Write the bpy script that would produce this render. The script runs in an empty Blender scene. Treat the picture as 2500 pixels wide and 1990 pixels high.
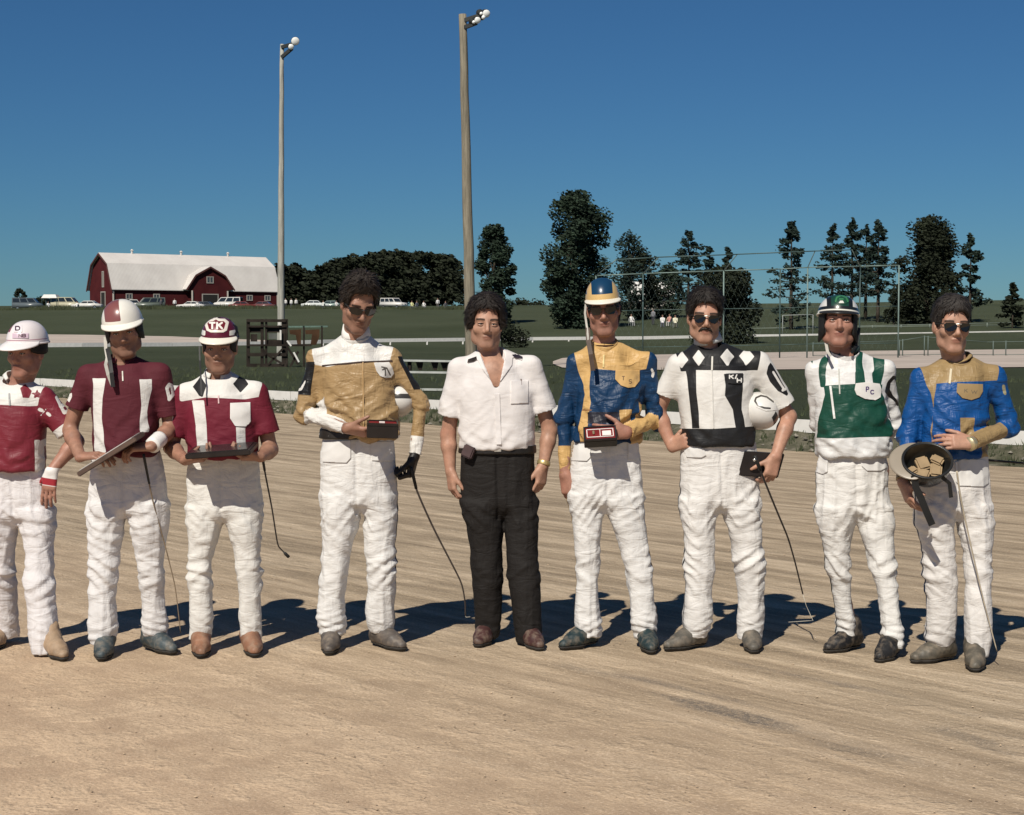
import bpy, bmesh, math, random, os
import numpy as np
from mathutils import Vector, Matrix
from mathutils.bvhtree import BVHTree

R = math.radians
SC = bpy.context.scene
COL = SC.collection
ONLY = None

# ------------------------------------------------------------ camera, sky, sun
FPX = 3965.0                       # focal length in pixels of a 2500 x 1990 frame
CAMZ = 1.6
TILT = math.atan(195.0 / FPX)      # the lens looks slightly down
cam_d = bpy.data.cameras.new('camera')
cam = bpy.data.objects.new('camera', cam_d)
COL.objects.link(cam)
cam_d.sensor_width = 36.0
cam_d.lens = FPX / 2500.0 * 36.0
cam_d.clip_start = 0.1
cam_d.clip_end = 6000.0
cam.location = (0, 0, CAMZ)
cam.rotation_euler = (math.pi / 2 - TILT, 0, 0)
SC.camera = cam

SUN_DIR = Vector((-0.36, -0.88, 1.0)).normalized()     # towards the sun
sun_elev = math.asin(SUN_DIR.z)
w = bpy.data.worlds.new('World')
SC.world = w
w.use_nodes = True
wn = w.node_tree.nodes
wl = w.node_tree.links
bg = wn['Background']
sky = wn.new('ShaderNodeTexSky')
sky.sky_type = 'NISHITA'
sky.sun_disc = False
sky.sun_elevation = sun_elev
sky.sun_rotation = math.atan2(SUN_DIR.x, SUN_DIR.y)
sky.air_density = 1.0
sky.dust_density = 0.0
sky.ozone_density = 6.0
sky.altitude = 250
gam = wn.new('ShaderNodeMix')          # clear blue summer sky: one even tint over the whole dome
gam.data_type = 'RGBA'; gam.blend_type = 'MULTIPLY'
gam.inputs[0].default_value = 1.0
gam.inputs[7].default_value = (0.40, 0.71, 0.94, 1)
wl.new(sky.outputs[0], gam.inputs[6])
wl.new(gam.outputs[2], bg.inputs['Color'])
bg.inputs['Strength'].default_value = 0.05
sun_d = bpy.data.lights.new('sun', 'SUN')
sun_d.energy = 5.0
sun_d.angle = R(0.5)
sun_d.color = (1.0, 0.94, 0.83)
sun = bpy.data.objects.new('sun', sun_d)
COL.objects.link(sun)
sun.location = (-30, -40, 60)
sun.rotation_euler = SUN_DIR.to_track_quat('Z', 'Y').to_euler()
SC.view_settings.view_transform = 'Standard'
SC.view_settings.look = 'None'
SC.view_settings.gamma = 1.0
SC.view_settings.exposure = 0.0
SC.view_settings.use_curve_mapping = False
SC.cycles.use_denoising = True

# ------------------------------------------------------------ camera arithmetic
_ct, _st = math.cos(TILT), math.sin(TILT)

def ray(px, py):
    u = (px - 1250.0) / FPX
    v = (995.0 - py) / FPX
    return np.array([u, _ct + v * _st, -_st + v * _ct])

def at(px, py, Y):
    d = ray(px, py)
    t = Y / d[1]
    return np.array([d[0] * t, Y, CAMZ + d[2] * t])

def project(v):
    v = np.asarray(v)
    x, y, z = v[..., 0], v[..., 1], v[..., 2] - CAMZ
    dep = y * _ct - z * _st
    up = y * _st + z * _ct
    return 1250.0 + FPX * x / dep, 995.0 - FPX * up / dep

# the inner edge of the track runs diagonally: U along it, N across it
U2 = np.array([0.6594, -0.7518])
N2 = np.array([0.7518, 0.6594])
EDGE = 16.8

def smooth(a, b, x):
    t = np.clip((x - a) / (b - a), 0, 1)
    return t * t * (3 - 2 * t)

def terrain(x, y):
    x = np.asarray(x, float); y = np.asarray(y, float)
    n = x * N2[0] + y * N2[1]
    z = 0.2 * smooth(EDGE, EDGE + 0.5, n)
    z = z + 4.3 * smooth(125, 262, y) + 1.1 * smooth(268, 300, y) + 0.010 * np.maximum(y - 300, 0) * (y < 1e9)
    z = z + 0.011 * np.clip(x, 0, 120) * smooth(40, 140, y)
    z = z - 0.03 * np.maximum(y - 380, 0)
    z = z + 0.12 * np.sin(x * 0.07 + 1) * np.sin(y * 0.045) * smooth(60, 140, y)
    return z

def hit(px, py):
    d = ray(px, py)
    t = 1.0
    while t < 900:
        p = d * t
        if CAMZ + p[2] < float(terrain(p[0], p[1])):
            lo, hi = t - 0.5, t
            for _ in range(20):
                m = 0.5 * (lo + hi)
                q = d * m
                if CAMZ + q[2] < float(terrain(q[0], q[1])): hi = m
                else: lo = m
            q = d * hi
            return np.array([q[0], q[1], CAMZ + q[2]])
        t += 0.5
    return np.array([d[0] * 400, 400, float(terrain(d[0] * 400, 400))])

def ground_at(px, Y):
    x = (px - 1250.0) / FPX * Y
    return np.array([x, Y, float(terrain(x, Y))])

# ------------------------------------------------------------ noise in numpy
_rs = np.random.RandomState(7)
_LAT = _rs.rand(32, 32, 32).astype(np.float32)

def vnoise(p):
    p = np.asarray(p, np.float32)
    i = np.floor(p).astype(np.int64)
    f = p - i
    f = f * f * (3 - 2 * f)
    i0 = i & 31
    i1 = (i + 1) & 31
    x0, y0, z0 = i0[:, 0], i0[:, 1], i0[:, 2]
    x1, y1, z1 = i1[:, 0], i1[:, 1], i1[:, 2]
    fx, fy, fz = f[:, 0], f[:, 1], f[:, 2]
    L = _LAT
    a = L[x0, y0, z0] * (1 - fx) + L[x1, y0, z0] * fx
    b = L[x0, y1, z0] * (1 - fx) + L[x1, y1, z0] * fx
    c = L[x0, y0, z1] * (1 - fx) + L[x1, y0, z1] * fx
    d = L[x0, y1, z1] * (1 - fx) + L[x1, y1, z1] * fx
    return (a * (1 - fy) + b * fy) * (1 - fz) + (c * (1 - fy) + d * fy) * fz

def fbm(p, o=3):
    s = 0; a = 0.5; q = np.asarray(p, np.float32)
    for k in range(o):
        s = s + a * vnoise(q + 11.3 * k)
        q = q * 2.03
        a *= 0.5
    return s / (1 - 0.5 ** o)

def ridge(p):
    return 1 - np.abs(2 * vnoise(p) - 1)

# ------------------------------------------------------------ objects
def tag(o, label=None, cat=None, group=None, kind=None):
    if label: o['label'] = label
    if cat: o['category'] = cat
    if group: o['group'] = group
    if kind: o['kind'] = kind
    return o

def empty(name, loc, label=None, cat=None, group=None):
    o = bpy.data.objects.new(name, None)
    o.empty_display_size = 0.2
    COL.objects.link(o)
    o.location = loc
    return tag(o, label, cat, group)

def mesh_obj(name, verts, faces, mat=None, parent=None, smooth_=True, origin=None):
    """verts in world space; the object's origin is moved to origin (or its parent's)"""
    verts = np.asarray(verts, np.float64)
    if parent is not None:
        off = np.array(parent_world(parent))
    elif origin is not None:
        off = np.array(origin, float)
    else:
        off = np.zeros(3)
    me = bpy.data.meshes.new(name)
    me.from_pydata((verts - off).tolist(), [], [list(map(int, f)) for f in faces] if not isinstance(faces, np.ndarray) else faces.tolist())
    if smooth_:
        me.polygons.foreach_set('use_smooth', np.ones(len(me.polygons), bool))
    me.update()
    o = bpy.data.objects.new(name, me)
    COL.objects.link(o)
    if mat: me.materials.append(mat)
    if parent is not None: o.parent = parent
    else: o.location = off
    return o

def parent_world(p):
    v = Vector((0, 0, 0))
    while p is not None:
        v = v + p.location
        p = p.parent
    return v

def bm_obj(name, bm, mat=None, parent=None, smooth_=False, origin=None):
    """bmesh in world space"""
    off = parent_world(parent) if parent is not None else Vector(origin if origin is not None else (0, 0, 0))
    bmesh.ops.translate(bm, verts=bm.verts, vec=-off)
    me = bpy.data.meshes.new(name)
    bm.to_mesh(me); bm.free()
    if smooth_:
        me.polygons.foreach_set('use_smooth', np.ones(len(me.polygons), bool))
    o = bpy.data.objects.new(name, me)
    COL.objects.link(o)
    if mat: me.materials.append(mat)
    if parent is not None: o.parent = parent
    else: o.location = off
    return o

def copy_tree(o, parent=None):
    c = o.copy(); COL.objects.link(c); c.parent = parent
    for ch in list(o.children): copy_tree(ch, c)
    return c

def new_bm(): return bmesh.new()

def bm_box(bm, c, size, M=None, bevel=0.0):
    r = bmesh.ops.create_cube(bm, size=1.0)
    vs = r['verts']
    T = Matrix.Diagonal((size[0], size[1], size[2], 1))
    X = Matrix.Translation(Vector(c)) @ ((M.to_4x4()) if M is not None else Matrix.Identity(4)) @ T
    bmesh.ops.transform(bm, matrix=X, verts=vs)
    if bevel > 0:
        es = list({e for v in vs for e in v.link_edges})
        bmesh.ops.bevel(bm, geom=es, offset=bevel, segments=2, affect='EDGES')
    return vs

def bm_bar(bm, a, b, wx, wy, up=(0, 0, 1)):
    a = Vector(a); b = Vector(b)
    d = (b - a); L = d.length; d.normalize()
    u = Vector(up)
    s = d.cross(u)
    if s.length < 1e-4: s = d.cross(Vector((1, 0, 0)))
    s.normalize(); u = s.cross(d)
    M = Matrix((s, d, u)).transposed()
    return bm_box(bm, (a + b) / 2, (wx, L, wy), M)

def bm_tube(bm, pts, radii, seg=8, cap=True):
    pts = [Vector(p) for p in pts]
    if not hasattr(radii, '__len__'): radii = [radii] * len(pts)
    rings = []
    n = None
    for i, p in enumerate(pts):
        if i == 0: d = pts[1] - pts[0]
        elif i == len(pts) - 1: d = pts[-1] - pts[-2]
        else: d = pts[i + 1] - pts[i - 1]
        d.normalize()
        if n is None:
            n = d.cross(Vector((0, 0, 1)))
            if n.length < 1e-3: n = d.cross(Vector((1, 0, 0)))
        n = (n - d * n.dot(d)).normalized()
        b = d.cross(n)
        rings.append([bm.verts.new(p + (n * math.cos(t) + b * math.sin(t)) * radii[i])
                      for t in [2 * math.pi * k / seg for k in range(seg)]])
    for i in range(len(rings) - 1):
        for k in range(seg):
            bm.faces.new((rings[i][k], rings[i][(k + 1) % seg], rings[i + 1][(k + 1) % seg], rings[i + 1][k]))
    if cap:
        bm.faces.new(rings[0][::-1]); bm.faces.new(rings[-1])

def bm_prism(bm, poly3a, poly3b):
    """side walls between two equal loops plus caps"""
    a = [bm.verts.new(Vector(p)) for p in poly3a]
    b = [bm.verts.new(Vector(p)) for p in poly3b]
    n = len(a)
    for i in range(n):
        bm.faces.new((a[i], a[(i + 1) % n], b[(i + 1) % n], b[i]))
    bm.faces.new(a[::-1]); bm.faces.new(b)
    return a + b

# ------------------------------------------------------------ materials
class NT:
    def __init__(s, name):
        s.m = bpy.data.materials.new(name)
        s.m.use_nodes = True
        s.n = s.m.node_tree.nodes; s.l = s.m.node_tree.links
        s.b = s.n['Principled BSDF']
    def node(s, t, **kw):
        n = s.n.new(t)
        for k, v in kw.items(): setattr(n, k, v)
        return n
    def link(s, a, b): s.l.new(a, b)
    def coords(s, kind='Object', scale=(1, 1, 1), rot=(0, 0, 0)):
        tc = s.node('ShaderNodeTexCoord')
        mp = s.node('ShaderNodeMapping')
        mp.inputs['Scale'].default_value = scale
        mp.inputs['Rotation'].default_value = rot
        s.link(tc.outputs[kind], mp.inputs[0])
        return mp.outputs[0]
    def noise(s, vec, scale, detail=4, rough=0.55, dist=0.0):
        n = s.node('ShaderNodeTexNoise')
        n.inputs['Scale'].default_value = scale
        n.inputs['Detail'].default_value = detail
        n.inputs['Roughness'].default_value = rough
        n.inputs['Distortion'].default_value = dist
        if vec is not None: s.link(vec, n.inputs['Vector'])
        return n.outputs['Fac']
    def ramp(s, fac, stops):
        r = s.node('ShaderNodeValToRGB')
        e = r.color_ramp.elements
        while len(e) < len(stops): e.new(0.5)
        for i, (p, c) in enumerate(stops):
            e[i].position = p
            e[i].color = (*c, 1) if len(c) == 3 else c
        s.link(fac, r.inputs[0])
        return r.outputs[0]
    def mix(s, fac, a, b, mode='MIX'):
        m = s.node('ShaderNodeMix', data_type='RGBA', blend_type=mode)
        for inp, v in ((m.inputs[0], fac), (m.inputs[6], a), (m.inputs[7], b)):
            if hasattr(v, 'is_linked') or hasattr(v, 'links'): s.link(v, inp)
            elif isinstance(v, (int, float)): inp.default_value = v
            else: inp.default_value = (*v, 1)
        return m.outputs[2]
    def math(s, op, a, b=0.0, c=0.0):
        m = s.node('ShaderNodeMath', operation=op)
        for inp, v in zip(m.inputs, (a, b, c)):
            if isinstance(v, (int, float)): inp.default_value = v
            else: s.link(v, inp)
        return m.outputs[0]
    def attr(s, name):
        a = s.node('ShaderNodeAttribute')
        a.attribute_name = name
        return a.outputs['Fac']
    def bump(s, h, strength=0.3, dist=0.01, prev=None):
        b = s.node('ShaderNodeBump')
        b.inputs['Strength'].default_value = strength
        b.inputs['Distance'].default_value = dist
        s.link(h, b.inputs['Height'])
        if prev is not None: s.link(prev, b.inputs['Normal'])
        s.link(b.outputs[0], s.b.inputs['Normal'])
        return b.outputs[0]
    def color(s, v):
        i = s.b.inputs['Base Color']
        if isinstance(v, (tuple, list)): i.default_value = (*v, 1)
        else: s.link(v, i)
    def set(s, rough=0.6, spec=0.5, metal=0.0, **kw):
        s.b.inputs['Roughness'].default_value = rough
        s.b.inputs['Specular IOR Level'].default_value = spec
        s.b.inputs['Metallic'].default_value = metal
        for k, v in kw.items(): s.b.inputs[k.replace('_', ' ')].default_value = v
        return s.m

_MC = {}
def plain(name, col, rough=0.6, var=0.25, scale=12.0, spec=0.4, metal=0.0, bump=0.0, bscale=40.0, bdist=0.004):
    key = (name,)
    if key in _MC: return _MC[key]
    t = NT(name)
    v = t.coords()
    n = t.noise(v, scale, 4)
    lo = tuple(max(0, c * (1 - var)) for c in col)
    hi = tuple(min(1, c * (1 + var)) for c in col)
    t.color(t.ramp(n, [(0.3, lo), (0.7, hi)]))
    if bump > 0:
        t.bump(t.noise(v, bscale, 5), bump, bdist)
    t.set(rough, spec, metal)
    _MC[key] = t.m
    return t.m

def layered(name, base, layers, rough=0.6, spec=0.3, sheen=0.0, bump=0.25, bscale=60.0, bdist=0.003,
            var=0.07, vscale=9.0, fine=None, coat=0.0):
    """base colour with sewn-on colour fields: layers = [(attribute, colour)], painted in order where attr > 0"""
    t = NT(name)
    v = t.coords()
    c = None
    cur = tuple(base)
    for a, col in layers:
        f = t.math('MULTIPLY_ADD', t.attr(a), 900.0, 0.5)
        f = t.math('MINIMUM', t.math('MAXIMUM', f, 0.0), 1.0)
        cur = t.mix(f, cur, tuple(col))
    n = t.noise(v, vscale, 4, 0.6)
    shade = t.ramp(n, [(0.3, (1 - var,) * 3), (0.7, (1 + var * 0.3,) * 3)])
    cur = t.mix(1.0, cur, shade, 'MULTIPLY')
    t.color(cur)
    if bump > 0:
        va = t.coords('Object', scale=(0.55, 0.7, 1.5), rot=(0.2, 0.45, 0.1))
        vb = t.coords('Object', scale=(1.4, 0.9, 0.5), rot=(0.1, -0.35, 0.2))
        n1 = t.math('ABSOLUTE', t.math('SUBTRACT', t.noise(va, bscale, 3, 0.5, 0.6), 0.5))
        n2 = t.math('ABSOLUTE', t.math('SUBTRACT', t.noise(vb, bscale * 1.3, 3, 0.5, 0.6), 0.5))
        b = t.bump(t.math('ADD', n1, t.math('MULTIPLY', n2, 0.6)), bump, bdist * 1.6)
        t.bump(t.noise(v, 420, 2, 0.5), 0.10, 0.001, b)
    t.set(rough, spec)
    if sheen: t.b.inputs['Sheen Weight'].default_value = sheen
    if coat: t.b.inputs['Coat Weight'].default_value = coat
    return t.m

def set_attr(o, name, arr):
    a = o.data.attributes.new(name, 'FLOAT', 'POINT')
    a.data.foreach_set('value', np.ascontiguousarray(arr, np.float32))
# ------------------------------------------------------------ distance fields -> meshes
def smin(a, b, k):
    if isinstance(k, (int, float)) and k <= 1e-6: return np.minimum(a, b)
    h = np.maximum(k - np.abs(a - b), 0) / k
    return np.minimum(a, b) - h * h * k * 0.25

def smax(a, b, k):
    return -smin(-a, -b, k)

def d_cap(X, Y, Z, a, b, r1, r2, flat=False, squash=None):
    a = np.asarray(a, np.float32); b = np.asarray(b, np.float32)
    ab = b - a
    L2 = float(ab @ ab) + 1e-12
    hx, hy, hz = X - a[0], Y - a[1], Z - a[2]
    tt = (hx * ab[0] + hy * ab[1] + hz * ab[2]) / L2
    h = np.clip(tt, 0, 1)
    dx = hx - h * ab[0]; dy = hy - h * ab[1]; dz = hz - h * ab[2]
    d = np.sqrt(dx * dx + dy * dy + dz * dz) - (r1 + (r2 - r1) * h)
    if flat: d = np.maximum(d, (tt - 1) * math.sqrt(L2))
    return d

def d_ell(X, Y, Z, c, r):
    x = (X - c[0]) / r[0]; y = (Y - c[1]) / r[1]; z = (Z - c[2]) / r[2]
    k0 = np.sqrt(x * x + y * y + z * z)
    x2 = x / r[0]; y2 = y / r[1]; z2 = z / r[2]
    k1 = np.sqrt(x2 * x2 + y2 * y2 + z2 * z2) + 1e-9
    return k0 * (k0 - 1) / k1

def d_box(X, Y, Z, c, hsz, rr=0.0):
    qx = np.abs(X - c[0]) - hsz[0] + rr; qy = np.abs(Y - c[1]) - hsz[1] + rr; qz = np.abs(Z - c[2]) - hsz[2] + rr
    o = np.sqrt(np.maximum(qx, 0) ** 2 + np.maximum(qy, 0) ** 2 + np.maximum(qz, 0) ** 2)
    return o + np.minimum(np.maximum(qx, np.maximum(qy, qz)), 0) - rr

class Stack:
    """a limb or trunk lofted along z: rows of (z, cx, cy, half width, half depth)"""
    def __init__(s, rows, sm=0.02, p=2.2):
        rows = sorted(rows, key=lambda r: r[0])
        a = np.array(rows, float)
        s.z0, s.z1 = a[0, 0], a[-1, 0]
        s.zz = np.linspace(s.z0, s.z1, 240)
        T = [np.interp(s.zz, a[:, 0], a[:, i]) for i in range(1, 5)]
        wdt = max(1, int(sm / ((s.z1 - s.z0) / 240)))
        if wdt > 1:
            kx = np.arange(-2 * wdt, 2 * wdt + 1)
            ker = np.exp(-0.5 * (kx / wdt) ** 2); ker /= ker.sum()
            T = [np.convolve(np.pad(t, 2 * wdt, mode='reflect', reflect_type='odd'), ker, mode='valid') for t in T]
        s.T = T
        s.p = p
    def __call__(s, X, Y, Z):
        cx, cy, a, b = [np.interp(Z, s.zz, t).astype(np.float32) for t in s.T]
        q = ((np.abs(X - cx) / a) ** s.p + (np.abs(Y - cy) / b) ** s.p) ** (1.0 / s.p)
        d = (q - 1) * np.minimum(a, b)
        return np.maximum(d, np.maximum(Z - s.z1, s.z0 - Z))
    def bbox(s):
        cx, cy, a, b = s.T
        return ((cx - a).min(), (cy - b).min(), s.z0), ((cx + a).max(), (cy + b).max(), s.z1)

class Fld:
    def __init__(s, lo, hi, h):
        s.lo = np.array(lo, np.float32); s.h = h
        s.n = np.ceil((np.array(hi) - np.array(lo)) / h).astype(int) + 2
        s.f = np.full(s.n, 1.0, np.float32)
        s.ax = [(s.lo[i] + h * np.arange(s.n[i])).astype(np.float32) for i in range(3)]
    def sub(s, lo, hi, pad):
        sl = []
        for i in range(3):
            a = int(max(0, math.floor((lo[i] - pad - s.lo[i]) / s.h)))
            b = int(min(s.n[i], math.ceil((hi[i] + pad - s.lo[i]) / s.h) + 1))
            if b <= a: return None
            sl.append(slice(a, b))
        return tuple(sl)
    def xyz(s, sl):
        return (s.ax[0][sl[0]][:, None, None], s.ax[1][sl[1]][None, :, None], s.ax[2][sl[2]][None, None, :])
    def add(s, fn, lo, hi, k=0.0, op='u'):
        kk = k if isinstance(k, (int, float)) else 0.04
        sl = s.sub(lo, hi, kk + 3 * s.h)
        if sl is None: return
        X, Y, Z = s.xyz(sl)
        d = fn(X, Y, Z)
        if op == 'u': s.f[sl] = smin(s.f[sl], d, k) if isinstance(k, (int, float)) else smin(s.f[sl], d, k(X, Y, Z))
        elif op == 's': s.f[sl] = smax(s.f[sl], -d, k)
    def cap(s, a, b, r1, r2, k=0.01, flat=False):
        a = np.asarray(a); b = np.asarray(b); r = max(r1, r2)
        s.add(lambda X, Y, Z: d_cap(X, Y, Z, a, b, r1, r2, flat), np.minimum(a, b) - r, np.maximum(a, b) + r, k)
    def cut(s, p, n, k=0.0):
        """keep the side n points away from: removes where (x-p).n > 0"""
        X, Y, Z = s.xyz((slice(None),) * 3)
        d = (X - p[0]) * n[0] + (Y - p[1]) * n[1] + (Z - p[2]) * n[2]
        s.f = np.maximum(s.f, d) if k <= 0 else smax(s.f, d, k)
    def mesh(s):
        f = s.f; ins = f < 0
        I = ins.astype(np.int8)
        c = (I[:-1, :-1, :-1] + I[1:, :-1, :-1] + I[:-1, 1:, :-1] + I[:-1, :-1, 1:] +
             I[1:, 1:, :-1] + I[1:, :-1, 1:] + I[:-1, 1:, 1:] + I[1:, 1:, 1:])
        act = (c > 0) & (c < 8)
        ai = np.argwhere(act)
        idx = np.full(act.shape, -1, np.int64)
        idx[act] = np.arange(len(ai))
        F = {}
        for i in (0, 1):
            for j in (0, 1):
                for k in (0, 1):
                    F[i, j, k] = f[ai[:, 0] + i, ai[:, 1] + j, ai[:, 2] + k]
        acc = np.zeros((len(ai), 3)); cnt = np.zeros(len(ai))
        cs = list(F.keys())
        for a in cs:
            for ax in range(3):
                if a[ax] == 0:
                    b = list(a); b[ax] = 1; b = tuple(b)
                    fa, fb = F[a], F[b]
                    m = (fa < 0) != (fb < 0)
                    t = np.where(m, fa / np.where(m, fa - fb, 1), 0)
                    p = np.tile(np.array(a, float), (len(ai), 1)); p[:, ax] = t
                    acc += p * m[:, None]; cnt += m
        V = s.lo + (ai + acc / np.maximum(cnt, 1)[:, None]) * s.h
        Q = []
        def quads(m, start_in, cells):
            q = np.stack([idx[tuple(cc)] for cc in cells], 1)
            q = np.where(start_in[:, None], q, q[:, ::-1])
            Q.append(q[(q >= 0).all(1)])
        m = ins[:-1, 1:-1, 1:-1] != ins[1:, 1:-1, 1:-1]
        i, j, k = np.nonzero(m); j = j + 1; k = k + 1
        quads(m, ins[i, j, k], [(i, j - 1, k - 1), (i, j, k - 1), (i, j, k), (i, j - 1, k)])
        m = ins[1:-1, :-1, 1:-1] != ins[1:-1, 1:, 1:-1]
        i, j, k = np.nonzero(m); i = i + 1; k = k + 1
        quads(m, ins[i, j, k], [(i - 1, j, k - 1), (i - 1, j, k), (i, j, k), (i, j, k - 1)])
        m = ins[1:-1, 1:-1, :-1] != ins[1:-1, 1:-1, 1:]
        i, j, k = np.nonzero(m); i = i + 1; j = j + 1
        quads(m, ins[i, j, k], [(i - 1, j - 1, k), (i, j - 1, k), (i, j, k), (i - 1, j, k)])
        return V, np.concatenate(Q)

def vnormals(V, Q):
    n = np.cross(V[Q[:, 2]] - V[Q[:, 0]], V[Q[:, 3]] - V[Q[:, 1]])
    N = np.zeros_like(V)
    for c in range(4):
        for a in range(3):
            N[:, a] += np.bincount(Q[:, c], n[:, a], len(V))
    return N / (np.linalg.norm(N, axis=1)[:, None] + 1e-12)

def relax(V, Q, it=1, f=0.5):
    for _ in range(it):
        S = np.zeros_like(V); C = np.zeros(len(V))
        for c in range(4):
            nb = Q[:, (c + 1) % 4]
            for a in range(3):
                S[:, a] += np.bincount(Q[:, c], V[nb, a], len(V))
            C += np.bincount(Q[:, c], None, len(V))
        V = V * (1 - f) + f * S / np.maximum(C, 1)[:, None]
    return V

def join_vq(parts):
    Vs, Qs, o = [], [], 0
    for V, Q in parts:
        Vs.append(V); Qs.append(Q + o); o += len(V)
    return np.concatenate(Vs), np.concatenate(Qs)

def sd_poly(px, py, poly):
    """signed distance (positive inside) of points to a polygon, pixel units"""
    P = np.asarray(poly, float)
    d2 = np.full(px.shape, 1e18); inside = np.zeros(px.shape, bool)
    n = len(P)
    for i in range(n):
        a, b = P[i], P[(i + 1) % n]
        e = b - a
        wx, wy = px - a[0], py - a[1]
        t = np.clip((wx * e[0] + wy * e[1]) / (e @ e + 1e-12), 0, 1)
        d2 = np.minimum(d2, (wx - t * e[0]) ** 2 + (wy - t * e[1]) ** 2)
        c = ((a[1] > py) != (b[1] > py)) & (px < (b[0] - a[0]) * (py - a[1]) / (b[1] - a[1] + 1e-12) + a[0])
        inside ^= c
    d = np.sqrt(d2)
    return np.where(inside, d, -d)

def sd_line(px, py, pts, wd):
    """positive within wd of a polyline"""
    d2 = np.full(px.shape, 1e18)
    for a, b in zip(pts[:-1], pts[1:]):
        a = np.array(a, float); b = np.array(b, float); e = b - a
        wx, wy = px - a[0], py - a[1]
        t = np.clip((wx * e[0] + wy * e[1]) / (e @ e + 1e-12), 0, 1)
        d2 = np.minimum(d2, (wx - t * e[0]) ** 2 + (wy - t * e[1]) ** 2)
    return wd - np.sqrt(d2)
# ------------------------------------------------------------ ground, track, verge
rnd = random.Random(11)
nr = np.random.RandomState(5)

def grass_mat(name, dark, light, big=0.05):
    t = NT(name)
    v = t.coords('Object')
    a = t.noise(v, big, 5, 0.6)
    b = t.noise(v, 2.2, 6, 0.7)
    v2 = t.coords('Object', scale=(0.25, 1.0, 1.0))
    c = t.noise(v2, 9.0, 5, 0.75)
    base = t.ramp(a, [(0.3, dark), (0.7, light)])
    base = t.mix(t.math('MULTIPLY', b, 0.55), base, tuple(0.6 * x for x in dark))
    dry = tuple(np.array(light) * np.array((1.35, 1.15, 0.9)))
    base = t.mix(t.ramp(c, [(0.45, (0, 0, 0)), (0.75, (0.6, 0.6, 0.6))]), base, dry)
    t.color(base)
    bn = t.bump(t.noise(v, 14.0, 6, 0.8), 0.9, 0.12)
    return t.set(0.95, 0.05)

M_GRASS = grass_mat('grass_field', (0.050, 0.064, 0.038), (0.086, 0.101, 0.064))
M_BLADE = plain('grass_blades', (0.060, 0.072, 0.038), 0.85, 0.45, 1.3, 0.1)

def sn(s, n): return np.array([s * U2[0] + n * N2[0], s * U2[1] + n * N2[1]])

def build_ground():
    ns = np.concatenate([[-60, -20, 0, 10, 16.2, 16.5, 16.8, 17.0, 17.2, 17.4, 18], np.geomspace(19, 1800, 90)])
    ss = np.concatenate([-np.geomspace(1800, 1.5, 80), [0], np.geomspace(1.5, 1800, 80)])
    V = []
    for n in ns:
        for s_ in ss:
            x, y = sn(s_, n)
            z = float(terrain(x, y))
            if n < 16.75: z = -0.03
            V.append((x, y, z))
    nn = len(ss)
    Fc = [(i * nn + j, i * nn + j + 1, (i + 1) * nn + j + 1, (i + 1) * nn + j)
          for i in range(len(ns) - 1) for j in range(nn - 1)]
    o = mesh_obj('ground', V, Fc, M_GRASS)
    tag(o, 'dark green grass of the infield and the rise behind', kind='structure')

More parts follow.
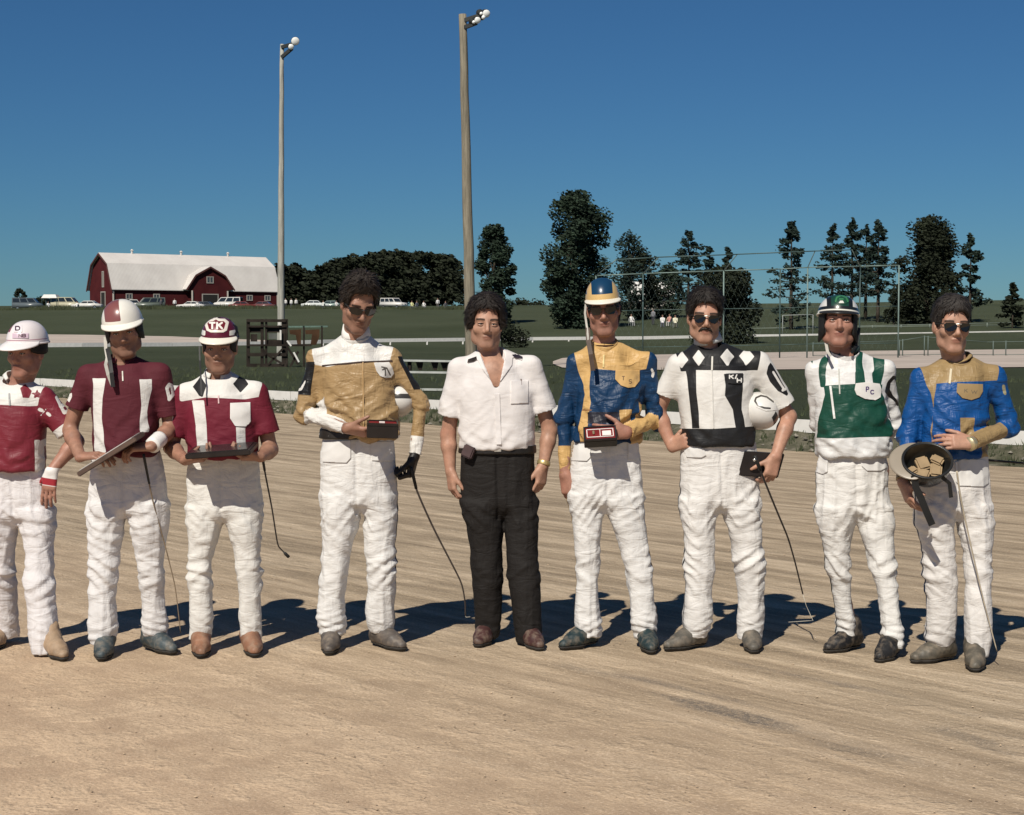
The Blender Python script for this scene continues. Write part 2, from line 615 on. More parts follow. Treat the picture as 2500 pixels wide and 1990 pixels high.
def track_mat():
    t = NT('packed_dirt')
    v = t.coords('Object')
    vs = t.coords('Object', scale=(0.10, 1.0, 1.0), rot=(0, 0, R(2)))     # drawn out along the track
    vs2 = t.coords('Object', scale=(0.22, 1.0, 1.0), rot=(0, 0, R(-4)))
    big = t.noise(v, 0.35, 4, 0.55)
    st = t.noise(vs, 5.4, 4, 0.62, 0.3)
    st2 = t.noise(vs2, 9.0, 3, 0.65)
    fine = t.noise(v, 26.0, 3, 0.75)
    mott = t.noise(v, 3.4, 4, 0.72, 0.2)
    base = t.ramp(big, [(0.3, (0.50, 0.36, 0.237)), (0.7, (0.60, 0.445, 0.305))])
    # harrowed lines grow stronger away from the finish strip near the camera
    sep = t.node('ShaderNodeSeparateXYZ'); t.link(v, sep.inputs[0])
    far = t.node('ShaderNodeMapRange'); far.inputs[1].default_value = 3.6; far.inputs[2].default_value = 7.0
    t.link(t.math('ADD', sep.outputs[1], t.math('MULTIPLY', big, 2.0)), far.inputs[0])
    farf = far.outputs[0]
    harrow = t.ramp(st, [(0.36, (0.19, 0.150, 0.103)), (0.48, (0.345, 0.272, 0.188)), (0.62, (0.50, 0.402, 0.287))])
    harrow = t.mix(t.ramp(st2, [(0.42, (0, 0, 0)), (0.62, (0.55, 0.55, 0.55))]), harrow, (0.225, 0.180, 0.124))
    base = t.mix(t.ramp(mott, [(0.38, (0.8, 0.8, 0.8)), (0.56, (0, 0, 0))]), base, (0.385, 0.27, 0.182))
    base = t.mix(t.ramp(st2, [(0.30, (0.35, 0.35, 0.35)), (0.48, (0, 0, 0))]), base, (0.44, 0.335, 0.23))
    c = t.mix(t.math('MULTIPLY', farf, 0.92), base, harrow)
    # a few darker damp skid streaks in the foreground
    vs3 = t.coords('Object', scale=(0.16, 1.0, 1.0), rot=(0, 0, R(1)))
    sk = t.noise(vs3, 1.15, 3, 0.62, 0.5)
    right = t.node('ShaderNodeMapRange'); right.inputs[1].default_value = -3.2; right.inputs[2].default_value = -1.6
    t.link(sep.outputs[0], right.inputs[0])
    skf = t.math('MULTIPLY', t.ramp(sk, [(0.56, (0, 0, 0)), (0.68, (0.8, 0.8, 0.8))]), right.outputs[0])
    c = t.mix(skf, c, (0.165, 0.132, 0.10))
    # skid marks: worn dark streaks along the track
    for (pa, pb, hw, st_) in (((1555, 1684), (2075, 1815), 0.085, 1.0), ((1480, 1640), (1990, 1760), 0.05, 0.7), ((1960, 1800), (2330, 1880), 0.09, 0.6), ((1330, 1615), (1640, 1680), 0.07, 0.6), ((1700, 1600), (2300, 1720), 0.045, 0.65), ((2250, 1760), (2500, 1850), 0.07, 0.6)):
        qa, qb = [np.array([d_[0] * CAMZ / -d_[2], d_[1] * CAMZ / -d_[2]]) for d_ in (ray(*pa), ray(*pb))]
        sa, na = float(qa @ U2), float(qa @ N2); sb, nb2 = float(qb @ U2), float(qb @ N2)
        # distance across the streak, widened unevenly by noise
        slope = (nb2 - na) / (sb - sa)
        dn = t.math('ABSOLUTE', t.math('SUBTRACT', sep.outputs[1], t.math('MULTIPLY_ADD', t.math('SUBTRACT', sep.outputs[0], sa), slope, na)))
        dn = t.math('SUBTRACT', dn, t.math('MULTIPLY', t.math('SUBTRACT', st2, 0.5), hw * 2.6))
        ma = t.node('ShaderNodeMapRange'); ma.inputs[1].default_value = hw; ma.inputs[2].default_value = hw * 0.2
        t.link(dn, ma.inputs[0])
        m1 = t.node('ShaderNodeMapRange'); m1.inputs[1].default_value = sa; m1.inputs[2].default_value = sa + (sb - sa) * 0.25
        t.link(sep.outputs[0], m1.inputs[0])
        m2 = t.node('ShaderNodeMapRange'); m2.inputs[1].default_value = sb; m2.inputs[2].default_value = sb - (sb - sa) * 0.35
        t.link(sep.outputs[0], m2.inputs[0])
        mk = t.math('MULTIPLY', t.math('MULTIPLY', ma.outputs[0], m1.outputs[0]), t.math('MULTIPLY', m2.outputs[0], st_))
        mk = t.math('MULTIPLY', mk, t.ramp(fine, [(0.35, (0.45, 0.45, 0.45)), (0.6, (1, 1, 1))]))
        c = t.mix(mk, c, (0.135, 0.115, 0.095))
    c = t.mix(t.ramp(fine, [(0.30, (0.5, 0.5, 0.5)), (0.46, (0, 0, 0))]), c, (0.33, 0.245, 0.168))
    c = t.mix(t.ramp(fine, [(0.60, (0, 0, 0)), (0.78, (0.4, 0.4, 0.4))]), c, (0.68, 0.53, 0.39))
    gr0 = t.noise(v, 85.0, 2, 0.7)
    c = t.mix(t.ramp(gr0, [(0.36, (0.7, 0.7, 0.7)), (0.46, (0, 0, 0))]), c, (0.33, 0.245, 0.168))
    c = t.mix(t.ramp(gr0, [(0.56, (0, 0, 0)), (0.7, (0.5, 0.5, 0.5))]), c, (0.70, 0.56, 0.42))
    t.color(c)
    # relief in metres: harrow grooves, grit, hoof and foot dents
    vo = t.node('ShaderNodeTexVoronoi', feature='F1'); vo.inputs['Scale'].default_value = 3.6; vo.inputs['Randomness'].default_value = 1.0
    t.link(v, vo.inputs['Vector'])
    dent = t.math('MULTIPLY', t.ramp(vo.outputs['Distance'], [(0.06, (0, 0, 0)), (0.24, (1, 1, 1))]), t.ramp(mott, [(0.5, (0, 0, 0)), (0.62, (1, 1, 1))]))
    hgt = t.math('MULTIPLY', st, t.math('MULTIPLY_ADD', farf, 0.022, 0.003))
    hgt = t.math('MULTIPLY_ADD', fine, 0.0055, hgt)
    hgt = t.math('MULTIPLY_ADD', gr0, 0.0022, hgt)
    hgt = t.math('MULTIPLY_ADD', t.noise(v, 5.0, 2, 0.5), 0.012, hgt)
    hgt = t.math('MULTIPLY_ADD', dent, 0.006, hgt)
    t.bump(hgt, 1.0, 1.0)
    return t.set(0.95, 0.08)

def build_track():
    ns = np.concatenate([np.linspace(-30, 3, 8), np.linspace(3.5, 11, 60), np.linspace(11.5, 16.85, 22)])
    ss = np.concatenate([np.linspace(-220, -14, 24), np.linspace(-13.5, 6, 80), np.linspace(7, 120, 18)])
    V = []
    for n in ns:
        for s_ in ss:
            q = np.array([[s_ * 0.35, n * 3.0, 0.0]])
            z = 0.014 * (float(fbm(q, 3)[0]) - 0.5) if n < 16 else 0.0
            V.append((s_, n, z))
    nn = len(ss)
    Fc = [(i * nn + j, i * nn + j + 1, (i + 1) * nn + j + 1, (i + 1) * nn + j)
          for i in range(len(ns) - 1) for j in range(nn - 1)]
    me = bpy.data.meshes.new('dirt_track')
    me.from_pydata(V, [], Fc)
    me.polygons.foreach_set('use_smooth', np.ones(len(me.polygons), bool))
    me.materials.append(track_mat())
    o = bpy.data.objects.new('dirt_track', me)
    COL.objects.link(o)
    o.rotation_euler = (0, 0, math.atan2(U2[1], U2[0]))
    tag(o, 'tan dirt racing track with harrow lines', kind='structure')

def build_clods():
    """loose crumbs of dirt in the foreground"""
    base = [Vector(v) for v in ((1, 0, 0), (-0.9, 0.2, 0), (0.1, 1, 0.1), (0, -1, 0), (0.1, 0, 0.8), (0, 0, -0.4))]
    tri = [(0, 2, 4), (2, 1, 4), (1, 3, 4), (3, 0, 4), (2, 0, 5), (1, 2, 5), (3, 1, 5), (0, 3, 5)]
    V, Fc = [], []
    for i in range(2600):
        y = 4.7 + (rnd.random() ** 1.5) * 9.0
        x = rnd.uniform(-0.36, 0.36) * y
        r = 0.0018 + 0.006 * rnd.random() ** 4
        a = rnd.uniform(0, 6.28)
        k = len(V)
        for b in base:
            f = rnd.uniform(0.7, 1.25) * r
            V.append((x + f * (b.x * math.cos(a) - b.y * math.sin(a)), y + f * (b.x * math.sin(a) + b.y * math.cos(a)), f * b.z * 0.7 + 0.004))
        Fc += [tuple(k + j for j in t3) for t3 in tri]
    o = mesh_obj('dirt_crumbs', V, Fc, plain('dirt_crumb', (0.40, 0.30, 0.205), 0.95, 0.4, 3.0, 0.05), smooth_=False)
    tag(o, 'loose crumbs of tan dirt scattered on the track', kind='stuff')

def build_verge():
    # bank of rubble and weeds under the white board
    ss = np.linspace(-70, 34, 700)
    cols = np.linspace(16.55, 17.5, 9)
    V = []
    for n in cols:
        for s_ in ss:
            x, y = sn(s_, n)
            f = (n - 16.55) / 0.95
            z = 0.21 * smooth(0.05, 0.75, f) + 0.09 * (float(vnoise(np.array([[s_ * 3.1, n * 6, 0]]))[0]) - 0.5) * math.sin(math.pi * min(1, f * 1.1)) + 0.002
            if f < 0.01: z = -0.01
            if f > 0.99: z = 0.19
            nj = n + (0.10 * (float(vnoise(np.array([[s_ * 1.3, 3, 0]]))[0]) - 0.5) if f < 0.5 else 0)
            x, y = sn(s_, nj)
            V.append((x, y, z))
    nn = len(ss)
    Fc = [(i * nn + j, i * nn + j + 1, (i + 1) * nn + j + 1, (i + 1) * nn + j)
          for i in range(len(cols) - 1) for j in range(nn - 1)]
    t = NT('verge_rubble')
    v = t.coords()
    a = t.noise(v, 3.2, 6, 0.7)
    t.color(t.ramp(a, [(0.34, (0.045, 0.052, 0.03)), (0.55, (0.13, 0.12, 0.085)), (0.75, (0.30, 0.265, 0.21))]))
    t.bump(t.noise(v, 9.0, 6, 0.7), 0.9, 0.06)
    o = mesh_obj('verge', V, Fc, t.set(0.95, 0.05))
    tag(o, 'rough bank of rubble and weeds below the white boards', kind='structure')
    # rubble stones on the bank
    V, Fc = [], []
    base = [(1, 0, 0), (-0.9, 0.3, 0.1), (0.2, 0.9, 0.2), (0.1, -1, 0), (0.1, 0.1, 0.9), (-0.3, -0.5, 0.6), (0.6, 0.5, 0.55), (0, 0, -0.5)]
    tri = [(0, 6, 4), (6, 2, 4), (2, 1, 4), (1, 5, 4), (5, 3, 4), (3, 0, 4), (0, 2, 6), (1, 3, 5), (2, 0, 7), (1, 2, 7), (3, 1, 7), (0, 3, 7)]
    for i in range(520):
        s_ = rnd.uniform(-60, 20)
        if s_ > -2 and rnd.random() < 0.6: continue
        n = rnd.uniform(16.6, 17.1)
        x, y = sn(s_, n)
        f = (n - 16.55) / 0.95
        z = 0.21 * float(smooth(0.05, 0.75, f))
        r = rnd.uniform(0.015, 0.055)
        k = len(V)
        for b in base:
            q = rnd.uniform(0.75, 1.25) * r
            V.append((x + b[0] * q, y + b[1] * q, z + b[2] * q * 0.8 + 0.01))
        Fc += [tuple(k + j for j in t3) for t3 in tri]
    o = mesh_obj('rubble', V, Fc, plain('rubble_stone', (0.24, 0.22, 0.18), 0.9, 0.45, 2.0, 0.1), smooth_=False)
    tag(o, 'grey rubble lying along the bank under the boards', kind='stuff')

def build_blades():
    V, Fc = [], []
    def tuft(x, y, z, h, nb, sp):
        for _ in range(nb):
            a = rnd.uniform(0, 6.28); r = rnd.uniform(0, sp)
            bx, by = x + r * math.cos(a), y + r * math.sin(a)
            hh = h * rnd.uniform(0.5, 1.2); w_ = hh * 0.10
            lx, ly = rnd.uniform(-0.5, 0.5) * hh, rnd.uniform(-0.5, 0.5) * hh
            k = len(V)
            V.extend([(bx - w_, by, z), (bx + w_, by, z), (bx + lx, by + ly, z + hh)])
            Fc.append((k, k + 1, k + 2))
    for i in range(4200):
        n = 17.25 + 24 * rnd.random() ** 2.2
        s_ = rnd.uniform(-50, 22)
        x, y = sn(s_, n)
        if y < 4 or abs(x) > 0.36 * y + 1: continue
        tuft(x, y, float(terrain(x, y)) - 0.005, rnd.uniform(0.05, 0.13), 5, 0.12)
    for i in range(3000):
        s_ = rnd.uniform(-45, 12)
        if s_ < -4 and rnd.random() < 0.6: continue
        n = rnd.uniform(16.62, 17.15)
        x, y = sn(s_, n)
        f = (n - 16.55) / 0.95
        tuft(x, y, 0.21 * float(smooth(0.05, 0.75, f)) - 0.01, rnd.uniform(0.04, 0.13), 6, 0.07)
    o = mesh_obj('grass', V, Fc, M_BLADE, smooth_=False)
    tag(o, 'short grass and weeds beyond and below the white boards', kind='stuff')

def build_tall_grass():
    V, Fc = [], []
    for i in range(5200):
        px = rnd.uniform(-40, 1150)
        Y = rnd.uniform(244, 256)
        g = ground_at(px, Y)
        h = rnd.uniform(0.25, 0.7) * (0.6 + 0.8 * float(vnoise(np.array([[px * 0.02, 0, 0]]))[0]))
        w_ = rnd.uniform(0.03, 0.09); lx = rnd.uniform(-0.3, 0.3) * h
        k = len(V)
        V.extend([(g[0] - w_, Y, g[2] - 0.05), (g[0] + w_, Y, g[2] - 0.05), (g[0] + lx, Y + rnd.uniform(-0.1, 0.1), g[2] + h)])
        Fc.append((k, k + 1, k + 2))
    o = mesh_obj('tall_grass', V, Fc, plain('tall_grass_blades', (0.05, 0.058, 0.032), 0.9, 0.5, 0.5, 0.1), smooth_=False)
    tag(o, 'uncut grass along the edge of the parking field', kind='stuff')

def patch_on_ground(name, poly, mat, label, lift=0.03, step=60):
    """a sheet of other ground laid on the terrain; poly = left/right pixel edges per row: [(px, py_top, py_bot)]"""
    V = []
    K = 10
    for px, a, b in poly:
        for k in range(K + 1):
            q = hit(px, a + (b - a) * k / K)
            V.append((q[0], q[1], q[2] + lift))
    Fc = [(i * (K + 1) + j, (i + 1) * (K + 1) + j, (i + 1) * (K + 1) + j + 1, i * (K + 1) + j + 1)
          for i in range(len(poly) - 1) for j in range(K)]
    return tag(mesh_obj(name, V, Fc, mat), label, kind='structure')

M_WHITE = plain('white_paint', (0.66, 0.64, 0.60), 0.6, 0.08, 6.0, 0.3)
M_DIRTP = plain('pale_dirt', (0.43, 0.365, 0.315), 0.95, 0.12, 0.3, 0.05)
M_WOODP = None

def build_rails():
    # white board along the inner edge of the track
    root = empty('track_rail', (*sn(-2, 17.22), 0.0), 'low white painted board rail along the inside edge of the dirt track', 'rail')
    L = 3.6
    k = 0
    s_ = -62.0
    while s_ < 24:
        a = sn(s_ + 0.012, 17.22); b = sn(s_ + L - 0.012, 17.22)
        bm = new_bm()
        za = 0.205 + rnd.uniform(-0.012, 0.012); zb = 0.205 + rnd.uniform(-0.012, 0.012)
        bm_bar(bm, (a[0], a[1], za + 0.085), (b[0], b[1], zb + 0.085), 0.045, 0.17)
        bm_obj('board', bm, M_WHITE, root)
        bm = new_bm()
        p = sn(s_, 17.27)
        bm_box(bm, (p[0], p[1], 0.2), (0.07, 0.07, 0.36))
        bm_obj('stake', bm, M_WHITE, root)
        s_ += L
    # far rail right across the infield
    pts = [(-1100, 851), (-500, 847), (-60, 844), (200, 842), (420, 841), (640, 838), (860, 832), (1130, 829), (1300, 827), (1560, 825),
           (1800, 821), (2050, 818), (2250, 815), (2560, 810), (3100, 803)]
    Ys = [96, 102, 108, 112, 117, 122, 128, 134, 139, 143, 147, 150, 153, 156, 160]
    W = [at(px, py, Y) for (px, py), Y in zip(pts, Ys)]
    root = empty('far_rail', tuple(W[5]), 'long white far rail crossing the grass in the middle distance', 'rail')
    for a, b in zip(W[:-1], W[1:]):
        bm = new_bm()
        d = (b - a)
        bm_bar(bm, a + d * 0.002, b - d * 0.002, 0.10, 0.28)
        bm_obj('rail_beam', bm, M_WHITE, root)
        n = 3
        for j in range(n):
            q = a + d * (j / n)
            g = float(terrain(q[0], q[1]))
            if q[2] - 0.14 > g + 0.05:
                bm = new_bm()
                bm_bar(bm, (q[0], q[1], g - 0.1), (q[0], q[1], q[2] - 0.14), 0.12, 0.12, up=(0, 1, 0))
                bm_obj('rail_post', bm, M_WHITE, root)

# ------------------------------------------------------------ poles
def wood_mat(name, col, sc=3.0):
    t = NT(name)
    v = t.coords('Object', scale=(6, 6, 0.35))
    a = t.noise(v, sc, 6, 0.7, 0.3)
    b = t.noise(t.coords('Object'), 0.8, 4)
    c = t.ramp(a, [(0.3, tuple(x * 0.45 for x in col)), (0.55, col), (0.75, tuple(min(1, x * 1.35) for x in col))])
    c = t.mix(t.ramp(b, [(0.35, (0.4, 0.4, 0.4)), (0.6, (0, 0, 0))]), c, tuple(x * 0.55 for x in col))
    t.color(c)
    t.bump(a, 0.6, 0.03)
    return t.set(0.85, 0.15)

def light_pole(px_top, py_top, px_mid, py_mid, Y, rt, rb, mat, label, lamps):
    top = at(px_top, py_top, Y); mid = at(px_mid, py_mid, Y)
    d = (mid - top)
    g = float(terrain(mid[0], Y))
    base = top + d * ((g - 0.3 - top[2]) / d[2])
    root = empty('light_pole', (base[0], base[1], g), label, 'light pole', 'wooden floodlight poles')
    bm = new_bm()
    N = 14
    P = [top + (base - top) * (i / N) for i in range(N + 1)]
    rr = [rt + (rb - rt) * (i / N) for i in range(N + 1)]
    P = [p + np.array([rnd.uniform(-1, 1), 0, 0]) * 0.015 for p in P]
    bm_tube(bm, P[::-1], rr[::-1], 14)
    bm_obj('pole', bm, mat, root, True)
    M_dk = plain('lamp_housing', (0.03, 0.032, 0.03), 0.5, 0.2, 8)
    M_lens = plain('lamp_reflector', (0.9, 0.9, 0.86), 0.25, 0.03, 4, 0.6)
    hh = top[2] - base[2]
    # cross arm carrying the floodlights
    for (ax, az, bx, bz) in lamps['arms']:
        bm = new_bm()
        bm_bar(bm, top + np.array([ax, -0.05, az]), top + np.array([bx, -0.25, bz]), 0.1, 0.12)
        bm_obj('cross_arm', bm, M_dk, root)
    for (lx, lz, r) in lamps['heads']:
        c = top + np.array([lx, -0.38, lz])
        f = Vector((0.25, -0.9, -0.28)).normalized()
        M = f.to_track_quat('Z', 'Y').to_matrix()
        # bowl shaped housing with a reflecting face
        bm = new_bm()
        prof = [(0.02, -0.30), (0.10, -0.30), (0.12, -0.2), (r * 0.8, -0.12), (r, 0.0), (r * 0.96, 0.02)]
        seg = 18
        rings = [[bm.verts.new(Vector(c) + M @ Vector((q * math.cos(t), q * math.sin(t), h))) for t in [2 * math.pi * k / seg for k in range(seg)]] for q, h in prof]
        for i in range(len(rings) - 1):
            for k in range(seg):
                bm.faces.new((rings[i][k], rings[i][(k + 1) % seg], rings[i + 1][(k + 1) % seg], rings[i + 1][k]))
        bm.faces.new(rings[0][::-1])
        h = bm_obj('floodlight', bm, M_dk, root, True)
        bm = new_bm()
        prof = [(r * 0.955, 0.018), (r * 0.8, 0.035), (r * 0.4, 0.05), (0.01, 0.055)]
        rings = [[bm.verts.new(Vector(c) + M @ Vector((q * math.cos(t), q * math.sin(t), hq))) for t in [2 * math.pi * k / seg for k in range(seg)]] for q, hq in prof]
        for i in range(len(rings) - 1):
            for k in range(seg):
                bm.faces.new((rings[i][k], rings[i][(k + 1) % seg], rings[i + 1][(k + 1) % seg], rings[i + 1][k]))
        bm.faces.new(rings[-1])
        bm_obj('lens', bm, M_lens, h, True)

def build_poles():
    M1 = wood_mat('pale_weathered_wood', (0.42, 0.41, 0.36))
    M2 = wood_mat('grey_brown_wood', (0.27, 0.235, 0.175))
    light_pole(688, 108, 685.5, 740, 62, 0.075, 0.15, M1,
               'pale thin wooden light pole with one floodlight rising behind the dark wooden frame',
               dict(arms=[(0.0, -0.12, 0.50, -0.02), (0.0, -0.5, 0.42, -0.2)], heads=[(0.56, 0.05, 0.16), (0.40, -0.16, 0.11)]))
    light_pole(1130, 35, 1150, 860, 53, 0.125, 0.195, M2,
               'thick brown wooden light pole with several floodlights behind the man in the white shirt',
               dict(arms=[(0.0, -0.22, 0.75, -0.02), (0.0, -0.45, 0.45, -0.32)], heads=[(0.76, -0.05, 0.13), (0.48, -0.26, 0.11), (0.67, -0.17, 0.07), (0.36, -0.32, 0.06), (0.60, -0.05, 0.06)]))

# ------------------------------------------------------------ middle-distance fixtures
def build_frame():
    """dark timber tote-board frame in the infield"""
    Y = 58.0
    M = plain('dark_timber', (0.028, 0.022, 0.018), 0.85, 0.5, 2.0, 0.1)
    Mg = plain('grey_board', (0.10, 0.105, 0.095), 0.8, 0.3, 1.0, 0.1)
    Mb = plain('brown_board', (0.065, 0.034, 0.018), 0.8, 0.4, 1.5, 0.1)
    g = ground_at(650, Y)
    root = empty('timber_frame', tuple(g), 'dark timber frame of posts, boards and cross braces standing in the infield', 'wooden frame')
    k = Y / FPX
    def V3(px, py, dy=0): return at(px, py, Y + dy)
    def bar(name, a, b, w_, m, dy=0.0, t=0.07):
        bm = new_bm()
        bm_bar(bm, V3(*a, dy), V3(*b, dy), t, w_ * k) if abs(a[1] - b[1]) < abs(a[0] - b[0]) else bm_bar(bm, V3(*a, dy), V3(*b, dy), w_ * k, t, up=(0, 1, 0))
        bm_obj(name, bm, m, root)
    gy = lambda px: project(ground_at(px, Y))[1]
    for px, w_ in ((606, 8), (640, 7), (650, 5), (693, 10), (700, 5)):
        bar('post', (px, 779), (px, gy(px) + 3), w_, M)
    for py, a, b, w_ in ((783, 602, 698, 7), (797, 606, 698, 4), (843, 602, 760, 5), (866, 604, 700, 8), (892, 606, 700, 8), (907, 606, 742, 4)):
        bar('crossbar', (a, py), (b, py), w_, M, -0.06)
    for a, b, py0, py1, m in ((610, 637, 799, 812, M), (652, 690, 797, 812, M), (656, 676, 814, 828, Mg), (612, 628, 816, 834, M), (652, 692, 830, 841, M)):
        bm = new_bm()
        c = (V3(a, py0, 0.05) + V3(b, py1, 0.05)) / 2
        bm_box(bm, c, ((b - a) * k, 0.03, (py1 - py0) * k))
        bm_obj('panel', bm, m, root)
    for a, b in (((655, 868), (692, 890)), ((692, 850), (655, 890)), ((700, 845), (728, 890)), ((728, 858), (704, 905)), ((640, 850), (650, 866))):
        bar('brace', a, b, 5, M, -0.1)
    # hanging number boards to the right
    for poly in ([(706, 806), (735, 804), (735, 842), (726, 842), (722, 818), (708, 816)], [(745, 806), (780, 804), (780, 822), (772, 842), (758, 842), (762, 816), (746, 816)]):
        bm = new_bm()
        bm_prism(bm, [V3(x, y, 0.0) for x, y in poly], [V3(x, y, 0.05) for x, y in poly])
        bm_obj('number_board', bm, Mb, root)
    bar('crossbar', (702, 798), (800, 797), 4, plain('green_grey_pipe', (0.10, 0.16, 0.13), 0.6), 0.05)
    for px in (742, 786):
        bar('post', (px, 796), (px, gy(px)), 4, M, 0.05)
    Mw = M_WHITE
    for (a, b) in (((682, 787), (682, 793)), ((685, 806), (685, 830)), ((701, 832), (711, 845)), ((717, 860), (730, 884))):
        bar('white_marker', a, b, 6 if a[0] == 682 else 4, Mw, -0.16, 0.03)

def build_bench():
    """plank stand seen between the two men"""
    Y = 36.0
    g = ground_at(1040, Y)
    root = empty('plank_stand', tuple(g), 'small weathered plank stand with three rows of boards on the grass', 'bleacher')
    k = Y / FPX
    Mp = plain('weathered_plank', (0.42, 0.43, 0.40), 0.85, 0.2, 3.0, 0.1)
    Mt = plain('dark_timber', (0.028, 0.022, 0.018))
    for py, dy in ((881, 0.5), (909, 0.15), (951, -0.2)):
        bm = new_bm()
        a = at(905, py - 2, Y + dy); b = at(1108, py + 1, Y + dy)
        bm_bar(bm, a, b, 0.25, 0.04)
        bm_obj('plank', bm, Mp, root)
    for px in (925, 1024, 1061, 1084):
        bm = new_bm()
        P = lambda x, y, dy: at(x, y, Y + dy)
        poly = [P(px - 9, 884, 0.5), P(px + 9, 884, 0.5), P(px + 6, 904, 0.5), P(px - 2, 904, 0.5)]
        q = [p + np.array([0, 0.08, 0]) for p in poly]
        bm_prism(bm, poly, q)
        bm_obj('bracket', bm, Mt, root)
    for px in (915, 1000, 1098):
        bm = new_bm()
        t0 = at(px, 883, Y + 0.62); bm_bar(bm, (t0[0], t0[1], g[2] - 0.05), t0, 0.09, 0.09, up=(0, 1, 0))
        bm_obj('leg', bm, Mt, root)
        bm = new_bm()
        t1 = at(px, 953, Y - 0.2); bm_bar(bm, (t1[0], t1[1], g[2] - 0.05), t1, 0.07, 0.07, up=(0, 1, 0))
        bm_obj('leg', bm, Mt, root)
        bm = new_bm(); bm_bar(bm, t1, t0, 0.05, 0.07)
        bm_obj('stringer', bm, Mt, root)

def build_backstop():
    Y = 72.0
    Mp = plain('galvanised_pipe', (0.15, 0.21, 0.19), 0.5, 0.2, 2.0, 0.4)
    Md = plain('dark_pipe', (0.05, 0.085, 0.08), 0.5, 0.2, 2.0, 0.4)
    g = ground_at(1800, Y)
    root = empty('backstop', tuple(g), 'tall chain link ball field backstop of thin green pipes with a sloping hood', 'backstop fence')
    def V3(px, py, dy=0): return at(px, py, Y + dy)
    def pipe(name, pts, r, m):
        bm = new_bm(); bm_tube(bm, pts, r, 6); bm_obj(name, bm, m, root, True)
    front = [(1455, 673), (1570, 668), (1767, 661), (1905, 657), (1972, 653), (2100, 650), (2195, 648)]
    gz = lambda px, dy=0: ground_at(px, Y + dy)
    for i, (px, py) in enumerate(front):
        t0 = V3(px, py); gg = gz(px)
        pipe('post', [(t0[0], Y, gg[2] - 0.1), t0], 0.034, Mp if i % 2 == 0 else Md)
    for a, b in zip(front[:-1], front[1:]):
        pipe('top_pipe', [V3(*a), V3(*b)], 0.026, Mp)
    hood = [(1505, 634), (1608, 628), (1800, 621), (1990, 613), (2080, 610)]
    for a, b in zip(hood[:-1], hood[1:]):
        pipe('hood_pipe', [V3(*a, -1.6), V3(*b, -1.6)], 0.026, Md)
    for a, b in ((front[0], hood[0]), (front[1], hood[1]), (front[2], hood[2]), (front[4], hood[3]), (front[5], hood[4])):
        pipe('hood_arm', [V3(*a), V3(*b, -1.6)], 0.022, Mp)
    for py0 in (760, 850):
        for a, b in zip(front[:-1], front[1:]):
            pipe('middle_pipe', [V3(a[0], py0 + (a[1] - 673) * 0.5), V3(b[0], py0 + (b[1] - 673) * 0.5)], 0.016, Md)
    # woven wire
    bm = new_bm()
    a0, a1 = V3(1455, 673), V3(2195, 648)
    z0 = gz(1800)[2]
    n = 46
    zt = min(a0[2], a1[2])
    H = zt - z0
    for i in range(n):
        f = i / n
        x = a0[0] + (a1[0] - a0[0]) * f
        for sgn in (1, -1):
            x2 = x + sgn * H * 0.5
            lo, hi = min(a0[0], a1[0]), max(a0[0], a1[0])
            t2 = 1.0
            if x2 > hi: t2 = (hi - x) / (x2 - x)
            if x2 < lo: t2 = (lo - x) / (x2 - x)
            p = Vector((x, Y, z0)); q = Vector((x + (x2 - x) * t2, Y, z0 + H * t2))
            w_ = 0.0013
            vs = [bm.verts.new(p + Vector((-w_, 0, 0))), bm.verts.new(p + Vector((w_, 0, 0))), bm.verts.new(q + Vector((w_, 0, 0))), bm.verts.new(q + Vector((-w_, 0, 0)))]
            bm.faces.new(vs)
    w_ = bm_obj('wire_mesh', bm, plain('wire', (0.16, 0.22, 0.2), 0.5), root)
    w_['kind'] = 'stuff'

def wire_fence(name, pts, Y, h, label, post_px, col, bars=(1.0,), r=0.025):
    M = plain(name + '_paint', col, 0.6, 0.1, 2.0, 0.3)
    g = ground_at(pts[0][0], Y)
    root = empty(name, tuple(g), label, 'fence')
    W = []
    for px, py in pts: W.append(at(px, py, Y))
    for a, b in zip(W[:-1], W[1:]):
        for f in bars:
            bm = new_bm()
            ga, gb = float(terrain(a[0], Y)), float(terrain(b[0], Y))
            bm_tube(bm, [(a[0], Y, ga + (a[2] - ga) * f), (b[0], Y, gb + (b[2] - gb) * f)], r, 6)
            bm_obj('wire', bm, M, root, True)
    for px in post_px:
        x = (px - 1250) / FPX * Y
        ys = np.interp(px, [p[0] for p in pts], [p[1] for p in pts])
        t0 = at(px, ys, Y)
        bm = new_bm()
        bm_tube(bm, [(t0[0], Y, float(terrain(t0[0], Y)) - 0.1), (t0[0], Y, t0[2] + 0.05)], r * 1.6, 6)
        bm_obj('post', bm, M, root, True)
    return root

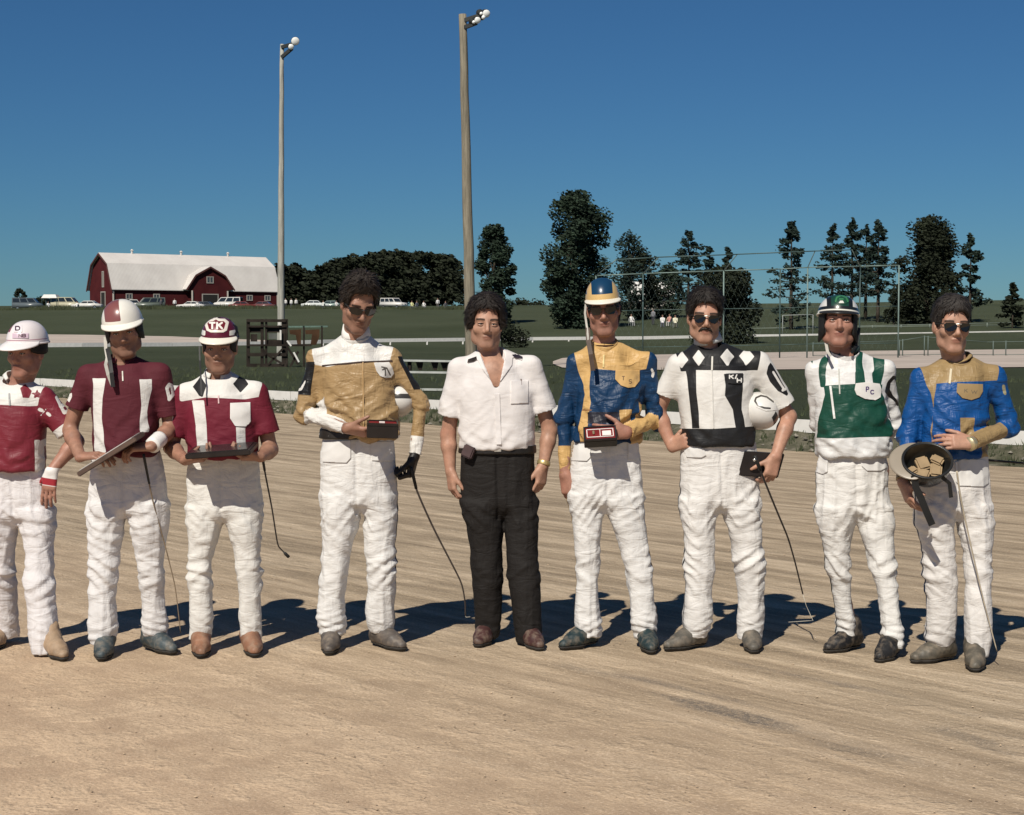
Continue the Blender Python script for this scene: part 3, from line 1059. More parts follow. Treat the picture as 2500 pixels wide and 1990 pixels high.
def build_fences():
    wire_fence('wire_fence', [(1785, 803), (2060, 797), (2500, 787), (2620, 785)], 168, 1.2,
               'thin pale wire fence crossing the slope behind the right hand men', [1785, 1850, 1920, 1990, 2060, 2130, 2200, 2270, 2340, 2410, 2480, 2550],
               (0.17, 0.20, 0.17), (1.0, 0.5), 0.04)
    wire_fence('chain_link_fence', [(1985, 838), (2196, 832), (2257, 822), (2410, 835), (2620, 832)], 76, 1.5,
               'chain link fence with thin posts in front of the pale dirt on the right', [1985, 2060, 2196, 2204, 2257, 2266, 2425, 2456, 2560],
               (0.10, 0.13, 0.115), (1.0, 0.1), 0.016)
    # white pipe goal on the slope
    Y = 150
    root = empty('pipe_goal', tuple(ground_at(1911, Y)), 'white pipe goal frame on the slope left of the green helmet', 'goal')
    gz = ground_at(1911, Y)[2]
    a, b = at(1911, 770, Y), at(1985, 768, Y)
    for nm, p, q in (('upright', (a[0], Y, gz - 0.1), a), ('upright', (b[0], Y, gz - 0.1), b), ('crossbar', a, b)):
        bm = new_bm(); bm_tube(bm, [p, q], 0.032, 6); bm_obj(nm, bm, plain('dull_white_pipe', (0.34, 0.36, 0.34), 0.6), root, True)

if not ONLY:
    build_ground(); build_track(); build_clods(); build_verge(); build_blades(); build_rails(); build_tall_grass()
    patch_on_ground('infield_dirt', [(1350, 884, 890), (1372, 876, 899), (1420, 872, 903), (1560, 868, 905), (1800, 863, 905), (2100, 858, 902), (2400, 855, 899), (2620, 852, 897), (3200, 846, 892)],
                    M_DIRTP, 'pale pink dirt strip across the infield on the right')
    patch_on_ground('far_track', [(-1200, 808, 852), (-600, 811, 848), (-150, 815, 845), (0, 816, 844), (200, 818, 844), (420, 822, 843), (560, 828, 842), (700, 833, 840), (820, 835, 838)],
                    M_DIRTP, 'far side of the dirt track behind the white rail on the left')
    build_poles(); build_frame(); build_bench(); build_backstop(); build_fences()
# ------------------------------------------------------------ trees
def leaf_mat(name, col, var=0.5):
    t = NT(name)
    g = t.node('ShaderNodeNewGeometry')
    v = t.coords()
    n = t.noise(v, 0.9, 4, 0.6)
    c = t.ramp(n, [(0.3, tuple(x * (1 - var) for x in col)), (0.7, tuple(x * (1 + var) for x in col))])
    t.color(c)
    t.set(0.75, 0.15)
    return t.m

M_LEAF_D = leaf_mat('dark_leaves', (0.019, 0.0235, 0.013), 0.6)
M_LEAF_G = leaf_mat('green_leaves', (0.024, 0.038, 0.024), 0.7)
M_LEAF_P = leaf_mat('pine_needles', (0.021, 0.034, 0.026), 0.6)
M_BARK = plain('bark', (0.055, 0.045, 0.035), 0.9, 0.4, 2.0, 0.1)

def leaf_cloud(clumps, per, size, rng, flat=0.0, droop=0.0):
    """many small bent leaf sprays filling ellipsoid clumps [(centre, (rx,ry,rz))]"""
    V, Fc = [], []
    for (c, r) in clumps:
        vol = r[0] * r[1] * r[2]
        for _ in range(per):
            d = rng.normal(size=3); d /= np.linalg.norm(d)
            rad = rng.rand() ** 0.45
            p = np.array(c) + d * rad * np.array(r)
            n = rng.normal(size=3) * np.array([1, 1, 1 - flat]) + d * 0.6
            if flat: n[2] += flat * 1.5
            n /= np.linalg.norm(n)
            a = np.cross(n, [0.3, 0.2, 1.0]); a /= np.linalg.norm(a) + 1e-9
            b = np.cross(n, a)
            s_ = size * rng.uniform(0.35, 1.0)
            k = len(V)
            V += [p - a * s_, p + b * s_ * 0.55 - n * s_ * 0.15, p + a * s_ + n * s_ * 0.2, p - b * s_ * 0.6 - n * s_ * 0.1, ]
            Fc += [(k, k + 1, k + 2), (k, k + 2, k + 3)]
    return np.array(V), Fc

def trunk_mesh(bm, base, top, r0, r1, rng, wob=0.15, n=7):
    P = []
    for i in range(n + 1):
        f = i / n
        p = np.array(base) + (np.array(top) - np.array(base)) * f
        if 0 < i < n: p = p + rng.normal(size=3) * np.array([wob, wob, 0])
        P.append(p)
    bm_tube(bm, P, [r0 + (r1 - r0) * (i / n) for i in range(n + 1)], 7)
    return P

def broadleaf(px, py_top, py_base, width, Y, label, seed, mat, nclump=26, per=70, size=0.34, crown_from=0.18, shape='oval', name='broadleaf_tree', group=None, gz=None):
    rng = np.random.RandomState(seed)
    g = ground_at(px, Y)
    zb = g[2] if gz is None else gz
    top = at(px, py_top, Y)
    H = top[2] - zb
    W = width * Y / FPX / 2
    root = empty(name, (g[0], Y, zb), label, 'tree', group)
    bm = new_bm()
    P = trunk_mesh(bm, (g[0], Y, zb - 0.3), (g[0], Y, zb + H * 0.9), 0.032 * H * 0.75, 0.03, rng, 0.03 * H * 0.3)
    cl = []
    for i in range(nclump):
        f = crown_from + (1 - crown_from) * ((i + 0.5) / nclump)
        fr_ = (f - crown_from) / (1 - crown_from)
        if shape == 'poplar': prof = float(np.interp(fr_, [0, 0.1, 0.3, 0.5, 0.75, 0.9, 1.0], [0.42, 0.5, 0.85, 0.92, 1.0, 0.85, 0.55])) * rng.uniform(0.82, 1.1)
        elif shape == 'column': prof = float(np.interp(fr_, [0, 0.1, 0.3, 0.6, 0.85, 1.0], [0.85, 0.95, 1.0, 0.95, 0.8, 0.45])) * rng.uniform(0.85, 1.08)
        elif shape == 'round': prof = float(np.interp(fr_, [0, 0.1, 0.3, 0.55, 0.8, 0.92, 1.0], [0.8, 0.98, 1.0, 0.92, 0.75, 0.58, 0.35])) * rng.uniform(0.85, 1.08)
        else: prof = (math.sin(math.pi * min(1, (f - crown_from) / (1 - crown_from) * 0.9 + 0.1)) ** 0.7)
        rr = W * prof
        a = rng.uniform(0, 6.28) + i * 2.4
        q = rng.uniform(0.1, 1.0) ** 0.6
        cr = W * rng.uniform(0.26, 0.42)
        q = min(q, max(0.05, (rr - cr * 0.7) / max(rr, 1e-3)))
        c = np.array([g[0] + math.cos(a) * rr * q, Y + math.sin(a) * rr * q, zb + H * f - cr * (0.9 if i > nclump - 4 else 0.4)])
        cl.append((c, (cr, cr, cr * rng.uniform(0.75, 1.2))))
        if i % 2 == 0:
            s0 = P[min(len(P) - 2, max(1, int(f * 0.8 * len(P))))]
            bm_tube(bm, [s0, (np.array(s0) + c) / 2 + np.array([0, 0, -0.1]), c], [0.010 * H, 0.006 * H, 0.015], 5)
    bm_obj('trunk', bm, M_BARK, root, True)
    V, Fc = leaf_cloud(cl, int(per * 2.3), size * 0.78, rng)
    mesh_obj('crown', V, Fc, mat, root, smooth_=False)
    return root

def conifer(px, py_top, py_base, width, Y, label, seed, mat, bare=0.2, whorls=14, name='conifer_tree', group=None, size=0.32, per=40, gz=None):
    rng = np.random.RandomState(seed)
    g = ground_at(px, Y)
    zb = g[2] if gz is None else gz
    top = at(px, py_top, Y)
    H = top[2] - zb
    W = width * 1.25 * Y / FPX / 2
    root = empty(name, (g[0], Y, zb), label, 'tree', group)
    bm = new_bm()
    trunk_mesh(bm, (g[0], Y, zb - 0.3), (g[0], Y, zb + H), 0.022 * H, 0.02, rng, 0.02)
    cl = []
    for i in range(whorls):
        f = bare + (1 - bare) * (i / (whorls - 0.6)) + rng.uniform(-0.015, 0.015)
        rr = W * (1 - (f - bare) / (1 - bare)) ** 0.8 * rng.uniform(0.55, 1.2) + 0.05 * W
        nb = rng.randint(3, 6)
        a0 = rng.uniform(0, 6.28)
        for k in range(nb):
            a = a0 + k * 6.28 / nb + rng.uniform(-0.3, 0.3)
            L = rr * rng.uniform(0.65, 1.1)
            s0 = np.array([g[0], Y, zb + H * min(0.985, f + rng.uniform(-0.5, 0.5) * (1 - bare) / whorls * 1.6)])
            e = s0 + np.array([math.cos(a) * L, math.sin(a) * L, L * rng.uniform(-0.12, 0.22)])
            bm_tube(bm, [s0, e], [0.006 * H, 0.012], 4, False)
            for q in (0.45, 0.75, 1.0):
                c = s0 + (e - s0) * q
                cl.append((c, (L * 0.26 + 0.1, L * 0.26 + 0.1, H * rng.uniform(0.018, 0.04) + 0.06)))
    cl.append((np.array([g[0], Y, zb + H * 0.97]), (W * 0.12, W * 0.12, H * 0.04)))
    bm_obj('trunk', bm, M_BARK, root, True)
    V, Fc = leaf_cloud(cl, max(5, per // 2), size * 0.85, rng, flat=0.4)
    mesh_obj('crown', V, Fc, mat, root, smooth_=False)
    return root

def build_trees():
    broadleaf(1402, 455, 800, 190, 170, 'tallest dark leafy tree with ragged poplar shaped crown, right of the thick pole', 21, M_LEAF_G, 64, 130, 0.36, 0.03, 'poplar')
    broadleaf(1207, 543, 755, 104, 185, 'dark leafy tree beside the thick wooden pole', 22, M_LEAF_G, 60, 100, 0.34, 0.0, 'column')
    broadleaf(1535, 558, 740, 120, 190, 'thin airy tree directly right of the tallest tree', 23, M_LEAF_P, 26, 46, 0.32, 0.12)
    broadleaf(1568, 602, 745, 130, 195, 'lower leafy tree behind the backstop hood corner', 33, M_LEAF_D, 26, 70, 0.34, 0.05)
    broadleaf(1630, 640, 745, 120, 200, 'low leafy tree filling the gap beside the pale open conifer', 44, M_LEAF_G, 22, 70, 0.34, 0.1, 'round')
    broadleaf(1770, 650, 795, 190, 128, 'wide dark rounded bush tree behind the moustached man', 24, M_LEAF_D, 50, 110, 0.29, 0.0, 'round')
    conifer(1680, 566, 735, 120, 195, 'pale open conifer left of the moustached man', 25, M_LEAF_P, 0.25, 10)
    conifer(1730, 606, 740, 62, 190, 'small conifer just above the moustached man', 26, M_LEAF_P, 0.2, 8)
    conifer(1775, 606, 740, 60, 188, 'second small conifer beside the backstop pipe', 34, M_LEAF_P, 0.2, 8)
    conifer(1930, 538, 760, 108, 165, 'single tall spruce left of the green helmet', 27, M_LEAF_P, 0.14, 13, per=30)
    conifer(2030, 552, 738, 92, 185, 'leftmost pine of the row above the green helmet', 28, M_LEAF_P, 0.30, 9, group='row of pines on the rise')
    conifer(2078, 538, 738, 104, 186, 'tallest pine of the row above the green helmet', 29, M_LEAF_P, 0.30, 11, group='row of pines on the rise', per=34)
    conifer(2112, 552, 738, 66, 190, 'narrow pine of the row, second from the right', 35, M_LEAF_P, 0.3, 9, group='row of pines on the rise')
    conifer(2142, 541, 742, 92, 182, 'rightmost pine of the row, beside the big round tree', 30, M_LEAF_P, 0.34, 10, group='row of pines on the rise')
    broadleaf(2262, 524, 742, 178, 178, 'big dark round tree above the gap between the two right hand men', 31, M_LEAF_D, 60, 130, 0.34, 0.02, 'round')
    conifer(2366, 574, 742, 86, 180, 'open conifer with drooping branches right of the big round tree', 32, M_LEAF_P, 0.2, 11)
    conifer(2470, 690, 765, 50, 165, 'small lone evergreen at the right edge', 36, M_LEAF_D, 0.15, 8, per=40)
    broadleaf(2310, 690, 745, 110, 172, 'low dark shrub under the open conifer', 37, M_LEAF_D, 12, 70, 0.26, 0.0, 'round', name='shrub')
    broadleaf(2180, 690, 745, 70, 172, 'low dark shrub left of the big round tree', 38, M_LEAF_D, 10, 60, 0.26, 0.0, 'round', name='shrub')
    broadleaf(1225, 772, 830, 150, 118, 'low dark bush at the shoulder of the man in the white shirt', 39, M_LEAF_D, 12, 90, 0.2, 0.0, 'round', name='shrub')
    broadleaf(49, 700, 756, 36, 300, 'small dark upright tree at the left edge', 40, M_LEAF_D, 12, 40, 0.4, 0.05)
    broadleaf(105, 722, 760, 60, 310, 'low dark tree behind the white canopy', 41, M_LEAF_D, 12, 40, 0.45, 0.0, 'round')
    broadleaf(240, 735, 760, 60, 320, 'low bush left of the red barn', 42, M_LEAF_D, 8, 40, 0.4, 0.0, 'round', name='shrub')
    broadleaf(1285, 730, 748, 100, 330, 'low far hedge tree on the skyline between the leafy trees', 43, M_LEAF_D, 12, 40, 0.5, 0.0, 'round', name='shrub')
    # the wood behind the parking field: one dark mass
    rng = np.random.RandomState(50)
    cl = []
    Y = 330.0
    prof = [(690, 650), (720, 645), (760, 668), (790, 650), (830, 632), (880, 627), (930, 620), (985, 617), (1040, 620), (1090, 626), (1118, 640), (1126, 668)]
    bm = new_bm()
    for i in range(380):
        px = rng.uniform(694, 1120)
        yt = np.interp(px, [p[0] for p in prof], [p[1] for p in prof])
        zt = at(px, yt, Y)[2]
        g = ground_at(px, Y)
        f = (rng.rand() ** 0.6 if i < 230 else rng.rand() * 0.55) if i > 34 else 1.0
        r = rng.uniform(1.3, 2.3)
        z = g[2] + 0.6 + (zt - g[2] - 0.6 - r * 0.6) * f
        y = Y + rng.uniform(-6, 8) - (1 - f) * 4
        cl.append((np.array([g[0], y, z]), (r, r, r * 0.9)))
        if i % 6 == 0:
            bm_tube(bm, [(g[0], y, g[2] - 0.3), (g[0], y, z)], [0.22, 0.1], 5)
    V, Fc = leaf_cloud(cl, 110, 0.75, rng)
    o = mesh_obj('woodland', V, Fc, M_LEAF_D, smooth_=False, origin=ground_at(900, Y))
    tag(o, 'far dark wood behind the parked cars', 'woodland', kind='stuff')
    bm.free()

# ------------------------------------------------------------ barn
def build_barn():
    Yb = 292.0
    g = at(277, 742, Yb)
    g[2] = float(terrain(g[0], Yb))
    view = math.atan2(g[0], Yb)
    rel = R(23.0)
    yaw = -view * 0 + rel - (-view) * 0
    ang = rel - view                                  # rotation of the long front about z
    ex = np.array([math.cos(ang), math.sin(ang), 0])  # along the front, to the right
    ey = np.array([-math.sin(ang), math.cos(ang), 0]) # into the barn
    ez = np.array([0, 0, 1.0])
    k = Yb / FPX
    L = 395 * k / math.cos(rel) * 1.05
    W = 10.8
    H0, H1, H2 = 3.15, 7.55, 9.5
    zb = float(terrain(g[0], Yb))
    O = np.array([g[0], Yb, zb])
    def P(x, y, z): return O + ex * x + ey * y + ez * z
    red = NT('red_barn_siding')
    v = red.coords('Object', rot=(0, 0, -ang))
    wv = red.node('ShaderNodeTexWave', wave_type='BANDS', bands_direction='X')
    wv.inputs['Scale'].default_value = 2.2; wv.inputs['Distortion'].default_value = 0.3
    red.link(v, wv.inputs['Vector'])
    n = red.noise(v, 0.6, 4)
    c = red.ramp(n, [(0.3, (0.062, 0.010, 0.012)), (0.7, (0.092, 0.016, 0.017))])
    red.color(red.mix(red.math('MULTIPLY', wv.outputs['Fac'], 0.25), c, (0.05, 0.01, 0.01)))
    red.bump(wv.outputs['Fac'], 0.4, 0.05)
    MR = red.set(0.8, 0.15)
    roofm = NT('pale_metal_roof')
    v = roofm.coords('Object', rot=(0, 0, -ang))
    wv = roofm.node('ShaderNodeTexWave', wave_type='BANDS', bands_direction='X')
    wv.inputs['Scale'].default_value = 1.2
    roofm.link(v, wv.inputs['Vector'])
    roofm.color(roofm.ramp(roofm.noise(v, 0.4, 4), [(0.3, (0.54, 0.505, 0.47)), (0.7, (0.62, 0.585, 0.545))]))
    roofm.bump(wv.outputs['Fac'], 0.3, 0.04)
    MRoof = roofm.set(0.6, 0.2)
    MD = plain('barn_opening', (0.02, 0.018, 0.016), 0.9)
    MT = plain('barn_trim', (0.36, 0.33, 0.29), 0.7, 0.1)
    MG = plain('barn_glass', (0.06, 0.07, 0.08), 0.15, 0.2, 2, 0.6)
    root = empty('barn', tuple(P(L / 2, W / 2, 0)), 'red gambrel roofed barn with pale metal roof and central gabled wing', 'barn')
    e = 0.003
    # gambrel profile across the width
    prof = [(0, H0), (W * 0.17, H1), (W * 0.5, H2), (W * 0.83, H1), (W, H0)]
    # walls
    bm = new_bm()
    pts = [(0, -0.5)] + prof + [(W, -0.5)]
    bm_prism(bm, [P(0, y, z) for y, z in pts], [P(L, y, z) for y, z in pts])
    bm_obj('wall', bm, MR, root)
    # roof sheets, overhanging
    oh = 0.45
    lines = [(-0.35, H0 - 0.25), (W * 0.17 - 0.05, H1 + 0.1), (W * 0.5, H2 + 0.14), (W * 0.83 + 0.05, H1 + 0.1), (W + 0.35, H0 - 0.25)]
    for a, b in zip(lines[:-1], lines[1:]):
        bm = new_bm()
        q0 = [P(-oh, a[0], a[1]), P(L + oh, a[0], a[1]), P(L + oh, b[0], b[1]), P(-oh, b[0], b[1])]
        q1 = [p + np.array([0, 0, 0.12]) for p in q0]
        bm_prism(bm, q0, q1)
        bm_obj('roof', bm, MRoof, root)
    # rake trim on the near gable
    for a, b in zip(lines[:-1], lines[1:]):
        bm = new_bm()
        bm_bar(bm, P(-oh - 0.06, a[0], a[1] - 0.12), P(-oh - 0.06, b[0], b[1] - 0.12), 0.1, 0.3)
        bm_obj('rake_board', bm, plain('dark_trim', (0.10, 0.035, 0.03), 0.8), root)
    # central wing with its own gambrel facing front
    c0, c1, dep = L * 0.25 + 2.6, L * 0.25 + 10.2, 1.6
    c0, c1 = L * 0.43 - 3.4 + 1.0, L * 0.43 + 3.4 + 1.0
    c0, c1 = L * 0.55 - 3.6, L * 0.55 + 3.6
    cw = c1 - c0
    G = [(c0, -0.5), (c0, H0 - 0.1), (c0 - 1.1, H0 + 0.1), (c0 + 0.7, H1 - 1.9), (c0 + cw / 2, H1 - 0.35), (c1 - 0.7, H1 - 1.9), (c1 + 1.1, H0 + 0.1), (c1, H0 - 0.1), (c1, -0.5)]
    bm = new_bm()
    bm_prism(bm, [P(x, -dep, z) for x, z in G], [P(x, W * 0.42, z) for x, z in G])
    wing = bm_obj('wing', bm, MR, root)
    gl = [(c0 - 1.3, H0 - 0.02), (c0 + 0.6, H1 - 1.75), (c0 + cw / 2, H1 - 0.18), (c1 - 0.6, H1 - 1.75), (c1 + 1.3, H0 - 0.02)]
    for a, b in zip(gl[:-1], gl[1:]):
        bm = new_bm()
        q0 = [P(a[0], -dep - 0.3, a[1]), P(b[0], -dep - 0.3, b[1]), P(b[0], W * 0.45, b[1]), P(a[0], W * 0.45, a[1])]
        bm_prism(bm, q0, [p + np.array([0, 0, 0.12]) for p in q0])
        bm_obj('wing_roof', bm, MRoof, root)
        bm = new_bm()
        bm_bar(bm, P(a[0], -dep - 0.34, a[1] - 0.1), P(b[0], -dep - 0.34, b[1] - 0.1), 0.08, 0.28)
        bm_obj('rake_board', bm, plain('dark_trim', (0.10, 0.035, 0.03)), root)
    def window(x, z, w_, h, y, sidewall=False):
        def Q(a, d, zz): return P(a, y - d, zz) if not sidewall else P(-d, a, zz)
        bm = new_bm()
        t_ = 0.16
        for (x0, x1, z0, z1) in ((x - w_ / 2 - t_, x - w_ / 2, z - h / 2 - t_, z + h / 2 + t_), (x + w_ / 2, x + w_ / 2 + t_, z - h / 2 - t_, z + h / 2 + t_),
                                 (x - w_ / 2, x + w_ / 2, z - h / 2 - t_, z - h / 2), (x - w_ / 2, x + w_ / 2, z + h / 2, z + h / 2 + t_), (x - 0.05, x + 0.05, z - h / 2, z + h / 2)):
            bm_prism(bm, [Q(x0, 0.0, z0), Q(x1, 0.0, z0), Q(x1, 0.0, z1), Q(x0, 0.0, z1)], [Q(x0, 0.09, z0), Q(x1, 0.09, z0), Q(x1, 0.09, z1), Q(x0, 0.09, z1)])
        f = bm_obj('window', bm, MT, root)
        bm = new_bm()
        bm_prism(bm, [Q(x - w_ / 2, 0.0, z - h / 2), Q(x + w_ / 2, 0.0, z - h / 2), Q(x + w_ / 2, 0.0, z + h / 2), Q(x - w_ / 2, 0.0, z + h / 2)],
                 [Q(x - w_ / 2, 0.03, z - h / 2), Q(x + w_ / 2, 0.03, z - h / 2), Q(x + w_ / 2, 0.03, z + h / 2), Q(x - w_ / 2, 0.03, z + h / 2)])
        bm_obj('pane', bm, MG, f)
    for x in (L * 0.09, L * 0.25, L * 0.82, L * 0.935):
        if x < L - 1 and not (c0 - 1 < x < c1 + 1): window(x, 1.75, 0.95, 0.75, -e)
    window(c0 + cw / 2, H1 - 2.6, 1.1, 0.95, -dep - e)
    window(W * 0.42, 4.9, 0.55, 2.6, -e, True)
    def door(x, w_, h, y, sw=False, m=MD):
        def Q(a, d, zz): return P(a, y - d, zz) if not sw else P(-d, a, zz)
        bm = new_bm()
        bm_prism(bm, [Q(x - w_ / 2, 0, 0.0), Q(x + w_ / 2, 0, 0.0), Q(x + w_ / 2, 0, h), Q(x - w_ / 2, 0, h)], [Q(x - w_ / 2, 0.05, 0), Q(x + w_ / 2, 0.05, 0), Q(x + w_ / 2, 0.05, h), Q(x - w_ / 2, 0.05, h)])
        d = bm_obj('door', bm, m, root)
        bm = new_bm()
        for x0, x1, z0, z1 in ((x - w_ / 2 - 0.18, x - w_ / 2, 0, h + 0.18), (x + w_ / 2, x + w_ / 2 + 0.18, 0, h + 0.18), (x - w_ / 2, x + w_ / 2, h, h + 0.18)):
            bm_prism(bm, [Q(x0, 0, z0), Q(x1, 0, z0), Q(x1, 0, z1), Q(x0, 0, z1)], [Q(x0, 0.1, z0), Q(x1, 0.1, z0), Q(x1, 0.1, z1), Q(x0, 0.1, z1)])
        bm_obj('door_frame', bm, MT, d)
    door(c0 + cw / 2, 3.0, 2.2, -dep - e)
    door(W * 0.42, 1.7, 2.5, -e, True)
    for x, y0 in ((-0.0, 0), (L, 0), (c0, -dep), (c1, -dep)):
        bm = new_bm()
        p = P(x, y0 - 0.02, 1.45)
        bm_box(bm, p, (0.28, 0.28, 3.0))
        bm_obj('corner_board', bm, MT, root)
    for x in (6.0, 15.8, 25.5):
        bm = new_bm()
        p = P(x, W / 2, H2 + 0.45)
        bm_tube(bm, [p + np.array([0, 0, -0.4]), p + np.array([0, 0, 0.25]), p + np.array([0, 0, 0.35]), p + np.array([0, 0, 0.6])], [0.2, 0.2, 0.34, 0.06], 8)
        bm_obj('roof_vent', bm, MRoof, root)
    # low white house beyond the backstop
    Yh = 230
    gg = ground_at(1590, Yh)
    root = empty('white_house', (gg[0], Yh, gg[2]), 'low white house half hidden behind the backstop and trees', 'house')
    k = Yh / FPX
    zb = at(1590, 742, Yh)[2]
    bm = new_bm()
    x0, x1 = at(1536, 742, Yh)[0], at(1636, 742, Yh)[0]
    zt = at(1590, 718, Yh)[2]
    bm_box(bm, ((x0 + x1) / 2, Yh, (gg[2] - 1 + zt) / 2), (x1 - x0, 6, zt - gg[2] + 1))
    bm_obj('wall', bm, MT, root)
    bm = new_bm()
    zr = at(1590, 690, Yh)[2]
    for s_ in (-1, 1):
        q0 = [np.array([x0 - 0.4, Yh + s_ * 3.6, zt - 0.2]), np.array([x1 + 0.4, Yh + s_ * 3.6, zt - 0.2]), np.array([x1 + 0.4, Yh, zr]), np.array([x0 - 0.4, Yh, zr])]
        bm_prism(bm, q0, [p + np.array([0, 0, 0.12]) for p in q0])
    bm_obj('roof', bm, M_WHITE, root)
    for px in (1552, 1590, 1620):
        bm = new_bm()
        q = at(px, 731, Yh - 3.03)
        bm_box(bm, q, (0.9, 0.06, 0.8))
        bm_obj('window', bm, MG, root)

# ------------------------------------------------------------ vehicles far off
def make_car(px, Y, col, kind, yaw, label, group, dz=0.0):
    g = ground_at(px, Y)
    root = empty('parked_car' if kind not in ('van', 'truck') else ('parked_van' if kind == 'van' else 'pickup_truck'), tuple(g), label, 'van' if kind == 'van' else ('truck' if kind == 'truck' else 'car'), group)
    M = plain('car_paint_%d_%d_%d' % tuple(int(c * 99) for c in col), col, 0.3, 0.06, 1.0, 0.5)
    MG = plain('car_glass', (0.02, 0.024, 0.026), 0.12, 0.2, 2, 0.6)
    MT = plain('tyre', (0.02, 0.02, 0.02), 0.9)
    MC = plain('chrome', (0.5, 0.5, 0.48), 0.25, 0.1, 2, 0.6, 0.8)
    cy, sy = math.cos(yaw), math.sin(yaw)
    def T(x, y, z): return (g[0] + x * cy - y * sy, g[1] + x * sy + y * cy, g[2] + z)
    body = {'sedan': [(-2.3, .35), (2.2, .35), (2.3, .62), (2.2, .82), (1.0, .92), (-1.5, .95), (-2.3, .85)],
            'suv': [(-2.3, .45), (2.2, .45), (2.3, .75), (2.2, 1.0), (0.95, 1.1), (-2.25, 1.1), (-2.35, .8)],
            'van': [(-2.4, .4), (2.3, .4), (2.4, .8), (2.2, 1.1), (1.6, 1.25), (-2.4, 1.25)],
            'truck': [(-2.6, .5), (2.4, .5), (2.5, .8), (2.35, 1.05), (0.9, 1.12), (-2.6, 1.05)]}[kind]
    cab = {'sedan': [(-1.6, .94), (1.0, .92), (0.35, 1.38), (-0.95, 1.4)],
           'suv': [(-2.25, 1.1), (0.95, 1.1), (0.4, 1.78), (-2.15, 1.8)],
           'van': [(-2.4, 1.25), (1.7, 1.25), (1.0, 2.05), (-2.35, 2.1)],
           'truck': [(-0.8, 1.1), (0.95, 1.1), (0.45, 1.72), (-0.75, 1.74)]}[kind]
    W = 0.86
    bm = new_bm()
    bm_prism(bm, [T(x, -W, z) for x, z in body], [T(x, W, z) for x, z in body])
    bmesh.ops.bevel(bm, geom=bm.edges[:], offset=0.05, segments=2, affect='EDGES')
    bm_obj('body', bm, M, root, True)
    bm = new_bm()
    Wc = 0.76
    a = [T(x, -(W - 0.02 if z < 1.3 else Wc), z) for x, z in cab]; b = [T(x, (W - 0.02 if z < 1.3 else Wc), z) for x, z in cab]
    bm_prism(bm, a, b)
    bm_obj('cabin', bm, M, root)
    # side glass and windscreens, set just proud of the cabin
    z0, z1 = cab[0][1], cab[2][1]
    def cabx(f, z, front):
        q = (z - z0) / (z1 - z0)
        return cab[1][0] + (cab[2][0] - cab[1][0]) * q if front else cab[0][0] + (cab[3][0] - cab[0][0]) * q
    zl, zh = z0 + 0.08, z1 - 0.1
    nwin = 3 if kind in ('suv', 'van') else (2 if kind == 'sedan' else 1)
    for s_ in (-1, 1):
        for i in range(nwin):
            f0, f1 = i / nwin + 0.025, (i + 1) / nwin - 0.025
            pts = []
            for (f, z) in ((f0, zl), (f1, zl), (f1, zh), (f0, zh)):
                xa, xb = cabx(0, z, False) + 0.06, cabx(0, z, True) - 0.06
                yw = (W - 0.02) + (Wc - W + 0.02) * (z - z0) / (z1 - z0)
                pts.append((xa + (xb - xa) * f, s_ * (yw + 0.004), z))
            bm = new_bm()
            bm_prism(bm, [T(*p) for p in pts], [T(p[0], p[1] + s_ * 0.01, p[2]) for p in pts])
            bm_obj('window', bm, MG, root)
    for front in (True, False):
        d = 0.012 if front else -0.012
        pts = [(cabx(0, z, front) + d, y, z) for z, y in ((zl, -W + 0.14), (zl, W - 0.14), (zh, Wc - 0.1), (zh, -Wc + 0.1))]
        bm = new_bm()
        bm_prism(bm, [T(*p) for p in pts], [T(p[0] + d, p[1], p[2]) for p in pts])
        bm_obj('windscreen' if front else 'rear_window', bm, MG, root)
    for x in (-1.45, 1.42):
        for s_ in (-1, 1):
            bm = new_bm()
            bm_tube(bm, [T(x, s_ * 0.66, 0.34), T(x, s_ * 0.9, 0.34)], 0.34, 12)
            wl_ = bm_obj('wheel', bm, MT, root)
            bm = new_bm()
            bm_tube(bm, [T(x, s_ * 0.895, 0.34), T(x, s_ * 0.915, 0.34)], 0.19, 10)
            bm_obj('rim', bm, MC, wl_)
    for s_ in (-1, 1):
        bm = new_bm()
        bm_tube(bm, [T(2.2, s_ * 0.6, body[2][1] + 0.02), T(2.33, s_ * 0.6, body[2][1] + 0.02)], 0.11, 8)
        bm_obj('headlight', bm, MC, root)
    for x in (2.34, -2.42):
        bm = new_bm()
        c = T(x, 0, body[0][1] + 0.08)
        bm_box(bm, c, (0.1, 1.66, 0.14), Matrix.Rotation(yaw, 3, 'Z'))
        bm_obj('bumper', bm, MC, root)
    return root

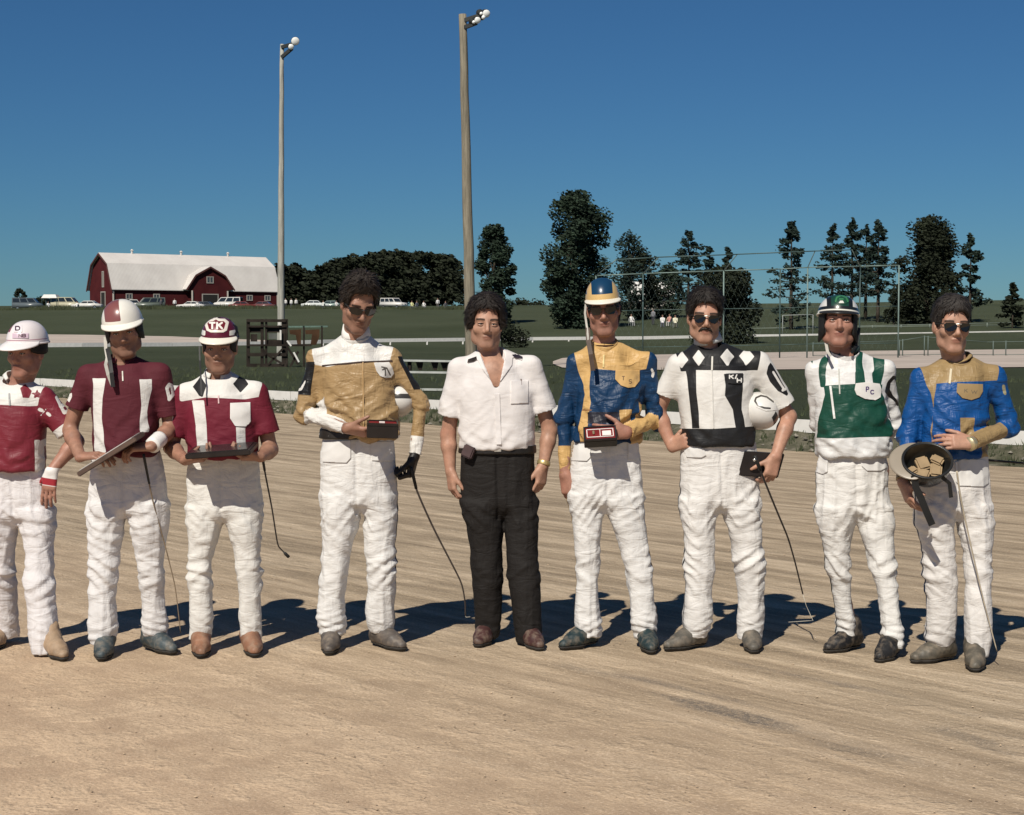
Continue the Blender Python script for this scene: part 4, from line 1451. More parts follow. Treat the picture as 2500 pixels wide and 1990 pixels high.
def build_cars():
    W = (0.60, 0.58, 0.54)
    grp = 'vehicles parked on the rise'
    make_car(962, 258, W, 'suv', R(-38), 'white boxy sport utility car parked in front of the dark wood', grp)
    make_car(558, 276, W, 'van', R(172), 'white van parked in front of the right end of the barn', grp)
    make_car(594, 270, (0.16, 0.03, 0.03), 'sedan', R(5), 'dark red low car beside the white van', grp)
    make_car(640, 272, (0.13, 0.05, 0.05), 'sedan', R(175), 'faded maroon car at the right corner of the barn', grp)
    make_car(506, 272, (0.05, 0.055, 0.06), 'sedan', R(-8), 'dark car in front of the barn wing', grp)
    make_car(468, 268, W, 'sedan', R(170), 'white low car left of the barn wing door', grp)
    make_car(330, 274, W, 'truck', R(10), 'white pickup truck above the maroon and white helmet', grp)
    make_car(368, 270, (0.12, 0.14, 0.12), 'van', R(200), 'dull green van in front of the barn', grp)
    make_car(772, 262, (0.6, 0.62, 0.6), 'sedan', R(0), 'pale car right of the thin pole before the wood', grp)
    make_car(805, 264, (0.18, 0.24, 0.22), 'sedan', R(180), 'grey green car nearest the bareheaded man in the tan jacket', grp)
    make_car(70, 268, (0.10, 0.12, 0.13), 'van', R(4), 'dark van under the small tree at the left edge', grp)
    make_car(165, 262, (0.45, 0.42, 0.30), 'van', R(-6), 'pale tan van right of the white canopy', grp)
    make_car(215, 255, W, 'sedan', R(176), 'small white car low in the grass left of the barn', grp)
    # canopy
    Y = 262
    g = ground_at(127, Y)
    root = empty('canopy_tent', tuple(g), 'white roofed canopy standing among the vehicles at the left', 'canopy')
    k = Y / FPX
    z1 = at(127, 728, Y)[2]; z2 = at(127, 717, Y)[2]
    hw = 19 * k
    bm = new_bm()
    ring0 = [(g[0] - hw, Y - 1.2, z1), (g[0] + hw, Y - 1.2, z1), (g[0] + hw, Y + 1.2, z1), (g[0] - hw, Y + 1.2, z1)]
    ring1 = [(g[0] - hw * 0.75, Y - 0.8, z2 - 0.15), (g[0] + hw * 0.75, Y - 0.8, z2 - 0.15), (g[0] + hw * 0.75, Y + 0.8, z2 - 0.15), (g[0] - hw * 0.75, Y + 0.8, z2 - 0.15)]
    bm_prism(bm, ring0, ring1)
    bm_obj('roof', bm, M_WHITE, root)
    for sx in (-1, 1):
        for sy in (-1, 1):
            bm = new_bm()
            bm_tube(bm, [(g[0] + sx * hw * 0.92, Y + sy * 1.1, g[2] - 0.1), (g[0] + sx * hw * 0.92, Y + sy * 1.1, z1)], 0.05, 6)
            bm_obj('post', bm, plain('dark_pipe', (0.05, 0.085, 0.08)), root)
    bm = new_bm()
    bm_box(bm, (g[0], Y + 1.0, (g[2] + z1) / 2 + 0.2), (hw * 1.8, 0.06, (z1 - g[2]) * 0.7))
    bm_obj('back_sheet', bm, plain('dark_tarp', (0.06, 0.08, 0.09), 0.8), root)

def build_spectators():
    """tiny far onlookers: one small modelled figure, copied"""
    def fig(sit):
        f = Fld((-0.35, -0.5, -0.02), (0.35, 0.35, 1.85), 0.036)
        if not sit:
            for s_ in (-1, 1):
                f.cap((s_ * 0.10, 0, 0.05), (s_ * 0.09, 0, 0.85), 0.055, 0.085, 0.03)
                f.cap((s_ * 0.21, 0, 1.38), (s_ * 0.26, -0.02, 0.85), 0.05, 0.04, 0.03)
            f.cap((0, 0, 0.9), (0, 0, 1.32), 0.15, 0.18, 0.05)
            f.cap((0, 0, 1.45), (0, 0, 1.55), 0.055, 0.055, 0.03)
            f.cap((0, 0, 1.64), (0, -0.01, 1.70), 0.085, 0.09, 0.02)
            zc = 0.92
        else:
            for s_ in (-1, 1):
                f.cap((s_ * 0.11, -0.42, 0.05), (s_ * 0.11, -0.40, 0.42), 0.05, 0.06, 0.03)
                f.cap((s_ * 0.11, -0.40, 0.44), (s_ * 0.10, 0, 0.46), 0.075, 0.09, 0.03)
                f.cap((s_ * 0.21, 0, 0.95), (s_ * 0.2, -0.25, 0.62), 0.05, 0.04, 0.03)
            f.cap((0, 0, 0.48), (0, 0.02, 0.90), 0.16, 0.18, 0.05)
            f.cap((0, 0, 1.0), (0, 0, 1.12), 0.055, 0.055, 0.03)
            f.cap((0, 0, 1.2), (0, -0.01, 1.26), 0.085, 0.09, 0.02)
            zc = 0.5
        V, Q = f.mesh()
        return V, Q, zc
    stand, seat = fig(False), fig(True)
    spec = [(698, 262, 0, (0.7, 0.68, 0.64), (0.05, 0.05, 0.07)), (712, 263, 0, (0.7, 0.69, 0.66), (0.1, 0.1, 0.12)), (724, 262, 0, (0.66, 0.64, 0.6), (0.03, 0.03, 0.04)),
            (790, 258, 1, (0.6, 0.6, 0.56), (0.06, 0.07, 0.1)), (822, 258, 1, (0.65, 0.62, 0.6), (0.3, 0.3, 0.28)),
            (1006, 250, 1, (0.6, 0.6, 0.3), (0.1, 0.1, 0.12)), (1018, 252, 1, (0.05, 0.06, 0.08), (0.04, 0.04, 0.05)), (1035, 252, 1, (0.72, 0.7, 0.66), (0.2, 0.2, 0.2)),
            (1069, 251, 0, (0.6, 0.58, 0.56), (0.12, 0.11, 0.1)), (1088, 252, 1, (0.06, 0.06, 0.07), (0.05, 0.05, 0.06)),
            (1541, 175, 1, (0.7, 0.68, 0.66), (0.3, 0.3, 0.3)), (1617, 172, 1, (0.72, 0.7, 0.68), (0.1, 0.1, 0.14)), (1634, 174, 1, (0.5, 0.25, 0.2), (0.5, 0.48, 0.45)),
            (1648, 171, 1, (0.7, 0.66, 0.5), (0.15, 0.14, 0.12)), (1594, 178, 0, (0.2, 0.2, 0.22), (0.05, 0.05, 0.06)), (300, 262, 0, (0.68, 0.66, 0.62), (0.1, 0.1, 0.1)), (428, 262, 0, (0.7, 0.68, 0.66), (0.05, 0.05, 0.05)), (484, 260, 1, (0.7, 0.69, 0.66), (0.3, 0.3, 0.3)), (395, 262, 0, (0.08, 0.08, 0.09), (0.05, 0.05, 0.05)),
            (120, 254, 1, (0.7, 0.7, 0.68), (0.2, 0.2, 0.2)), (190, 252, 1, (0.72, 0.7, 0.66), (0.1, 0.1, 0.1))]
    labels = ['onlooker in white standing right beside the thin pole', 'onlooker in white with grey trousers right of the thin pole', 'onlooker in off white, third from the thin pole',
              'seated onlooker in pale shirt left of the tan jacketed man', 'seated onlooker in pale clothes nearest the tan jacketed man',
              'seated onlooker in yellow beside the white boxy car', 'seated onlooker in black right of the yellow one', 'seated onlooker in bright white between the white car and thick pole',
              'standing onlooker in pale grey left of the thick pole', 'seated onlooker in black nearest the thick pole',
              'lone seated onlooker in white right of the blue and yellow helmet', 'seated onlooker in white, left one of the group left of the moustached man', 'seated onlooker in dull red left of the moustached man',
              'seated onlooker in cream nearest the moustached man', 'standing onlooker in dark clothes by the backstop', 'standing onlooker in white by the white pickup truck', 'standing onlooker in white left of the barn wing',
              'seated onlooker in white above the white brimmed maroon helmet', 'standing onlooker in black in front of the barn', 'seated onlooker in white under the canopy', 'seated onlooker in white low in the grass left of the barn']
    MS = plain('far_skin', (0.36, 0.21, 0.15), 0.7)
    for i, (px, Y, st, c1, c2) in enumerate(spec):
        V, Q, zc = seat if st else stand
        g = ground_at(px, Y)
        me = bpy.data.meshes.new('person')
        me.from_pydata((V - np.array([0, 0, 0.0])).tolist(), [], Q.tolist())
        me.materials.append(plain('far_top_%d' % i, c1, 0.8)); me.materials.append(plain('far_legs_%d' % i, c2, 0.8)); me.materials.append(MS)
        me.materials.append(plain('far_hair', (0.03, 0.022, 0.016), 0.8))
        ctr = V[Q].mean(1)
        hz = 1.48 if not st else 1.03
        mi = np.where(ctr[:, 2] > hz + 0.22, 3, np.where(ctr[:, 2] > hz, 2, np.where(ctr[:, 2] < zc, 1, 0)))
        me.polygons.foreach_set('material_index', mi.astype(np.int32))
        me.polygons.foreach_set('use_smooth', np.ones(len(me.polygons), bool))
        o = bpy.data.objects.new('person', me)
        COL.objects.link(o)
        o.location = g; o.rotation_euler = (0, 0, rnd.uniform(-0.7, 0.7))
        tag(o, labels[i], 'person', 'far onlookers on the rise')
        if st:   # folding chair under a seated onlooker
            ch = empty('folding_chair', tuple(g), 'folding chair under the ' + ' '.join(labels[i].replace('lone ', '').split()[:11]), 'chair', 'folding chairs of the far onlookers')
            ch.rotation_euler = o.rotation_euler
            mm = plain('chair_frame', (0.25, 0.27, 0.26), 0.5)
            bm = new_bm(); bm_box(bm, (0, -0.02, 0.355), (0.46, 0.44, 0.03))
            s_ = bm_obj('seat', bm, mm); s_.parent = ch
            bm = new_bm(); bm_box(bm, (0, 0.225, 0.66), (0.46, 0.03, 0.34))
            s_ = bm_obj('backrest', bm, mm); s_.parent = ch
            for sx in (-1, 1):
                for sy in (-1, 1):
                    bm = new_bm(); bm_box(bm, (sx * 0.22, sy * 0.2, 0.165), (0.03, 0.03, 0.35))
                    s_ = bm_obj('leg', bm, mm); s_.parent = ch

if not ONLY:
    build_trees(); build_barn(); build_cars(); build_spectators()
# ------------------------------------------------------------ people
SKIN = {}
def skin_mat(key, col):
    if key in SKIN: return SKIN[key]
    t = NT('skin_' + key)
    v = t.coords()
    n = t.noise(v, 26.0, 5, 0.65)
    c = t.ramp(n, [(0.3, tuple(x * 0.74 for x in col)), (0.7, tuple(min(1, x * 1.2) for x in col))])
    c = t.mix(t.ramp(t.noise(v, 9.0, 3), [(0.45, (0, 0, 0)), (0.7, (0.35, 0.35, 0.35))]), c, (col[0] * 1.0, col[1] * 0.72, col[2] * 0.7))
    for a, cc, st in (('lips', (col[0] * 0.62, col[1] * 0.42, col[2] * 0.42), 0.8), ('stubble', (col[0] * 0.5, col[1] * 0.5, col[2] * 0.52), 0.5), ('brow', (0.02, 0.014, 0.01), 0.9), ('glove', (0.72, 0.70, 0.68), 1.0), ('gloveb', (0.30, 0.02, 0.03), 1.0), ('glovek', (0.014, 0.012, 0.011), 1.0)):
        f = t.math('MULTIPLY_ADD', t.attr(a), 300.0, 0.0)
        f = t.math('MULTIPLY', t.math('MINIMUM', t.math('MAXIMUM', f, 0.0), 1.0), st)
        c = t.mix(f, c, cc)
    t.color(c)
    t.bump(t.noise(v, 150.0, 3, 0.6), 0.15, 0.002)
    t.set(0.5, 0.35)
    t.b.inputs['Subsurface Weight'].default_value = 0.0
    SKIN[key] = t.m
    return t.m

def nrm(v):
    v = np.asarray(v, float)
    return v / (np.linalg.norm(v) + 1e-12)

class Frame:
    """local head frame: a to image right of the face, b out of the face, c up"""
    def __init__(s, centre, yaw, pitch, roll):
        y, p, r = R(yaw), R(pitch), R(roll)
        rt = np.array([math.cos(y), math.sin(y), 0]); fw = np.array([math.sin(y), -math.cos(y), 0]); up = np.array([0, 0, 1.0])
        fw2 = fw * math.cos(p) - up * math.sin(p); up2 = up * math.cos(p) + fw * math.sin(p)
        rt2 = rt * math.cos(r) - up2 * math.sin(r); up3 = up2 * math.cos(r) + rt * math.sin(r)
        s.r, s.f, s.u, s.c = rt2, fw2, up3, np.asarray(centre, float)
    def w(s, a, b, c): return s.c + s.r * a + s.f * b + s.u * c
    def l(s, X, Y, Z):
        x, y, z = X - s.c[0], Y - s.c[1], Z - s.c[2]
        return (x * s.r[0] + y * s.r[1] + z * s.r[2], x * s.f[0] + y * s.f[1] + z * s.f[2], x * s.u[0] + y * s.u[1] + z * s.u[2])
    def pts(s, A): A = np.asarray(A, float); return s.c + A[:, :1] * s.r + A[:, 1:2] * s.f + A[:, 2:3] * s.u

def head_field(fl, H, sh):
    """skull, face and ears added to a grid; sh = small per-person variations"""
    jw = sh.get('jaw', 1.0); ln = sh.get('long', 1.0)
    def E(c, r, k=0.012, op='u'):
        m = max(r)
        wc = H.w(*c)
        fl.add(lambda X, Y, Z: d_ell(*H.l(X, Y, Z), c, r), wc - m, wc + m, k, op)
    def C(a, b, r1, r2, k=0.012):
        wa, wb = H.w(*a), H.w(*b)
        fl.cap(wa, wb, r1, r2, k)
    E((0, -0.012, 0.042), (0.0735, 0.094, 0.083))
    E((0, 0.022, -0.018), (0.064, 0.073, 0.085), 0.02)
    for s_ in (-1, 1):
        C((s_ * 0.055 * jw, 0.006, -0.045), (s_ * 0.046 * jw, 0.018, -0.082 * ln), 0.017, 0.017, 0.03)
        C((s_ * 0.046 * jw, 0.02, -0.082 * ln), (s_ * 0.016, 0.066, -0.108 * ln), 0.018, 0.017, 0.03)
        E((s_ * 0.042, 0.060, -0.030), (0.024, 0.020, 0.020), 0.025)
    C((-0.013, 0.071, -0.107 * ln), (0.013, 0.071, -0.107 * ln), 0.017, 0.017, 0.025)
    E((0, 0.060, -0.070), (0.036, 0.030, 0.035), 0.02)
    C((-0.04, 0.074, 0.020), (0.04, 0.074, 0.020), 0.015, 0.015, 0.02)
    for s_ in (-1, 1):       # sockets, lids
        E((s_ * 0.0315, 0.101, -0.004), (0.019, 0.016, 0.0125), 0.012, 's')
        E((s_ * 0.0315, 0.074, -0.004), (0.0165, 0.0155, 0.013), 0.006)
    nz = sh.get('nose', 1.0) * 0.9
    C((0, 0.088, 0.010), (0, 0.088 + 0.024 * nz, -0.036 * nz), 0.0075, 0.0115 * nz, 0.012)
    C((0, 0.100, -0.040 * nz), (0, 0.083 + 0.024 * nz, -0.040 * nz), 0.0125 * nz, 0.0115 * nz, 0.008)
    for s_ in (-1, 1): E((s_ * 0.0125, 0.094, -0.043), (0.0085, 0.011, 0.0075), 0.008)
    E((0, 0.0885, -0.0655), (0.024, 0.0095, 0.0062), 0.006)
    E((0, 0.0865, -0.0775), (0.021, 0.0095, 0.0072), 0.006)
    if sh.get('smile'):
        E((0, 0.103, -0.0715), (0.027, 0.008, 0.0022), 0.003, 's')
    else:
        E((0, 0.102, -0.0713), (0.026, 0.007, 0.0018), 0.003, 's')
    for s_ in (-1, 1):
        E((s_ * 0.078, -0.006, -0.012), (0.0095, 0.020, 0.031), 0.008)
        E((s_ * 0.089, 0.002, -0.010), (0.006, 0.011, 0.018), 0.004, 's')

def hand_field(fl, W, d, n, t, curl=(0.5, 0.6, 0.4), thumb=(0.5, 0.3), sp=0.06, sc=1.0):
    """palm, four bent fingers and a thumb; d = wrist to knuckles, n = out of the palm, t = thumb side"""
    d = nrm(d); n = nrm(np.asarray(n) - d * np.dot(n, d)); t0 = np.cross(n, d)
    if np.dot(t0, t) < 0: t0 = -t0
    t = t0
    W = np.asarray(W, float)
    L = 0.088 * sc
    # palm: three overlapping columns
    for i, off in enumerate((0.026, 0.009, -0.008, -0.024)):
        fl.cap(W + t * off * 0.65 * sc, W + d * (L * (1.0 - 0.03 * abs(i - 1))) + t * off * sc, 0.0165 * sc, 0.0125 * sc, 0.012)
    fl.cap(W + d * 0.018 * sc + t * 0.022 * sc + n * 0.008, W + d * 0.05 * sc + t * 0.032 * sc + n * 0.010, 0.016 * sc, 0.012 * sc, 0.012)
    lens = ((0.044, 0.026, 0.021), (0.048, 0.030, 0.022), (0.044, 0.028, 0.021), (0.034, 0.021, 0.018))
    rad = (0.0094, 0.0097, 0.0092, 0.0082)
    for i, off in enumerate((0.0285, 0.0095, -0.0095, -0.0275)):
        p = W + d * (L * (1.0 - 0.035 * abs(i - 1))) + t * off * sc
        a = 0.0
        cu = curl[i] if hasattr(curl[0], '__len__') else curl
        spread = (1.5 - i) * sp
        for j in range(3):
            a += cu[j] * (1 + 0.08 * i if not hasattr(curl[0], '__len__') else 1)
            dr = nrm(d * math.cos(a) + n * math.sin(a) + t * spread)
            q = p + dr * lens[i][j] * sc
            fl.cap(p, q, rad[i] * sc * (1 - 0.06 * j), rad[i] * sc * (0.94 - 0.07 * j), 0.003)
            p = q
    p = W + d * 0.028 * sc + t * 0.032 * sc + n * 0.008
    a1, a2 = thumb
    dr = nrm(t * math.cos(a1) + d * math.sin(a1) + n * 0.35)
    q = p + dr * 0.038 * sc
    fl.cap(p, q, 0.0125 * sc, 0.0108 * sc, 0.008)
    dr2 = nrm(t * math.cos(a1 + a2) + d * math.sin(a1 + a2) + n * (0.35 + 0.5 * a2))
    q2 = q + dr2 * 0.03 * sc
    fl.cap(q, q2, 0.0105 * sc, 0.0098 * sc, 0.004)
    fl.cap(q2, q2 + nrm(dr2 + n * 0.2) * 0.022 * sc, 0.0098 * sc, 0.0078 * sc, 0.003)

def saw(ph, sharp=0.72):
    u = ph - np.floor(ph)
    r = np.where(u < sharp, u / sharp, (1 - u) / (1 - sharp))
    return r * r * (3 - 2 * r)

def wrinkle(V, N, kind, seed, ctx):
    """real folds pressed into the cloth along its normals"""
    o = seed * 3.7
    x, y, z = V[:, 0], V[:, 1], V[:, 2]
    wx = (vnoise(np.stack([x * 3 + o, y * 3, z * 3], 1)) - 0.5) * 0.25
    wz = (vnoise(np.stack([x * 3 + o + 9, y * 3 + 4, z * 3], 1)) - 0.5) * 0.16
    if kind == 'trousers':
        zk, zh, zc = ctx['knee'], ctx['hem'], ctx['crotch']
        wk = np.exp(-((z - zk) / 0.085) ** 2); wh = np.exp(-((z - zh - 0.06) / 0.085) ** 2); wc = np.exp(-((z - zc) / 0.11) ** 2)
        sgn = np.where(x > ctx['cx'], 1.0, -1.0)
        lx = np.abs(x - ctx['cx'])
        f1 = ridge(np.stack([(x + wx) * 5 + o, y * 5 + 3.0, (z + wz) * 19 + sgn * x * 9], 1)) ** 1.7      # slanting folds at the knee
        f1b = ridge(np.stack([(x + wx) * 5 + o + 17, y * 5, (z + wz) * 21 - sgn * x * 12], 1)) ** 1.7
        f2 = ridge(np.stack([(x + wx) * 7 + o, y * 7, (z + wz * 0.5) * 34 - sgn * x * 8], 1)) ** 1.5       # stacked folds above the boot
        ns = vnoise(np.stack([x * 7 + o + 3, y * 6, z * 6], 1)); ns2 = vnoise(np.stack([x * 8 + o + 40, y * 7, z * 9], 1))
        mk = np.clip((ns2 - 0.48) * 5, 0, 1)
        g1 = saw(-(z + wz) * 13 + sgn * x * 7 + ns * 1.6 + y * 3) * mk
        g2 = saw(-(z + wz * 0.5) * 25 - sgn * x * 6 + ns * 1.3 + y * 2) * np.clip((ns - 0.42) * 4, 0, 1)
        f3 = vnoise(np.stack([x * 9 + o * 2, y * 8, z * 5], 1))
        f4 = ridge(np.stack([(x + wx * 0.3) * 24 + o, y * 16, z * 2.6 + 7], 1)) ** 1.6                     # long hanging folds
        f5 = ridge(np.stack([(x + wx) * 4 + o + 31, y * 4, (z + wz) * 16 + lx * 26], 1)) ** 2              # pulls from the crotch
        d = g1 * (0.0018 + 0.007 * wk + 0.004 * wc) + g2 * 0.0055 * wh + f1 * (0.0020 + 0.006 * wk) + f1b * (0.0018 + 0.005 * wk + 0.004 * wc) + f2 * (0.005 * wh) + (f3 - 0.5) * 0.009 + f4 * 0.006 * (1 - 0.6 * wk) + f5 * 0.009 * wc
        d *= ctx.get('amp', 1.0) * 1.35
        fx = x - ctx['fly'](z)
        d -= 0.010 * np.exp(-(fx / 0.007) ** 2) * (z > zc - 0.03) * (N[:, 1] < 0)
    else:
        zz = np.clip((ctx['ztop'] - z - 0.03) / 0.30, 0.12, 1)
        s_ = np.where(x > ctx.get('cx', 0), 1.0, -1.0)
        f1 = ridge(np.stack([(x + wx) * 5 + z * 3 + o, y * 5, (z + wz) * 13 - s_ * x * 10], 1)) ** 1.7
        f2 = ridge(np.stack([(x + wx) * 9 - z * 5 + o, y * 8, (z + wz) * 24 + s_ * x * 12], 1)) ** 1.7
        f4 = ridge(np.stack([(x + wx * 0.5) * 17 + o, y * 12, z * 3 + 5], 1)) ** 1.7
        f6 = ridge(np.stack([(x + wx) * 16 + z * 12 + o, y * 14, (z + wz) * 44 - s_ * x * 20], 1)) ** 1.5
        big = vnoise(np.stack([x * 5 + o, y * 5, z * 5], 1))
        nj = vnoise(np.stack([x * 6 + o + 3, y * 5, z * 5], 1))
        mj_ = np.clip((vnoise(np.stack([x * 6 + o + 23, y * 5, z * 6], 1)) - 0.36) * 4, 0, 1)
        g1 = saw(-(z + wz) * 11 + s_ * x * 9 + nj * 1.8 + y * 3) * mj_
        d = g1 * 0.010 * zz + f1 * 0.010 * zz + f2 * 0.0085 * zz + f4 * 0.0075 * zz + f6 * 0.0040 * zz * ctx.get('crinkle', 0.5) + (big - 0.5) * 0.009
        d *= ctx.get('amp', 1.0)
        d = d * ctx['damp']
    return V + N * (d - np.percentile(d, 82))[:, None]

def project_patch(name, bvh, poly, D, mat, parent, step=2.0, off=0.004, fields=(), thick=0.004, smooth_=True):
    """a sewn piece laid on the cloth: grid over the outline, dropped onto the garment along the line of sight of its maker"""
    P = np.asarray(poly, float)
    x0, y0 = P.min(0); x1, y1 = P.max(0)
    xs = np.arange(x0 - step, x1 + 2 * step, step); ys = np.arange(y0 - step, y1 + 2 * step, step)
    gx, gy = np.meshgrid(xs, ys, indexing='ij')
    sd = sd_poly(gx.ravel(), gy.ravel(), P).reshape(gx.shape)
    # pull the outer ring of grid points onto the outline
    e = 0.25
    sx = (sd_poly((gx + e).ravel(), gy.ravel(), P).reshape(gx.shape) - sd_poly((gx - e).ravel(), gy.ravel(), P).reshape(gx.shape)) / (2 * e)
    sy = (sd_poly(gx.ravel(), (gy + e).ravel(), P).reshape(gx.shape) - sd_poly(gx.ravel(), (gy - e).ravel(), P).reshape(gx.shape)) / (2 * e)
    out = (sd < 0) & (sd > -step * 1.5)
    gx2 = np.where(out, gx - sd * sx, gx); gy2 = np.where(out, gy - sd * sy, gy)
    use = sd > -step * 1.5
    idx = -np.ones(gx.shape, int)
    V, F2 = [], {a: [] for a, _ in fields}
    cv = Vector((0, 0, CAMZ))
    for i in range(gx.shape[0]):
        for j in range(gx.shape[1]):
            if not use[i, j]: continue
            d = Vector(ray(gx2[i, j], gy2[i, j])).normalized()
            h = bvh.ray_cast(cv + d * (D - 1.2), d, 2.4)
            if h[0] is None: continue
            idx[i, j] = len(V)
            V.append(np.array(h[0]) - np.array(d) * off)
    if len(V) < 4: return None
    V = np.array(V)
    Fc = []
    for i in range(gx.shape[0] - 1):
        for j in range(gx.shape[1] - 1):
            q = [idx[i, j], idx[i, j + 1], idx[i + 1, j + 1], idx[i + 1, j]]
            if min(q) >= 0 and (sd[i, j] > 0 or sd[i, j + 1] > 0 or sd[i + 1, j + 1] > 0 or sd[i + 1, j] > 0): Fc.append(q)
    if not Fc: return None
    # even out: no deep dents
    n0 = len(V)
    ec = {}
    for q in Fc:
        for a, b in zip(q, q[1:] + q[:1]):
            ec[(a, b)] = ec.get((a, b), 0) + 1
    bd = [(a, b) for (a, b) in ec if (b, a) not in ec]
    back = {}
    VL = V.tolist()
    for a, b in bd:
        for v in (a, b):
            if v not in back:
                back[v] = len(VL); VL.append((V[v] + np.array([0, off + thick, 0])).tolist())
    Fc += [[b, a, back[a], back[b]] for a, b in bd]
    VL = np.array(VL)
    o = mesh_obj(name, VL, Fc, mat, parent, smooth_)
    if fields:
        px, py = project(VL)
        for a, fn in fields: set_attr(o, a, fn(px, py))
    return o

def ribbon(name, pts, wd, mat, parent, th=0.002, nrm_=(0, -1, 0)):
    pts = [Vector(p) for p in pts]
    bm = new_bm()
    N_ = Vector(nrm_)
    prev = None
    for i, p in enumerate(pts):
        d = (pts[min(i + 1, len(pts) - 1)] - pts[max(i - 1, 0)]).normalized()
        s_ = d.cross(N_).normalized() * wd / 2
        o_ = N_ * th
        ring = [bm.verts.new(p - s_ + o_), bm.verts.new(p + s_ + o_), bm.verts.new(p + s_ - o_), bm.verts.new(p - s_ - o_)]
        if prev:
            for k in range(4): bm.faces.new((prev[k], prev[(k + 1) % 4], ring[(k + 1) % 4], ring[k]))
        else: bm.faces.new(ring[::-1])
        prev = ring
    bm.faces.new(prev)
    return bm_obj(name, bm, mat, parent)

M_BLACKCLOTH = plain('black_cloth', (0.012, 0.012, 0.012), 0.7, 0.3, 20, 0.3)
M_ZIP = plain('zip_metal', (0.55, 0.52, 0.46), 0.35, 0.1, 40, 0.5, 0.6)
M_LENS = plain('dark_lens', (0.008, 0.007, 0.006), 0.08, 0.1, 5, 0.6)
M_STRAP = plain('leather_strap', (0.07, 0.045, 0.033), 0.6, 0.3, 15)
M_STRAPB = plain('black_strap', (0.012, 0.012, 0.012), 0.6, 0.3, 15)
M_EYE = plain('eye_white', (0.45, 0.42, 0.39), 0.25, 0.05, 10)
M_IRIS = plain('eye_iris', (0.015, 0.010, 0.007), 0.15, 0.1, 10)
M_SOLE = plain('sole_rubber', (0.03, 0.026, 0.022), 0.8)

def boot(P, toe_px, toe_py, ang, col, parent, heel_up=0.0, name='boot', scale=1.0):
    d = ray(toe_px, toe_py); t = CAMZ / -d[2]
    toe = np.array([d[0] * t, d[1] * t, 0.0])
    a = R(ang) - math.atan2(toe[0], toe[1])
    fw = np.array([math.sin(a), -math.cos(a), 0.0]); sd = np.array([math.cos(a), math.sin(a), 0.0])
    org = toe - fw * 0.198 * scale
    def Wd(x, y, z): return org + fw * x * scale + sd * y * scale + np.array([0, 0, z * scale + 0.004])
    def caps(f, infl=0.0):
        f.cap(Wd(-0.012, 0, 0.13), Wd(-0.012, 0, 0.08), 0.044 + infl, 0.046 + infl, 0.02)
        f.cap(Wd(-0.04, 0, 0.045), Wd(0.03, 0, 0.045), 0.038 + infl, 0.040 + infl, 0.03)
        f.cap(Wd(0.0, 0, 0.085), Wd(0.10, 0, 0.040), 0.044 + infl, 0.039 + infl, 0.03)
        f.cap(Wd(0.09, 0.004, 0.033), Wd(0.166, 0.0, 0.026), 0.041 + infl, 0.026 + infl, 0.03)
    lo = np.minimum(np.minimum(Wd(-0.12, -0.1, -0.01), Wd(0.25, 0.1, 0)), np.minimum(Wd(-0.12, 0.1, 0), Wd(0.25, -0.1, 0)))
    hi = np.maximum(np.maximum(Wd(-0.12, -0.1, 0.3), Wd(0.25, 0.1, 0.3)), np.maximum(Wd(-0.12, 0.1, 0.3), Wd(0.25, -0.1, 0.3)))
    f = Fld(lo, hi, 0.0075)
    caps(f)
    f.cut((0, 0, 0.020), (0, 0, -1))
    V, Q = f.mesh()
    N = vnormals(V, Q)
    V = V + N * ((ridge(V * 38) ** 2 - 0.3) * 0.003)[:, None]
    t_ = NT('leather_%s_%d' % (name, int(toe_px)))
    v = t_.coords()
    n = t_.noise(v, 14, 5, 0.65)
    sepz = t_.node('ShaderNodeSeparateXYZ'); t_.link(v, sepz.inputs[0])
    c = t_.ramp(n, [(0.3, tuple(x * 0.6 for x in col)), (0.7, tuple(min(1, x * 1.3) for x in col))])
    dust = t_.ramp(t_.noise(v, 30, 4), [(0.45, (0, 0, 0)), (0.75, (0.45, 0.45, 0.45))])
    t_.color(t_.mix(dust, c, (0.33, 0.26, 0.19)))
    t_.bump(t_.noise(v, 60, 4), 0.3, 0.003)
    o = mesh_obj(name, V, Q, t_.set(0.55, 0.4), parent)
    f = Fld(lo, hi, 0.0085)
    caps(f, 0.006)
    f.cut((0, 0, 0.0), (0, 0, -1)); f.cut((0, 0, 0.021), (0, 0, 1))
    fl = f.f
    # arch: lift the waist of the sole off the ground
    X, Y, Z = f.xyz((slice(None),) * 3)
    xl = ((X - org[0]) * fw[0] + (Y - org[1]) * fw[1]) / scale
    arch = np.maximum(np.abs(xl - 0.035) - 0.028, Z - 0.010)
    f.f = np.maximum(fl, -arch)
    V, Q = f.mesh()
    mesh_obj('sole', V, Q, M_SOLE, o)
    ank = org + np.array([0, 0, 0.12])
    return ank

